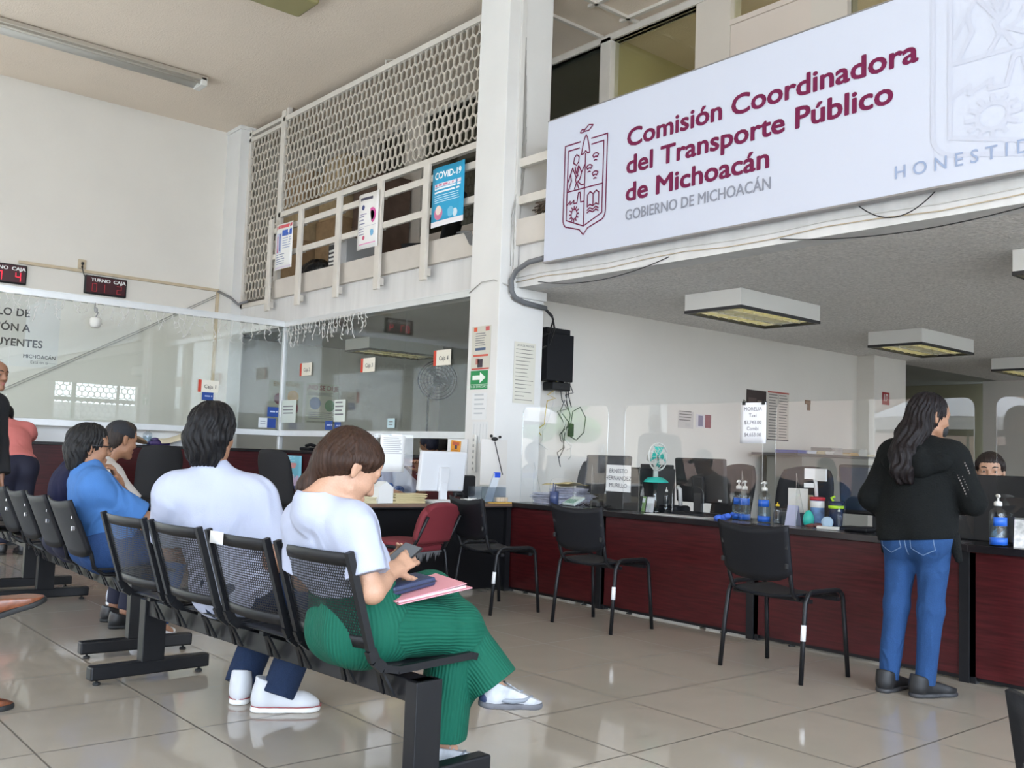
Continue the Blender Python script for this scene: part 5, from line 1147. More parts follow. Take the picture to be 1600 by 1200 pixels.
b = B(); b.tube([(0, -.11, .06), (0, 0, .075), (0, .11, .06)], .02, 8); obj('handset', b, BLKP, t)
# ---------------------------------------------------------------- soft solid modelling for figures and clothing
def V3(p): return np.array(p, float)
def nrm(v): v = V3(v); return v/max(1e-9, np.linalg.norm(v))
def frame(f, u):
    f = nrm(f); l = nrm(np.cross(V3(u), f)); return np.array([f, l, np.cross(f, l)])   # rows: forward, left, up
class SDF:
    def __init__(s): s.ops = []; s.cuts = []; s.disp = None
    def cap(s, a, b, ra, rb=None, k=.02, op='+'):
        a = V3(a); b = V3(b); rb = ra if rb is None else rb; r = max(ra, rb)
        s.ops.append((op, 'c', (a, b, ra, rb), k, np.minimum(a, b)-r, np.maximum(a, b)+r)); return s
    def ell(s, c, r, R=None, k=.02, op='+'):
        c = V3(c); r = V3(r); m = r.max(); R = np.eye(3) if R is None else np.array(R)
        s.ops.append((op, 'e', (c, r, R), k, c-m, c+m)); return s
    def cut(s, p, n, k=0, jag=0): s.cuts.append((V3(p), nrm(n), k, jag)); return s      # removes the side the normal points to
    def cone(s, a, b, ra, rb, k=.02):
        """limb of cloth: round at a, cut flat at b"""
        a = V3(a); b = V3(b); r = max(ra, rb); s.ops.append(('+', 'f', (a, b, ra, rb), k, np.minimum(a, b)-r, np.maximum(a, b)+r)); return s
    @staticmethod
    def prim(t, a, P):
        if t == 'f':
            A, Bp, ra, rb = a; d = Bp-A; L2 = d@d; q = P-A; h = np.maximum(q@d/L2, 0)
            return np.maximum(np.linalg.norm(q-h[:, None]*d, axis=1)-(ra+(rb-ra)*np.minimum(h, 1.3)), (h-1)*math.sqrt(L2))
        if t == 'c':
            A, Bp, ra, rb = a; d = Bp-A; q = P-A; h = np.clip(q@d/max(1e-9, d@d), 0, 1)
            return np.linalg.norm(q-h[:, None]*d, axis=1)-(ra+(rb-ra)*h)
        c, r, R = a; q = (P-c)@R.T; k0 = np.linalg.norm(q/r, axis=1); k1 = np.linalg.norm(q/(r*r), axis=1)
        return np.where(k1 > 1e-6, k0*(k0-1)/np.maximum(k1, 1e-6), -r.min())
    def ev(s, P, mg=.05):
        D = np.full(len(P), 1.0)
        for op, t, a, k, lo, hi in s.ops:
            m = mg+k; i = np.nonzero(np.all((P > lo-m) & (P < hi+m), axis=1))[0]
            if not len(i): continue
            d = s.prim(t, a, P[i]); o = D[i]
            if op == '+':
                h = np.maximum(k-np.abs(o-d), 0)/max(k, 1e-6); D[i] = np.minimum(o, d)-h*h*k*.25
            else:
                h = np.maximum(k-np.abs(o+d), 0)/max(k, 1e-6); D[i] = np.maximum(o, -d)+h*h*k*.25
        if s.disp is not None: 
            i = np.nonzero(np.abs(D) < .06)[0]
            if len(i): D[i] += s.disp(P[i])
        for p, n, k, jag in s.cuts:
            e = (P-p)@n
            if jag: e = e+jag*(np.sin(P[:, 0]*310+P[:, 1]*190)+np.sin(P[:, 1]*330-P[:, 0]*120+1))
            if k: h = np.maximum(k-np.abs(D-e), 0)/k; D = np.maximum(D, e)+h*h*k*.25
            else: D = np.maximum(D, e)
        return D
    def mesh(s, h):
        pos = [o for o in s.ops if o[0] == '+']
        lo = np.min([o[4] for o in pos], axis=0)-.02; hi = np.max([o[5] for o in pos], axis=0)+.02
        bs = 8; nb = np.ceil((hi-lo)/(h*bs)).astype(int); N = nb*bs
        bc = np.stack(np.meshgrid(*[np.arange(q) for q in nb], indexing='ij'), -1).reshape(-1, 3)
        dc = s.ev(lo+(bc+.5)*bs*h-.5*h, mg=h*bs*1.2+.06)
        act = np.abs(dc) < h*bs*.95+.03
        F = np.repeat(np.repeat(np.repeat(np.where(dc > 0, 1., -1.).reshape(nb), bs, 0), bs, 1), bs, 2).astype(np.float32)
        ab = bc[act]; off = np.stack(np.meshgrid(*[np.arange(bs)]*3, indexing='ij'), -1).reshape(-1, 3)
        for c0 in range(0, len(ab), 1500):
            I = (ab[c0:c0+1500, None, :]*bs+off[None]).reshape(-1, 3)
            F[I[:, 0], I[:, 1], I[:, 2]] = s.ev(lo+I*h)
        ins = F < 0
        cnt = sum(ins[x:N[0]-1+x, y:N[1]-1+y, z:N[2]-1+z].astype(np.int8) for x in (0, 1) for y in (0, 1) for z in (0, 1))
        cell = np.argwhere((cnt > 0) & (cnt < 8)); idx = -np.ones(N-1, np.int64); idx[cell[:, 0], cell[:, 1], cell[:, 2]] = np.arange(len(cell))
        acc = np.zeros((len(cell), 3)); num = np.zeros(len(cell))
        cor = [(x, y, z) for x in (0, 1) for y in (0, 1) for z in (0, 1)]; val = {c: F[cell[:, 0]+c[0], cell[:, 1]+c[1], cell[:, 2]+c[2]].astype(float) for c in cor}
        for c in cor:
            for ax in range(3):
                if c[ax]: continue
                e = list(c); e[ax] = 1; a, b = val[c], val[tuple(e)]; m = (a < 0) != (b < 0)
                t = np.where(m, a/np.where(a-b == 0, 1, a-b), 0); p = np.tile(V3(c), (len(cell), 1)); p[:, ax] += t
                acc[m] += p[m]; num[m] += 1
        V = lo+h*(cell+acc/np.maximum(num, 1)[:, None]); Q = []
        for ax in range(3):
            u, w = (ax+1) % 3, (ax+2) % 3; sl0 = [slice(1, -1)]*3; sl1 = [slice(1, -1)]*3; sl0[ax] = slice(0, -1); sl1[ax] = slice(1, None)
            a, b = ins[tuple(sl0)], ins[tuple(sl1)]; E = np.argwhere(a != b)
            st = np.ones(3, int); st[ax] = 0; G = E+st; fl = a[E[:, 0], E[:, 1], E[:, 2]]
            q = []
            for du, dw in ((-1, -1), (0, -1), (0, 0), (-1, 0)):
                g = G.copy(); g[:, u] += du; g[:, w] += dw; q.append(idx[g[:, 0], g[:, 1], g[:, 2]])
            q = np.stack(q, 1); q[~fl] = q[~fl][:, ::-1]; Q.append(q)
        return V, np.concatenate(Q)
def solid(name, sdf, h, m, parent, loc=(0, 0, 0), smooth=1, label=None, attr=None):
    V, Q = sdf.mesh(h)
    for _ in range(smooth):          # light relaxing
        e = np.concatenate([Q[:, [0, 1]], Q[:, [1, 2]], Q[:, [2, 3]], Q[:, [3, 0]]]); S = np.zeros_like(V); n = np.zeros(len(V))
        np.add.at(S, e[:, 0], V[e[:, 1]]); np.add.at(S, e[:, 1], V[e[:, 0]]); np.add.at(n, e[:, 0], 1); np.add.at(n, e[:, 1], 1)
        V = .5*V+.5*S/np.maximum(n, 1)[:, None]
    V = V-V3(loc)
    me = bpy.data.meshes.new(name); me.vertices.add(len(V)); me.vertices.foreach_set('co', V.ravel())
    me.loops.add(Q.size); me.loops.foreach_set('vertex_index', Q.ravel().astype(np.int32))
    me.polygons.add(len(Q)); me.polygons.foreach_set('loop_start', np.arange(0, Q.size, 4, dtype=np.int32)); me.polygons.foreach_set('loop_total', np.full(len(Q), 4, np.int32))
    me.polygons.foreach_set('use_smooth', np.ones(len(Q), bool)); me.update(calc_edges=True); me.validate()
    me.materials.append(m)
    if attr is not None:
        a_ = me.attributes.new('pleat', 'FLOAT', 'POINT'); a_.data.foreach_set('value', attr(V+V3(loc)).astype(np.float32))
    o = bpy.data.objects.new(name, me); COL.objects.link(o)
    if parent: o.parent = parent
    else: o.location = loc
    if label: o['label'] = label
    return o
def folds(amp, fr, seed=0, crease=.6):
    """soft cloth folds with some sharper creases"""
    rs = np.random.RandomState(seed); W = [(nrm(rs.normal(size=3)*(1, 1, .55))*fr*f, nrm(rs.normal(size=3))*fr*.45, rs.uniform(0, 6.28), a) for f, a in ((1, 1), (1.6, .7), (2.3, .5), (3.4, .35))]
    def f(P):
        o = 0
        for w, w2, p, a in W:
            q = P@w+p+1.6*np.sin(P@w2+p); m = .5+.5*np.sin(P@np.roll(w2, 1)*1.3+2*p)
            o = o+a*m*((1-crease)*np.sin(q)+crease*(1-2*np.abs(np.sin(q*.5))**.6))
        return amp*.6*o
    return f
def strands(T, R, s, amp=.003, n=46, seed=1):
    c = T(0, 0, .02); rs = np.random.RandomState(seed); ph = rs.uniform(0, 6.28, 3)
    def f(P):
        q = (P-c)@R.T; a = np.arctan2(q[:, 1], q[:, 0]-.02)
        return amp*(np.sin(n*a+2.5*np.sin(q[:, 2]*38+ph[0])+ph[1])*.6+.5*np.sin(n*.43*a+3*np.sin(q[:, 2]*22+ph[2])))
    return f

# ---------------------------------------------------------------- anatomy
SKIN = {}
def skin(name, c): return mat('skin_'+name, c, .5, bump=.25, scale=180, var=.06)
HAIRM = lambda n, c: mat('hair_'+n, c, .5, bump=1.6, scale=110, stretch=(1, 1, .10), var=.4, detail=5, spec=.22)
EYEW = mat('eye_white', (.62, .58, .55), .2); IRIS = mat('dark_iris', (.02, .012, .008), .15); BROW = mat('dark_brow', (.02, .014, .011), .8); LIP = mat('lip_skin', (.36, .13, .11), .45)

def head_prims(S, c, R, s, neck, ears=True, female=False):
    c = V3(c); T = lambda x, y, z: c+s*(x*R[0]+y*R[1]+z*R[2])
    S.ell(T(-.012, 0, .032), (.096*s, .076*s, .086*s), R, k=.02)
    S.ell(T(.028, 0, -.03), (.062*s, .060*s, .088*s), R, k=.03)
    S.ell(T(.058, 0, .045), (.034*s, .056*s, .04*s), R, k=.03)
    S.cap(T(.02, .046, -.068), T(.074, .014, -.100), .020*s, .017*s, k=.025); S.cap(T(.02, -.046, -.068), T(.074, -.014, -.100), .020*s, .017*s, k=.025)
    S.ell(T(.078, 0, -.098), (.018*s, .022*s, .016*s), R, k=.02)
    for y in (-1, 1):
        S.ell(T(.060, y*.036, -.026), (.028*s, .024*s, .026*s), R, k=.025)
        S.ell(T(.096, y*.032, .004), (.016*s, .019*s, .013*s), R, k=.014, op='-')
        S.ell(T(.078, y*.032, .004), (.0145*s, .017*s, .0125*s), R, k=.006)
        S.cap(T(.090, y*.014, .024), T(.078, y*.05, .024), .010*s, .008*s, k=.014)
        S.ell(T(.098, y*.013, -.034), (.010*s, .008*s, .008*s), R, k=.008)
    S.cap(T(.088, 0, .018), T(.112, 0, -.026), .0085*s, .012*s, k=.012)
    S.ell(T(.088, 0, -.060), (.014*s, .026*s, .008*s), R, k=.01); S.ell(T(.086, 0, -.071), (.014*s, .021*s, .009*s), R, k=.008)
    S.cap(T(.104, .018, -.0655), T(.104, -.018, -.0655), .0035*s, k=.004, op='-')
    if ears:
        for y in (-1, 1):
            Re = np.array([R[0]*.95+R[1]*y*-.3, R[1]+R[0]*y*.3, R[2]])
            S.ell(T(-.012, y*.079, -.004), (.019*s, .007*s, .032*s), Re, k=.008); S.ell(T(-.008, y*.076, -.032), (.010*s, .006*s, .012*s), Re, k=.008)
            S.ell(T(-.006, y*.089, .0), (.010*s, .006*s, .019*s), Re, k=.005, op='-')
    nb = V3(neck)
    S.cap(nb, T(-.022, 0, -.062), .060*s*(.86 if female else 1), .052*s*(.88 if female else 1.02), k=.03)
    return T
def face_parts(t, T, R, s, loc, h):
    """eyes, brows and lips as parts"""
    for y in (-1, 1):
        b = B(); Mx = Matrix(((*R[0],), (*R[1],), (*R[2],))).transposed().to_4x4(); Mx.translation = Vector(T(.0805, y*.032, .004)-V3(loc))
        b.ell((0, 0, 0), (.0125*s, .0135*s, .009*s), None, Mx, 12, 8); e = obj('eye', b, EYEW, t)
        b = B(); b.ell((.0105*s, 0, 0), (.0040*s, .0062*s, .0062*s), None, Mx, 10, 6); obj('iris', b, IRIS, e)
        b = B(); b.tube([tuple(T(*q)-V3(loc)) for q in ((.0995, y*.015, .028), (.098, y*.028, .034), (.088, y*.044, .032), (.079, y*.054, .025))], [.0035*s, .004*s, .0035*s, .002*s], 6); obj('eyebrow', b, BROW, t)
    S = SDF(); S.ell(T(.092, 0, -.060), (.0125*s, .022*s, .0065*s), R, k=.004); S.ell(T(.090, 0, -.0715), (.0125*s, .018*s, .0075*s), R, k=.004)
    solid('lips', S, .0022*s if h < .006 else .003, LIP, t, loc)
def hand_prims(S, w, d, n, th, curl=(.4, .6, .5), s=1, spread=.06, thumb=.5):
    """w wrist, d towards the knuckles, n out of the back of the hand, th +1 or -1 side of the thumb along d x n"""
    w = V3(w); d = nrm(d); n = nrm(V3(n)-d*(V3(n)@d)); sd = np.cross(d, n)*th
    L = .088*s
    for i, (o, ln) in enumerate(((.027, .92), (.009, 1.0), (-.009, .95), (-.025, .78))):
        k0 = w+d*L+sd*o*s; S.cap(w+d*.012*s+sd*o*.55*s, k0, .0125*s, .0095*s, k=.014)
        a = 0; p = k0; sp = sd*spread*(1.2-.8*i)
        for j, fl in enumerate((.042, .026, .021)):
            a += curl[j]*(1+.08*i); v = nrm(d*math.cos(a)-n*math.sin(a)+sp*math.cos(a)); q = p+v*fl*ln*s
            S.cap(p, q, (.0092, .0082, .0073)[j]*s, (.0083, .0074, .0062)[j]*s, k=.004); p = q
    p = w+d*.025*s+sd*.024*s-n*.006*s
    for fl, f, r0, r1 in ((.038, .75, .0135, .011), (.032, .95, .0105, .009), (.025, 1.1, .009, .007)):
        v = nrm(d*f+sd*(1.15-f*.55)*(1-.3*thumb)-n*thumb); q = p+v*fl*s; S.cap(p, q, r0*s, r1*s, k=.008); p = q
    S.cap(w-d*.02, w+d*.02, .024*s, .02*s, k=.02)

def body_prims(S, J, g=1, inf=0, parts='tal', female=False, belly=1.0, slv=1.0, arm_flare=0, leg_r=None, arms='lr', end=0, cuff=.97):
    pel, che, nk = V3(J['pel']), V3(J['che']), V3(J['nk']); lc = nrm(V3(J['sl'])-V3(J['sr'])); lp = nrm(V3(J['hl'])-V3(J['hr']))
    up = nrm(che-pel); fc = nrm(np.cross(lc, up)); fp = nrm(np.cross(lp, V3([0, 0, 1])))
    if 'a' in parts:
        for sd in arms:
            a, e, w = V3(J['s'+sd]), V3(J['e'+sd]), V3(J['w'+sd])
            if slv >= 1.99: S.cap(a, e, .052*g+inf, .044*g+inf, k=.04); S.cone(e, e+(w-e)*cuff, .044*g+inf, .031*g+inf+arm_flare, k=.03)
            elif slv < 1: S.cone(a, a+(e-a)*slv, .054*g+inf, .044*g+inf+arm_flare, k=.03)
            else: S.cap(a, e, .050*g+inf, .040*g+inf, k=.04); S.cap(e, w, .041*g+inf, .026*g+inf, k=.02); S.cap(e+(w-e)*.1, e+(w-e)*.5, .042*g+inf, .035*g+inf, k=.03)
    if 't' in parts:
        Rp = np.array([fp, lp, np.cross(fp, lp)]); Rc = np.array([fc, lc, np.cross(fc, lc)])
        S.ell(pel, (.120*g+inf, .168*g+inf, .125*g+inf), Rp, k=.06)
        S.ell((pel+che)/2+fc*.015*belly, (.112*g*belly+inf, .148*g*(.92 if female else 1)+inf, .17+inf), Rc, k=.07)
        S.ell(che, (.112*g+inf, .160*g+inf, .19+inf), Rc, k=.07)
        S.cap(V3(J['sl'])-lc*.03, V3(J['sr'])+lc*.03, .062*g+inf, k=.06)
        S.cap(nk-nrm(nk-che)*.025-fc*.01, V3(J['sl'])*.75+nk*.25, .046*g+inf, .05*g+inf, k=.05); S.cap(nk-nrm(nk-che)*.025-fc*.01, V3(J['sr'])*.75+nk*.25, .046*g+inf, .05*g+inf, k=.05)
        if female:
            for y in (-1, 1): S.ell(che+fc*.045*g+lc*y*.065-up*.03, (.050+inf*.5, .055+inf*.5, .055+inf*.5), Rc, k=.06)
        if 's' in J.get('pose', ''):
            for y in (-1, 1): S.ell(pel-fp*.03+lp*y*.055-V3([0, 0, .03]), (.11+inf, .09*g+inf, .10+inf), Rp, k=.05)
        else:
            for y in (-1, 1): S.ell(pel-fp*.055*g+lp*y*.075*g-V3([0, 0, .045]), (.085*g+inf, .082*g+inf, .095+inf), Rp, k=.04)
    if 'l' in parts:
        lr = leg_r or (.086*g+inf, .060*g+inf, .058*g+inf, .040*g+inf)
        for sd in 'lr':
            a, e, w = V3(J['h'+sd]), V3(J['k'+sd]), V3(J['a'+sd])
            S.cap(a, e, lr[0], lr[1], k=.05)
            if end: S.cone(e, e+(w-e)*end, lr[2], lr[3], k=.03)
            else: S.cap(e, w, lr[2], lr[3], k=.03)
            if not leg_r: S.cap(e+(w-e)*.15, e+(w-e)*.5, .058*g+inf, .05*g+inf, k=.03)
def shoe(t, ank, toe, m, sole_m, name='shoe', s=1, lace=None, sole_h=.022, loc=(0, 0, 0), h=.005, label=None, up=None, collar=.098, stripe=None):
    """ank ankle joint, toe tip of the foot at sole level"""
    ank = V3(ank); toe = V3(toe); U = nrm(up if up is not None else (0, 0, 1)); d = toe-ank; d = nrm(d-U*(d@U)); base = toe-U*((toe-toe)@U)
    heel = toe-d*.265*s; l = np.cross(U, d); P = lambda x, y, z: heel+d*x*s+l*y*s+U*z*s
    S = SDF(); R = np.array([d, l, U])
    S.ell(P(.035, 0, .045), (.040*s, .034*s, .05*s), R, k=.03); S.cap(P(.05, 0, .04), P(.19, .004, .036), .034*s, .040*s, k=.03); S.ell(P(.205, .004, .030), (.062*s, .043*s, .034*s), R, k=.03)
    S.cap(P(.045, 0, .06), P(.045, 0, .085), .036*s, .040*s, k=.03); S.cap(P(.07, 0, .07), P(.14, 0, .05), .03*s, .028*s, k=.03)
    S.cut(P(0, 0, .012), -U); S.cap(P(.045, 0, .06), P(.05, 0, collar+.0), .037*s, .041*s, k=.02); S.cut(P(.03, 0, collar), U*.95+d*.3)
    o = solid(name, S, h, m, t, loc, label=label)
    S = SDF(); S.cap(P(.035, 0, .01), P(.10, 0, .01), .042*s, .040*s, k=.03); S.cap(P(.10, 0, .01), P(.20, .004, .01), .040*s, .048*s, k=.03); S.ell(P(.215, .004, .01), (.056*s, .046*s, .03*s), R, k=.02)
    S.cut(P(0, 0, 0), -U); S.cut(P(0, 0, sole_h), U)
    solid('sole', S, h, sole_m, o, loc)
    if stripe:
        b = B(); b.tube([tuple(P(x, y, .0245)-V3(loc)) for x, y in ((.0, -.02), (.03, -.0435), (.10, -.044), (.18, -.051), (.24, -.042), (.272, -.015), (.272, .02), (.24, .05), (.18, .058), (.1, .044), (.03, .043), (.0, .02))], .0022, 5, closed=True); obj('stripe', b, stripe, o)
    if lace:
        b = B()
        for k in range(4): b.tube([tuple(P(.10+.022*k, y, .086-.011*k-.35*y*y/.02*.02) - V3(loc)) for y in (-.026, 0, .026)], .0035*s, 5)
        obj('laces', b, lace, o)
    return o

def pleats(J):
    """running coordinate around each limb, in metres, so that pleats follow the leg"""
    segs = []
    for sd in 'lr':
        segs += [(V3(J['h'+sd]), V3(J['k'+sd]), .10), (V3(J['k'+sd]), V3(J['a'+sd]), .09)]
    pel = V3(J['pel']); segs.append((pel+V3([-.02, 0, -.16]), pel+V3([-.04, 0, .2]), .15))
    def f(V):
        D = []; A = []
        for i, (a, b, r) in enumerate(segs):
            d = b-a; t = np.clip((V-a)@d/(d@d), 0, 1); q = V-a-t[:, None]*d; L = np.linalg.norm(q, axis=1)
            w = nrm(d); u = nrm(np.cross(w, [0, 1, .01] if i < 4 else [0, 1, 0])); v = np.cross(w, u)
            D.append(L/r-(.25 if i == 4 else 0)); A.append(np.arctan2(q@v, q@u)*r)
        D = np.array(D); A = np.array(A); k = D.argmin(0)
        return A[k, np.arange(len(V))]
    return f
# ---------------------------------------------------------------- people
def person(label, J, skin_m, hair=None, shirt=None, pants=None, shoes=None, hands=None, g=1.0, gs=None, female=False, h=.007, hs=1.0, face=True, belly=1.0, extra=None, ears=True, group='people in the hall', trunk=True):
    loc = V3([J['pel'][0], J['pel'][1], 0]); t = empty('person', tuple(loc), 0, label, 'person', group)
    R = frame(J['hf'], J.get('hu', (0, 0, 1))); S = SDF()
    T = head_prims(S, J['hd'], R, hs, J['nk'], ears, female)
    body_prims(S, J, g, -.004, 'tal', female, belly)
    for sd, (d, n, th, curl, *o) in (hands or {}).items(): hand_prims(S, J['w'+sd], d, n, th, curl, .96 if female else 1.05, **(o[0] if o else {}))
    for sd in 'lr':
        a = V3(J['a'+sd]); q = V3(J['f'+sd]); S.cap(a, a*.6+q*.4-V3([0, 0, .005]), .030*g, .022*g, k=.02)
    body = solid('body', S, h, skin_m, t, loc)
    if face: face_parts(t, T, R, hs, loc, h)
    if hair:
        S = SDF(); hm = hair(S, T, R, hs); solid('hair', S, h*.8, hm, t, loc)
    up = nrm(V3(J['che'])-V3(J['pel']))
    if shirt:
        S = SDF(); f = shirt.get('inf', .014); sl = shirt.get('sleeve', .62)
        body_prims(S, J, gs or g, f, 'ta', female, belly, slv=sl, arm_flare=shirt.get('flare', .012), cuff=shirt.get('cuff', .97))
        if shirt.get('extra'): shirt['extra'](S)
        nk = V3(J['nk']); ax = nrm(V3(J['hd'])-V3(J['che'])); nr = shirt.get('neck', .062); rn = .060*hs*(.86 if female else 1); axn = nrm(ax*.6+up*.4); S.cap(nk-axn*.03, nk+axn*.004, rn+.014, rn+.009, k=.03)
        S.cap(nk+ax*.022+rn*axn, nk+ax*.2+rn*axn, rn+.008, rn*1.5, k=.004, op='-')
        hp = V3(J['pel'])+up*shirt.get('hem', -.06); S.cut(hp, -up if not shirt.get('hemn') else shirt['hemn'])
        S.disp = folds(shirt.get('fold', .006), shirt.get('fr', 14), shirt.get('seed', 1))
        o = solid(shirt.get('name', 'shirt'), S, h, shirt['m'], t, loc)
        if shirt.get('collar'):
            S = SDF(); S.cap(nk+ax*.012, nk+ax*.035, nr*1.12, nr*1.05, k=.01); S.cap(nk-ax*.03, nk+ax*.2, nr*.9, nr*1.0, k=.003, op='-'); S.cut(nk+ax*.045, ax); S.cut(nk-ax*.005, -ax); solid('collar', S, h*.7, shirt['m'], o, loc)
    if pants:
        S = SDF(); f = pants.get('inf', .010); body_prims(S, J, g, f, 'tl', female, belly, leg_r=pants.get('r'), end=pants.get('end', .97))
        if pants.get('extra'): pants['extra'](S)
        S.cut(V3(J['pel'])+up*pants.get('waist', .12), up)
        S.disp = folds(pants.get('fold', .005), pants.get('fr', 20), pants.get('seed', 2))
        po = solid(pants.get('name', 'trousers'), S, h, pants['m'], t, loc, attr=pleats(J) if pants['m'] is GREEN else None)
        if pants.get('post'): pants['post'](S, po, loc)
    if shoes:
        for sd in 'lr':
            shoe(t, J['a'+sd], J['f'+sd], shoes['m'], shoes['sole'], s=shoes.get('s', 1), lace=shoes.get('lace'), loc=loc, h=shoes.get('h', .006), up=shoes.get('up', {}).get(sd), collar=shoes.get('collar', .098), stripe=shoes.get('stripe'))
    if extra: extra(t, T, R, loc)
    return t

# hair styles -------------------------------------------------
def hair_short(col, name, v=0, nape=-.07, front=0, wide=0, neck=False):
    def f(S, T, R, s):
        S.ell(T(-.014, 0, .036), ((.104+v)*s, (.083+v+wide)*s, (.092+v)*s), R, k=.02)
        S.ell(T(.025+front, 0, .085), (.062*s, .060*s, (.040+v)*s), R, k=.03)
        S.ell(T(-.052, 0, -.02), ((.054+v*.6)*s, (.064+v+wide)*s, .085*s), R, k=.03)
        if neck:
            for y in (-.035, 0, .035): S.cap(T(-.075, y*1.3, -.02), T(-.062, y, -.125), .040*s, .022*s, k=.03)
            for y in (-1, 1): S.cap(T(-.035, y*.066, -.01), T(-.045, y*.060, -.085), .030*s, .017*s, k=.03)
        S.ell(T(.118+front, 0, -.045), (.078*s, .11*s, .098*s), R, k=.01, op='-')
        for y in (-1, 1): S.ell(T(.03, y*(.095+wide), -.065), (.06*s, (.036+wide)*s, .07*s), R, k=.012, op='-')
        S.cut(T(-.03, 0, nape), -R[2]-R[0]*.25, .004, .0035)
        S.disp = strands(T, R, s, .006 if neck else .0035, 30 if neck else 44)
        return HAIRM(name, col)
    return f
def hair_tied(col, name, tail=None):
    def f(S, T, R, s):
        S.ell(T(-.018, 0, .036), (.104*s, .082*s, .092*s), R, k=.02)
        S.ell(T(.02, 0, .065), (.070*s, .068*s, .050*s), R, k=.03)
        S.ell(T(-.06, 0, -.01), (.056*s, .062*s, .066*s), R, k=.04)
        for y in (-1, 1): S.cap(T(.03, y*.066, .045), T(-.06, y*.056, -.015), .022*s, .026*s, k=.03)
        if tail:
            p = T(-.085, 0, -.02); r = .038
            for q in tail: S.cap(p, q, r, r*.78, k=.04); p = V3(q); r *= .78
        S.ell(T(.116, 0, -.035), (.070*s, .11*s, .092*s), R, k=.01, op='-')
        for y in (-1, 1): S.ell(T(.014, y*.098, -.045), (.052*s, .036*s, .060*s), R, k=.01, op='-')
        S.disp = strands(T, R, s, .0016, 60)
        return HAIRM(name, col)
    return f
SH_B = (.006, .0055, .006)
WTEE = mat('white_cotton', (.39, .415, .515), .85, bump=.25, scale=260, wrinkle=.030, wscale=5, spec=.2)
JEAN = mat('blue_denim', (.022, .055, .15), .85, bump=.5, scale=350, var=.25, wrinkle=.012, wscale=9, spec=.2)
DJEAN = mat('dark_denim', (.014, .026, .060), .85, bump=.5, scale=350, var=.25, wrinkle=.012, wscale=9, spec=.2)
WSH = mat('white_canvas_shoe', (.55, .56, .58), .6); WSOLE = mat('white_rubber_sole', (.74, .73, .70), .5)

# green corduroy-like cloth: fine pleats running along the legs
def pleat_mat():
    m = mat('green_pleated_cloth', (.001, .082, .048), .8, spec=.3)
    nt = m.node_tree; b = nt.nodes['Principled BSDF']; at = nt.nodes.new('ShaderNodeAttribute'); at.attribute_name = 'pleat'
    tc = nt.nodes.new('ShaderNodeTexCoord'); nz = nt.nodes.new('ShaderNodeTexNoise'); nz.inputs['Scale'].default_value = 14
    ma = nt.nodes.new('ShaderNodeMath'); ma.operation = 'MULTIPLY_ADD'; ma.inputs[1].default_value = .006; sc = nt.nodes.new('ShaderNodeMath'); sc.operation = 'MULTIPLY'; sc.inputs[1].default_value = 2*math.pi/.0125; sn = nt.nodes.new('ShaderNodeMath'); sn.operation = 'SINE'
    bp = nt.nodes.new('ShaderNodeBump'); bp.inputs['Strength'].default_value = .5; bp.inputs['Distance'].default_value = .0022
    nt.links.new(tc.outputs['Object'], nz.inputs['Vector']); nt.links.new(nz.outputs['Fac'], ma.inputs[0]); nt.links.new(at.outputs['Fac'], ma.inputs[2]); nt.links.new(ma.outputs[0], sc.inputs[0]); nt.links.new(sc.outputs[0], sn.inputs[0])
    nt.links.new(sn.outputs[0], bp.inputs['Height']); nt.links.new(bp.outputs[0], b.inputs['Normal'])
    return m
GREEN = pleat_mat()
LIGHTSKIN = skin('light', (.42, .235, .15)); TANSKIN = skin('tan', (.31, .155, .088)); BROWNSKIN = skin('brown', (.27, .13, .075))

# 1 --- woman in the white tee and green trousers, on the nearest seat
J1 = dict(pel=(1.785, 2.875, .545), che=(1.705, 2.87, .765), nk=(1.585, 2.86, .945), hd=(1.70, 2.84, 1.062), hf=(.84, -.06, -.54), hu=(.54, -.02, .84),
          sl=(1.625, 3.005, .862), sr=(1.67, 2.72, .87), el=(1.67, 3.07, .66), er=(1.69, 2.65, .672), wl=(1.85, 2.92, .715), wr=(1.825, 2.735, .722),
          hl=(1.80, 2.965, .53), hr=(1.80, 2.785, .53), kl=(2.10, 2.90, .60), kr=(2.135, 2.79, .50), al=(2.265, 2.70, .285), ar=(2.13, 2.84, .10), fl=(2.455, 2.675, .205), fr=(2.29, 2.865, .0), pose='s')
def x1(t, T, R, loc):
    pass
person('woman in a white tee and green trousers looking at her phone', J1, LIGHTSKIN,
       hair_tied((.030, .014, .008), 'brown', tail=[(1.575, 2.89, .995), (1.60, 2.97, .93), (1.66, 3.0, .86)]),
       dict(m=WTEE, sleeve=.72, inf=.012, flare=.020, hem=.095, neck=.047, fold=.0075, fr=17, seed=4, name='white_tee'),
       dict(m=GREEN, r=(.112, .086, .086, .094), inf=.022, end=.95, fold=.009, fr=15, seed=8, waist=.135, name='green_trousers'),
       None, {'r': ((.75, .25, .35), (.1, -.75, .65), 1, (.35, .45, .35)), 'l': ((.80, -.35, .25), (.1, .6, -.7), -1, (.5, .6, .4))}, g=.90, gs=.88, female=True, h=.0042, hs=1.04)
W1 = [q for q in COL.objects if q.name == 'person'][0]; L1 = V3([1.785, 2.875, 0])
GSH = mat('white_grey_trainer', (.42, .43, .45), .55, var=.15, scale=30); GSOLE = mat('grey_trainer_sole', (.10, .10, .11), .6)
s1 = shoe(W1, J1['al'], J1['fl'], GSH, GSOLE, s=.96, lace=mat('grey_laces', (.35, .36, .38), .6), loc=L1, h=.004, up=(.10, -.08, .99))
s2 = shoe(W1, J1['ar'], J1['fr'], GSH, GSOLE, s=.96, lace=mat('grey_laces', (.35, .36, .38), .6), loc=L1, h=.004)
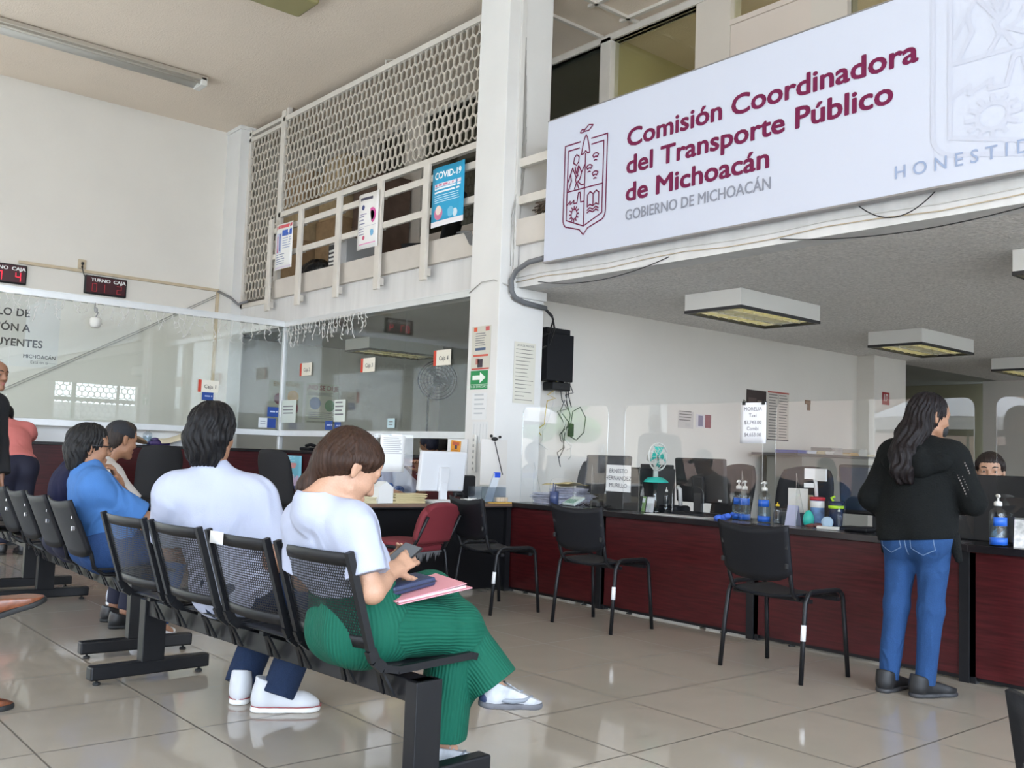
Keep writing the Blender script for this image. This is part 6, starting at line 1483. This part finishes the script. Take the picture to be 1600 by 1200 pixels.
for s_, a_, f_, u_ in ((s1, 'al', 'fl', (.10, -.08, .99)), (s2, 'ar', 'fr', (0, 0, 1))):
    U = nrm(u_); d_ = V3(J1[f_])-V3(J1[a_]); d_ = nrm(d_-U*(d_@U)); l_ = np.cross(U, d_); hl_ = V3(J1[f_])-d_*.265*.96
    Q = lambda x, y, z: tuple(hl_+d_*x+l_*y+U*z-L1)
    b = B(); Mx = Matrix((d_, l_, U)).transposed().to_4x4(); Mx.translation = Vector(Q(.012, 0, .038)); b.ell((0, 0, 0), (.022, .028, .030), None, Mx, 14, 8); obj('heel_tab', b, mat('navy_leather', (.022, .035, .085), .45, bump=.4, scale=120), s_, label='navy heel tab')
    b = B()
    for y in (-1, 1): b.tube([Q(.05, y*.034, .035), Q(.10, y*.037, .030), Q(.15, y*.038, .034), Q(.19, y*.033, .050)], [.007, .010, .009, .004], 6)
    obj('side_stripe', b, mat('grey_shoe_stripe', (.20, .22, .25), .5), s_, label='grey side stripe')
t = empty('smartphone', (1.893, 2.785, .765), 0, 'dark smartphone held by the woman in green trousers', 'phone')
T_ = Matrix.Rotation(.35, 4, 'Z') @ Matrix.Rotation(-.42, 4, 'Y') @ Matrix.Rotation(.25, 4, 'X')
b = B(); b.bx(-.075, .075, -.036, .036, -.004, .004, .003, M=T_); obj('case', b, mat('phone_black', (.01, .01, .012), .3), t)
b = B(); b.bx(-.070, .070, -.032, .032, .004, .0048, M=T_); obj('screen', b, mat('phone_screen', (.10, .11, .12), .12), t)
t = empty('pink_folder', (1.965, 2.79, .650), 0, 'pink paper folder resting on the knees of the woman in green trousers', 'folder')
T_ = Matrix.Rotation(-.08, 4, 'Z') @ Matrix.Rotation(-.14, 4, 'Y') @ Matrix.Rotation(.05, 4, 'X')
PINK = mat('pink_card', (.62, .27, .30), .7)
b = B(); b.bx(-.14, .15, -.12, .13, -.006, -.003, M=T_); b.bx(-.15, .13, -.115, .135, .008, .011, M=T_ @ Matrix.Rotation(-.03, 4, 'Y')); obj('cover', b, PINK, t)
b = B(); b.bx(-.135, .13, -.11, .125, -.002, .006, M=T_); obj('pages', b, mat('folder_pages', (.60, .45, .46), .8), t)
t = empty('navy_wallet', (1.905, 2.78, .668), 0, 'navy zip wallet lying on the pink folder', 'wallet')
T_ = Matrix.Rotation(.10, 4, 'Z') @ Matrix.Rotation(-.13, 4, 'Y') @ Matrix.Rotation(.05, 4, 'X')
NAVY = mat('navy_leather', (.022, .035, .085), .45, bump=.4, scale=120)
b = B(); b.bx(-.095, .095, -.055, .055, -.012, .018, .008, M=T_); obj('body', b, NAVY, t)
b = B(); b.bx(-.097, .097, -.057, .057, .001, .005, .001, M=T_); obj('zip', b, mat('dark_zip', (.012, .015, .03), .5), t)
b = B(); b.ell((0, 0, .0185), (.012, .008, .002), None, T_); obj('badge', b, mat('gold_badge', (.55, .42, .18), .3, .6), t)

# 2 --- man in the white tee, seen from behind
J2 = dict(pel=(1.80, 3.885, .545), che=(1.735, 3.895, .80), nk=(1.68, 3.905, 1.005), hd=(1.675, 3.915, 1.165), hf=(.76, .65, -.03),
          sl=(1.56, 4.035, .905), sr=(1.83, 3.76, .905), el=(1.62, 4.17, .66), er=(1.88, 3.69, .66), wl=(1.87, 4.22, .60), wr=(2.07, 3.79, .60),
          hl=(1.80, 3.99, .53), hr=(1.85, 3.82, .53), kl=(2.14, 4.16, .50), kr=(2.19, 3.87, .50), al=(1.97, 4.10, .10), ar=(2.01, 3.83, .10), fl=(2.07, 4.23, .0), fr=(2.15, 3.745, .0), pose='s')
person('man with thick black hair in a white tee and jeans, seen from behind', J2, TANSKIN, hair_short((.006, .0055, .006), 'black', .006, -.14, -.012, .002, True),
       dict(m=WTEE, sleeve=.76, inf=.013, flare=.022, hem=-.12, neck=.062, fold=.008, fr=14, seed=9, name='white_tee'),
       dict(m=DJEAN, r=(.105, .08, .078, .072), inf=.012, end=1.08, fold=.006, fr=24, seed=3, name='jeans'), dict(m=WSH, sole=WSOLE, lace=WSOLE, s=1.06, collar=.135, stripe=mat('red_stripe', (.30, .03, .04), .5)),
       {'r': ((.9, .3, -.2), (.1, 0, 1), 1, (.5, .7, .5)), 'l': ((.9, -.2, -.2), (0, .1, 1), -1, (.5, .7, .5))}, g=1.08, h=.0052, hs=1.02)

# 3 --- man in the blue polo with glasses, hand at his mouth
J3 = dict(pel=(1.84, 5.56, .54), che=(1.745, 5.57, .77), nk=(1.69, 5.59, .955), hd=(1.695, 5.62, 1.082), hf=(.995, -.06, -.05), hu=(.05, 0, 1),
          sl=(1.74, 5.80, .87), sr=(1.70, 5.42, .865), el=(1.985, 5.80, .74), er=(1.955, 5.40, .70), wl=(1.88, 5.66, .90), wr=(2.10, 5.55, .60),
          hl=(1.75, 5.68, .53), hr=(1.75, 5.49, .53), kl=(2.15, 5.70, .52), kr=(2.16, 5.48, .52), al=(2.13, 5.74, .10), ar=(2.10, 5.50, .10), fl=(2.30, 5.76, 0), fr=(2.27, 5.50, 0), pose='s')
def x3(t, T, R, loc):
    M_ = mat('spectacle_frame', (.01, .01, .012), .3); P = lambda x, y, z: tuple(T(x, y, z)-V3(loc))
    g_ = obj('glasses', B().tube([P(-.012, -.083, .012), P(.05, -.078, .014), P(.106, -.062, .012)], .0028, 6).tube([P(-.012, .083, .012), P(.05, .078, .014), P(.106, .062, .012)], .0028, 6).tube([P(.113, -.012, .010), P(.116, 0, .013), P(.113, .012, .010)], .0022, 6), M_, t)
    for y in (-1, 1):
        b = B(); b.tube([P(.111-.006*abs(math.cos(a))*0, y*.036+.026*math.cos(a), .004+.018*math.sin(a)) for a in [k*.3927 for k in range(16)]], .0022, 5, closed=True); obj('rim', b, M_, g_)
        b = B(); b.add([P(.111, y*.036+.025*math.cos(a), .004+.017*math.sin(a)) for a in [k*.3927 for k in range(16)]], [tuple(range(16))]); obj('lens', b, clear('spectacle_lens', (.85, .87, .88), .06, .6), g_)
person('man in a blue polo shirt and glasses holding a hand to his mouth', J3, TANSKIN, hair_short((.012, .0115, .0115), 'greying', .003, -.14, -.012, 0, True),
       dict(m=mat('blue_polo', (.055, .155, .38), .85, bump=.4, scale=300, wrinkle=.025, wscale=5, spec=.2), sleeve=.88, inf=.014, flare=.022, hem=-.17, neck=.060, fold=.008, fr=15, seed=12, collar=True, name='blue_polo'),
       dict(m=JEAN, inf=.012, fold=.006, seed=3, name='jeans'), dict(m=WSH, sole=WSOLE, s=1.0),
       {'l': ((-.50, -.30, .80), (.75, -.1, .5), -1, (.75, .7, .4)), 'r': ((.8, .2, -.5), (.2, 0, 1), 1, (.5, .6, .4))}, g=1.06, h=.0055, hs=1.02, extra=x3)

# 4 --- man in navy hidden behind him
J4 = dict(pel=(1.86, 6.12, .53), che=(1.785, 6.14, .76), nk=(1.80, 6.18, .95), hd=(1.885, 6.25, 1.085), hf=(.95, .15, -.15),
          sl=(1.80, 6.34, .87), sr=(1.75, 5.96, .87), el=(1.98, 6.40, .65), er=(1.93, 5.92, .66), wl=(2.15, 6.25, .60), wr=(2.12, 6.02, .60),
          hl=(1.75, 6.22, .53), hr=(1.75, 6.03, .53), kl=(2.15, 6.26, .50), kr=(2.15, 6.0, .50), al=(2.12, 6.28, .1), ar=(2.10, 6.02, .1), fl=(2.30, 6.3, 0), fr=(2.27, 6.0, 0), pose='s')
person('man in navy mostly hidden behind the man in the blue polo', J4, BROWNSKIN, hair_short(SH_B, 'black', .004),
       dict(m=mat('navy_cotton', (.009, .010, .035), .9, bump=.3, scale=260, wrinkle=.012, wscale=6, spec=.2), sleeve=.8, inf=.016, fold=.008, seed=5, hem=-.1, name='navy_top'),
       dict(m=mat('navy_trousers', (.008, .009, .026), .8), inf=.010, name='trousers'), dict(m=mat('black_shoe', (.012, .012, .013), .4), sole=RUB), {'l': ((.8, -.3, -.3), (0, 0, 1), -1, (.5, .6, .4)), 'r': ((.8, .3, -.3), (0, 0, 1), 1, (.5, .6, .4))}, g=1.05, h=.009)

# 5 --- man in the black cap
J5 = dict(pel=(1.95, 6.78, .53), che=(2.07, 6.78, .77), nk=(2.15, 6.78, .975), hd=(2.255, 6.79, 1.135), hf=(.96, .22, -.16),
          sl=(2.15, 6.98, .885), sr=(2.14, 6.60, .885), el=(2.32, 7.03, .67), er=(2.32, 6.57, .675), wl=(2.42, 6.9, .56), wr=(2.42, 6.65, .56),
          hl=(1.97, 6.88, .53), hr=(1.97, 6.69, .53), kl=(2.38, 6.9, .50), kr=(2.38, 6.66, .50), al=(2.36, 6.92, .1), ar=(2.35, 6.68, .1), fl=(2.54, 6.94, 0), fr=(2.53, 6.68, 0), pose='s')
def x5(t, T, R, loc):
    CAPM = mat('black_cap', (.012, .013, .017), .8, bump=.3, scale=260)
    S = SDF(); S.ell(T(-.010, 0, .038), (.108, .086, .094), R); S.cap(T(-.10, 0, .01), T(.09, 0, .03), .01, k=.04); S.cut(T(0, 0, .022), -R[2]-R[0]*.12)
    c = solid('cap', S, .005, CAPM, t, loc)
    S = SDF(); S.ell(T(.115, 0, .026), (.075, .078, .016), np.array([R[0]*.97-R[2]*.24, R[1], R[2]*.97+R[0]*.24])); S.ell(T(.112, 0, .006), (.085, .085, .016), np.array([R[0]*.97-R[2]*.24, R[1], R[2]*.97+R[0]*.24]), k=.003, op='-')
    solid('visor', S, .0035, mat('brown_visor', (.16, .105, .06), .7), c, loc)
person('man in a black cap and white tee beyond the man in the blue polo', J5, TANSKIN, hair_short((.03, .022, .018), 'dark', -.004, -.075),
       dict(m=mat('off_white_cotton', (.47, .44, .41), .85, bump=.25, scale=260, wrinkle=.012, wscale=6, spec=.2), sleeve=.8, inf=.016, fold=.008, seed=6, hem=-.1, name='white_tee'),
       dict(m=JEAN, inf=.010, name='jeans'), dict(m=WSH, sole=WSOLE), {'l': ((.8, -.3, -.3), (0, 0, 1), -1, (.5, .6, .4)), 'r': ((.8, .3, -.3), (0, 0, 1), 1, (.5, .6, .4))}, g=1.05, h=.007, extra=x5, hs=1.04)

# 6 --- woman in pink bending over the cashier counter
J6 = dict(pel=(2.46, 10.36, .86), che=(2.46, 10.66, 1.10), nk=(2.46, 10.80, 1.24), hd=(2.45, 10.93, 1.33), hf=(0, .8, -.6), hu=(0, .6, .8),
          sl=(2.29, 10.76, 1.19), sr=(2.64, 10.76, 1.19), el=(2.22, 11.0, 1.15), er=(2.72, 10.98, 1.15), wl=(2.38, 11.15, 1.13), wr=(2.58, 11.15, 1.13),
          hl=(2.37, 10.34, .84), hr=(2.55, 10.34, .84), kl=(2.37, 10.38, .46), kr=(2.55, 10.36, .46), al=(2.37, 10.32, .09), ar=(2.55, 10.30, .09), fl=(2.37, 10.5, 0), fr=(2.56, 10.48, 0))
person('person in a pink top and dark trousers bending over the cashier counter', J6, TANSKIN, hair_short(SH_B, 'black', .006, -.06),
       dict(m=mat('pink_cotton', (.55, .17, .155), .85, bump=.25, scale=260, wrinkle=.012, wscale=6, spec=.2), sleeve=.8, inf=.020, fold=.008, seed=7, hem=-.02, name='pink_top'),
       dict(m=mat('navy_trousers', (.008, .009, .026), .8), inf=.012, waist=.12, name='trousers'), dict(m=mat('black_shoe', (.012, .012, .013), .4), sole=RUB), {'l': ((.5, .8, 0), (0, 0, 1), 1, (.3, .4, .3)), 'r': ((-.5, .8, 0), (0, 0, 1), -1, (.3, .4, .3))}, g=1.08, h=.010, face=False)

# 7 --- man in the dark suit at the left edge
J7 = dict(pel=(1.60, 8.0, .90), che=(1.60, 8.0, 1.20), nk=(1.60, 8.0, 1.43), hd=(1.70, 7.985, 1.585), hf=(.55, -.83, -.05),
          sl=(1.76, 8.1, 1.36), sr=(1.45, 7.88, 1.36), el=(1.79, 8.1, 1.08), er=(1.40, 7.86, 1.08), wl=(1.80, 8.02, .84), wr=(1.45, 7.75, .86),
          hl=(1.67, 8.05, .88), hr=(1.53, 7.95, .88), kl=(1.68, 8.03, .48), kr=(1.54, 7.93, .48), al=(1.68, 8.05, .09), ar=(1.54, 7.95, .09), fl=(1.78, 7.9, 0), fr=(1.64, 7.8, 0))
SUIT = mat('dark_suit', (.008, .0085, .011), .8, bump=.2, scale=260)
person('bald man in a dark suit standing cut off by the left edge', J7, BROWNSKIN, None,
       dict(m=SUIT, sleeve=2, inf=.020, flare=.02, hem=-.14, neck=.06, fold=.005, name='jacket'), dict(m=SUIT, inf=.014, r=(.10, .08, .08, .07), name='trousers'), dict(m=mat('black_shoe', (.012, .012, .013), .4), sole=RUB), {'l': ((.1, -.1, -1), (1, .3, 0), -1, (.3, .5, .4)), 'r': ((0, -.2, -1), (-1, 0, 0), 1, (.3, .5, .4))}, g=1.04, h=.009, hs=.98)

# 8 --- seated person of whom only the brown shoes show
J8 = dict(pel=(.33, 4.32, .55), che=(.24, 4.32, .82), nk=(.22, 4.32, 1.02), hd=(.26, 4.32, 1.17), hf=(1, 0, 0),
          sl=(.24, 4.52, .94), sr=(.24, 4.12, .94), el=(.34, 4.56, .68), er=(.34, 4.08, .68), wl=(.56, 4.45, .64), wr=(.56, 4.2, .64),
          hl=(.36, 4.42, .53), hr=(.36, 4.23, .53), kl=(.78, 4.42, .50), kr=(.74, 4.22, .63), al=(.93, 4.45, .10), ar=(.97, 4.33, .44), fl=(1.115, 4.46, 0), fr=(1.175, 4.31, .455), pose='s')
BSHOE = mat('brown_leather_shoe', (.17, .055, .025), .28, bump=.2, scale=60, var=.25)
person('seated person of whom only two brown leather shoes show', J8, BROWNSKIN, hair_short(SH_B, 'black'),
       dict(m=SUIT, sleeve=2, inf=.018, hem=-.1, name='jacket'), dict(m=SUIT, inf=.012, name='trousers', end=.9), dict(m=BSHOE, sole=RUB, s=1.02, h=.004, up={'r': (-.30, -.05, .95)}), {'l': ((.9, -.2, -.2), (0, 0, 1), -1, (.4, .5, .4)), 'r': ((.9, .2, -.2), (0, 0, 1), 1, (.4, .5, .4))}, g=1.05, h=.010, face=False)

# 9 --- desk clerk in a printed tee, face behind the sheets
J9 = dict(pel=(4.52, 7.12, .53), che=(4.54, 7.05, .80), nk=(4.56, 7.01, .985), hd=(4.585, 6.96, 1.13), hf=(.05, -1, -.12),
          sl=(4.73, 7.03, .90), sr=(4.37, 7.03, .90), el=(4.87, 6.93, .755), er=(4.30, 6.85, .77), wl=(4.83, 6.88, .955), wr=(4.42, 6.72, .80),
          hl=(4.62, 7.1, .52), hr=(4.43, 7.1, .52), kl=(4.64, 6.78, .50), kr=(4.42, 6.78, .50), al=(4.64, 6.82, .1), ar=(4.42, 6.82, .1), fl=(4.66, 6.68, 0), fr=(4.4, 6.68, 0), pose='s')
def x9(t, T, R, loc):
    b = B()
    for (dx, dz, r) in ((-.09, 0, .05), (.09, -.01, .05), (0, .03, .03)):
        for k in range(3): b.tube([(dx+r*(1-.3*k)*math.cos(a)+.02, -.215-.012*abs(dx)*0, .80+dz+r*(.8-.2*k)*math.sin(a)) for a in [q*.5 for q in range(13)]], .004, 4)
    obj('blue_print', b, mat('blue_shirt_print', (.04, .12, .35), .8), t)
    b = B(); b.tube([tuple(V3((4.833, 6.886, .935))-V3(loc)+V3((.032*math.cos(a), .032*math.sin(a), 0))) for a in [q*.4488 for q in range(14)]], .008, 6, closed=True); obj('bracelet', b, CHROME, t)
person('desk clerk in a white tee with blue print, face hidden by sheets', J9, TANSKIN, hair_short(SH_B, 'black', .004),
       dict(m=WTEE, sleeve=.8, inf=.016, fold=.007, seed=15, hem=-.1, name='printed_tee'), dict(m=DJEAN, inf=.01, name='jeans'), dict(m=WSH, sole=WSOLE),
       {'l': ((-.55, -.1, .85), (.5, .4, .4), 1, (.5, .6, .4)), 'r': ((.4, -.9, -.1), (0, 0, 1), 1, (.4, .5, .4))}, g=1.0, h=.008, extra=x9)

# 10, 11 --- two people inside the cashier room
for i, (x, y, z, c, lb, hf) in enumerate(((6.36, 8.93, 1.215, (.03, .032, .055), 'cashier with dark hair and a pale mask behind the glass, left of the pair', (-.35, .93, -.1)), (6.87, 9.42, 1.215, (.035, .03, .03), 'cashier behind the glass, right of the pair beside the pillar', (-.2, .97, -.1)))):
    J = dict(pel=(x+.05, y-.1, .58), che=(x+.03, y-.06, .86), nk=(x, y-.03, z-.15), hd=(x, y, z), hf=hf, sl=(x-.15, y-.04, z-.25), sr=(x+.2, y-.04, z-.25), el=(x-.17, y+.05, z-.48), er=(x+.22, y+.05, z-.48), wl=(x-.08, y+.25, z-.42), wr=(x+.12, y+.25, z-.42),
             hl=(x-.05, y-.1, .56), hr=(x+.14, y-.1, .56), kl=(x-.05, y+.3, .54), kr=(x+.14, y+.3, .54), al=(x-.05, y+.28, .1), ar=(x+.14, y+.28, .1), fl=(x-.05, y+.45, 0), fr=(x+.14, y+.45, 0), pose='s')
    def xm(t, T, R, loc, i=i):
        if i == 0:
            S = SDF(); S.ell(T(.075, 0, -.055), (.045, .055, .05), R); solid('face_mask', S, .006, mat('pale_mask', (.66, .64, .58), .8), t, loc)
        else:
            b = B(); b.tube([tuple(T(.02+.0*a, .085*math.cos(a), .02+.10*math.sin(a))-V3(loc)) for a in [k*.3 for k in range(11)]], .006, 6); obj('headset', b, BLKP, t)
    person(lb, J, BROWNSKIN if i else TANSKIN, hair_short(c, 'cashier_%d' % i, .008), dict(m=mat('dark_work_shirt' if i == 0 else 'grey_work_shirt', (.05, .05, .06) if i == 0 else (.3, .3, .31), .8), sleeve=.9, inf=.016, hem=-.1, name='shirt'), dict(m=SUIT, inf=.01, name='trousers'), None, {'l': ((.2, .9, 0), (0, 0, 1), -1, (.4, .5, .4)), 'r': ((-.2, .9, 0), (0, 0, 1), 1, (.4, .5, .4))}, h=.011, extra=xm, group='cashiers behind the glass')

# 12 --- woman in the black cardigan standing at the counter
J12 = dict(pel=(4.79, 2.43, .82), che=(4.80, 2.42, 1.07), nk=(4.81, 2.415, 1.255), hd=(4.845, 2.40, 1.40), hf=(.88, -.45, -.15),
           sl=(4.80, 2.575, 1.185), sr=(4.82, 2.255, 1.185), el=(4.76, 2.665, .97), er=(4.83, 2.165, .975), wl=(4.97, 2.63, .84), wr=(5.02, 2.33, .96),
           hl=(4.79, 2.515, .79), hr=(4.80, 2.345, .79), kl=(4.78, 2.535, .43), kr=(4.80, 2.365, .43), al=(4.75, 2.555, .085), ar=(4.79, 2.385, .085), fl=(4.93, 2.555, 0), fr=(4.955, 2.31, 0))
def hair12(S, T, R, s):
    S.ell(T(-.014, 0, .036), (.106*s, .086*s, .092*s), R, k=.02); S.ell(T(-.06, 0, -.03), (.055*s, .070*s, .10*s), R, k=.03)
    p = T(-.055, .01, -.03)
    for q, r in (((4.735, 2.455, 1.30), .058), ((4.675, 2.465, 1.20), .052), ((4.645, 2.46, 1.12), .042), ((4.65, 2.45, 1.07), .024)): S.cap(p, q, min(r*1.12, .066), r, k=.03); S.cap(V3(p)+[0, -.04, 0], V3(q)+[0.005, -.045, .0], min(r, .06), r*.85, k=.03); p = q
    S.ell(T(.116, 0, -.045), (.072*s, .11*s, .100*s), R, k=.01, op='-')
    S.ell(T(.03, -.100, -.05), (.055*s, .032*s, .06*s), R, k=.01, op='-')
    S.disp = strands(T, R, s, .005, 40)
    return HAIRM('long_black', (.007, .0045, .005))
CARD12 = mat('black_knit', (.0045, .0055, .0055), .9, bump=1.0, scale=120, wrinkle=.012, wscale=6, spec=.2)
def hood(S):
    S.ell((4.775, 2.43, .86), (.125, .195, .16), k=.06); S.ell((4.765, 2.42, 1.20), (.105, .17, .055), k=.05); S.cap((4.77, 2.55, 1.215), (4.79, 2.29, 1.215), .05, k=.04); S.cap((4.76, 2.58, 1.20), (4.83, 2.60, 1.22), .035, .02, k=.03)
def hips12(S): S.ell((4.765, 2.425, .80), (.10, .172, .10), k=.05)
def pockets12(S, po, loc):
    def hit(y, z):
        X_ = np.linspace(4.5, 4.95, 300); d = S.ev(np.stack([X_, np.full(300, y), np.full(300, z)], 1)); k = np.nonzero(d < 0)[0]
        return (X_[k[0]]-.001-loc[0], y-loc[1], z-loc[2]) if len(k) else None
    ST = mat('pale_stitching', (.13, .20, .32), .8)
    b = B()
    for yc in (2.505, 2.345):
        P_ = [(yc-.052, .80), (yc-.055, .735), (yc, .705), (yc+.055, .735), (yc+.052, .80)]
        pts = [hit(P_[i][0]+(P_[i+1][0]-P_[i][0])*k/5, P_[i][1]+(P_[i+1][1]-P_[i][1])*k/5) for i in range(4) for k in range(5)]+[hit(*P_[-1])]
        pts = [p for p in pts if p]
        if len(pts) > 2: b.tube(pts, .0022, 5)
    pts = [hit(2.427, z) for z in np.linspace(.82, .70, 8)]; pts = [p for p in pts if p]
    if len(pts) > 2: b.tube(pts, .0025, 5)
    for yl, za in ((2.575, .72), (2.285, .72)):
        pts = []
        obj('seam_none', B(), None) if False else None
    obj('pocket_stitching', b, ST, po, label='pale pocket stitching')
def x12(t, T, R, loc):
    # open-work holes along both sleeves, on the side turned to the hall
    b = B(); J = J12
    def on_sleeve(p, r):
        p = V3(p); d = nrm(V3([0, 0, 1.12])-p); return p+d*r, d
    for (a, e, rows) in ((J['sr'], J['er'], ((.35, .9, -.018, 9), (.35, .9, .0, 9), (.15, .45, .035, 5))), (J['sl'], J['el'], ((.30, .95, .0, 11), (.30, .95, .018, 11)))):
        ax = nrm(V3(e)-V3(a))
        for f0, f1, off, n in rows:
            for i in range(n):
                p = V3(a)+(V3(e)-V3(a))*(f0+(f1-f0)*i/n); q, d = on_sleeve(p, .0665-.008*(f0+(f1-f0)*i/n)); sd = np.cross(d, ax); q = q+sd*off
                Mx = Matrix.Translation(Vector(q-loc)); b.ell((0, 0, 0), (.004, .004, .005), None, Mx, 8, 5)
    obj('sleeve_eyelet', b, mat('pale_eyelet', (.16, .14, .13), .8), t, label='rows of open-work holes in the sleeves')['kind'] = 'stuff'
    S = SDF(); ring = [(4.88, 2.53, 1.235), (4.80, 2.565, 1.205), (4.725, 2.53, 1.165), (4.69, 2.45, 1.135), (4.69, 2.36, 1.135), (4.735, 2.285, 1.165), (4.81, 2.26, 1.205), (4.89, 2.285, 1.235)]
    for p, q in zip(ring[:-1], ring[1:]): S.cap(p, q, .045, k=.03)
    S.cap((4.70, 2.44, 1.16), (4.715, 2.37, 1.20), .05, k=.04); S.cap((4.745, 2.57, 1.185), (4.76, 2.605, 1.19), .035, .012, k=.03); S.disp = folds(.010, 22, 5); solid('hood', S, .005, CARD12, t, loc)
    # lower side points of the cardigan
    for p, q, r in (((4.79, 2.60, .80), (4.80, 2.612, .70), .030), ((4.80, 2.255, .80), (4.82, 2.235, .69), .034)):
        S = SDF(); S.cap(p, q, r, .018, k=.02); solid('cardigan_point', S, .005, CARD12, t, loc)
    S = SDF(); S.ell(T(.070, 0, -.060), (.038, .056, .048), R); solid('face_mask', S, .005, mat('black_mask', (.012, .012, .013), .7), t, loc)
person('long-haired woman in a black cardigan and blue jeans standing at the counter', J12, TANSKIN, hair12,
       dict(m=CARD12, sleeve=2, inf=.018, flare=.014, hem=-.048, neck=.05, fold=.007, fr=16, seed=21, extra=hood, cuff=.9, name='cardigan', hemn=(0.0, -.10, -1)),
       dict(m=mat('mid_blue_denim', (.019, .058, .16), .85, bump=.5, scale=350, var=.22, wrinkle=.014, wscale=9, spec=.2), r=(.085, .058, .060, .047), inf=.006, end=1.07, fold=.007, fr=34, seed=14, waist=.14, extra=hips12, name='jeans', post=pockets12),
       dict(m=mat('black_trainer', (.010, .010, .011), .55), sole=mat('dark_grey_sole', (.035, .035, .038), .6), s=1.0, collar=.11),
       {'l': ((.6, -.3, -.6), (0, 1, .2), -1, (.4, .6, .4)), 'r': ((.8, .4, .1), (0, -.5, .8), 1, (.4, .6, .4))}, g=.92, gs=.94, female=True, h=.005, hs=.97, extra=x12)

# 13 --- clerk whose eyes look over the black panel
J13 = dict(pel=(6.42, 2.72, .53), che=(6.40, 2.72, .80), nk=(6.38, 2.73, .97), hd=(6.33, 2.735, 1.132), hf=(-.93, -.36, -.06),
           sl=(6.44, 2.55, .89), sr=(6.34, 2.90, .89), el=(6.30, 2.50, .68), er=(6.22, 2.96, .70), wl=(6.1, 2.6, .76), wr=(6.02, 2.85, .76),
           hl=(6.40, 2.63, .52), hr=(6.38, 2.82, .52), kl=(6.02, 2.6, .50), kr=(6.0, 2.8, .50), al=(6.08, 2.6, .1), ar=(6.06, 2.8, .1), fl=(5.95, 2.58, 0), fr=(5.94, 2.8, 0), pose='s')
person('seated clerk with tied dark hair whose eyes look over the black panel', J13, LIGHTSKIN, hair_tied((.02, .013, .011), 'clerk_dark'),
       dict(m=mat('maroon_blouse', (.12, .02, .03), .8), sleeve=2, inf=.016, hem=-.08, name='blouse'), dict(m=SUIT, inf=.01, name='trousers'), dict(m=mat('black_shoe', (.012, .012, .013), .4), sole=RUB), {'l': ((-.9, .2, 0), (0, 0, 1), 1, (.4, .5, .4)), 'r': ((-.9, 0, 0), (0, 0, 1), -1, (.4, .5, .4))}, g=.95, female=True, h=.006, hs=1.0)
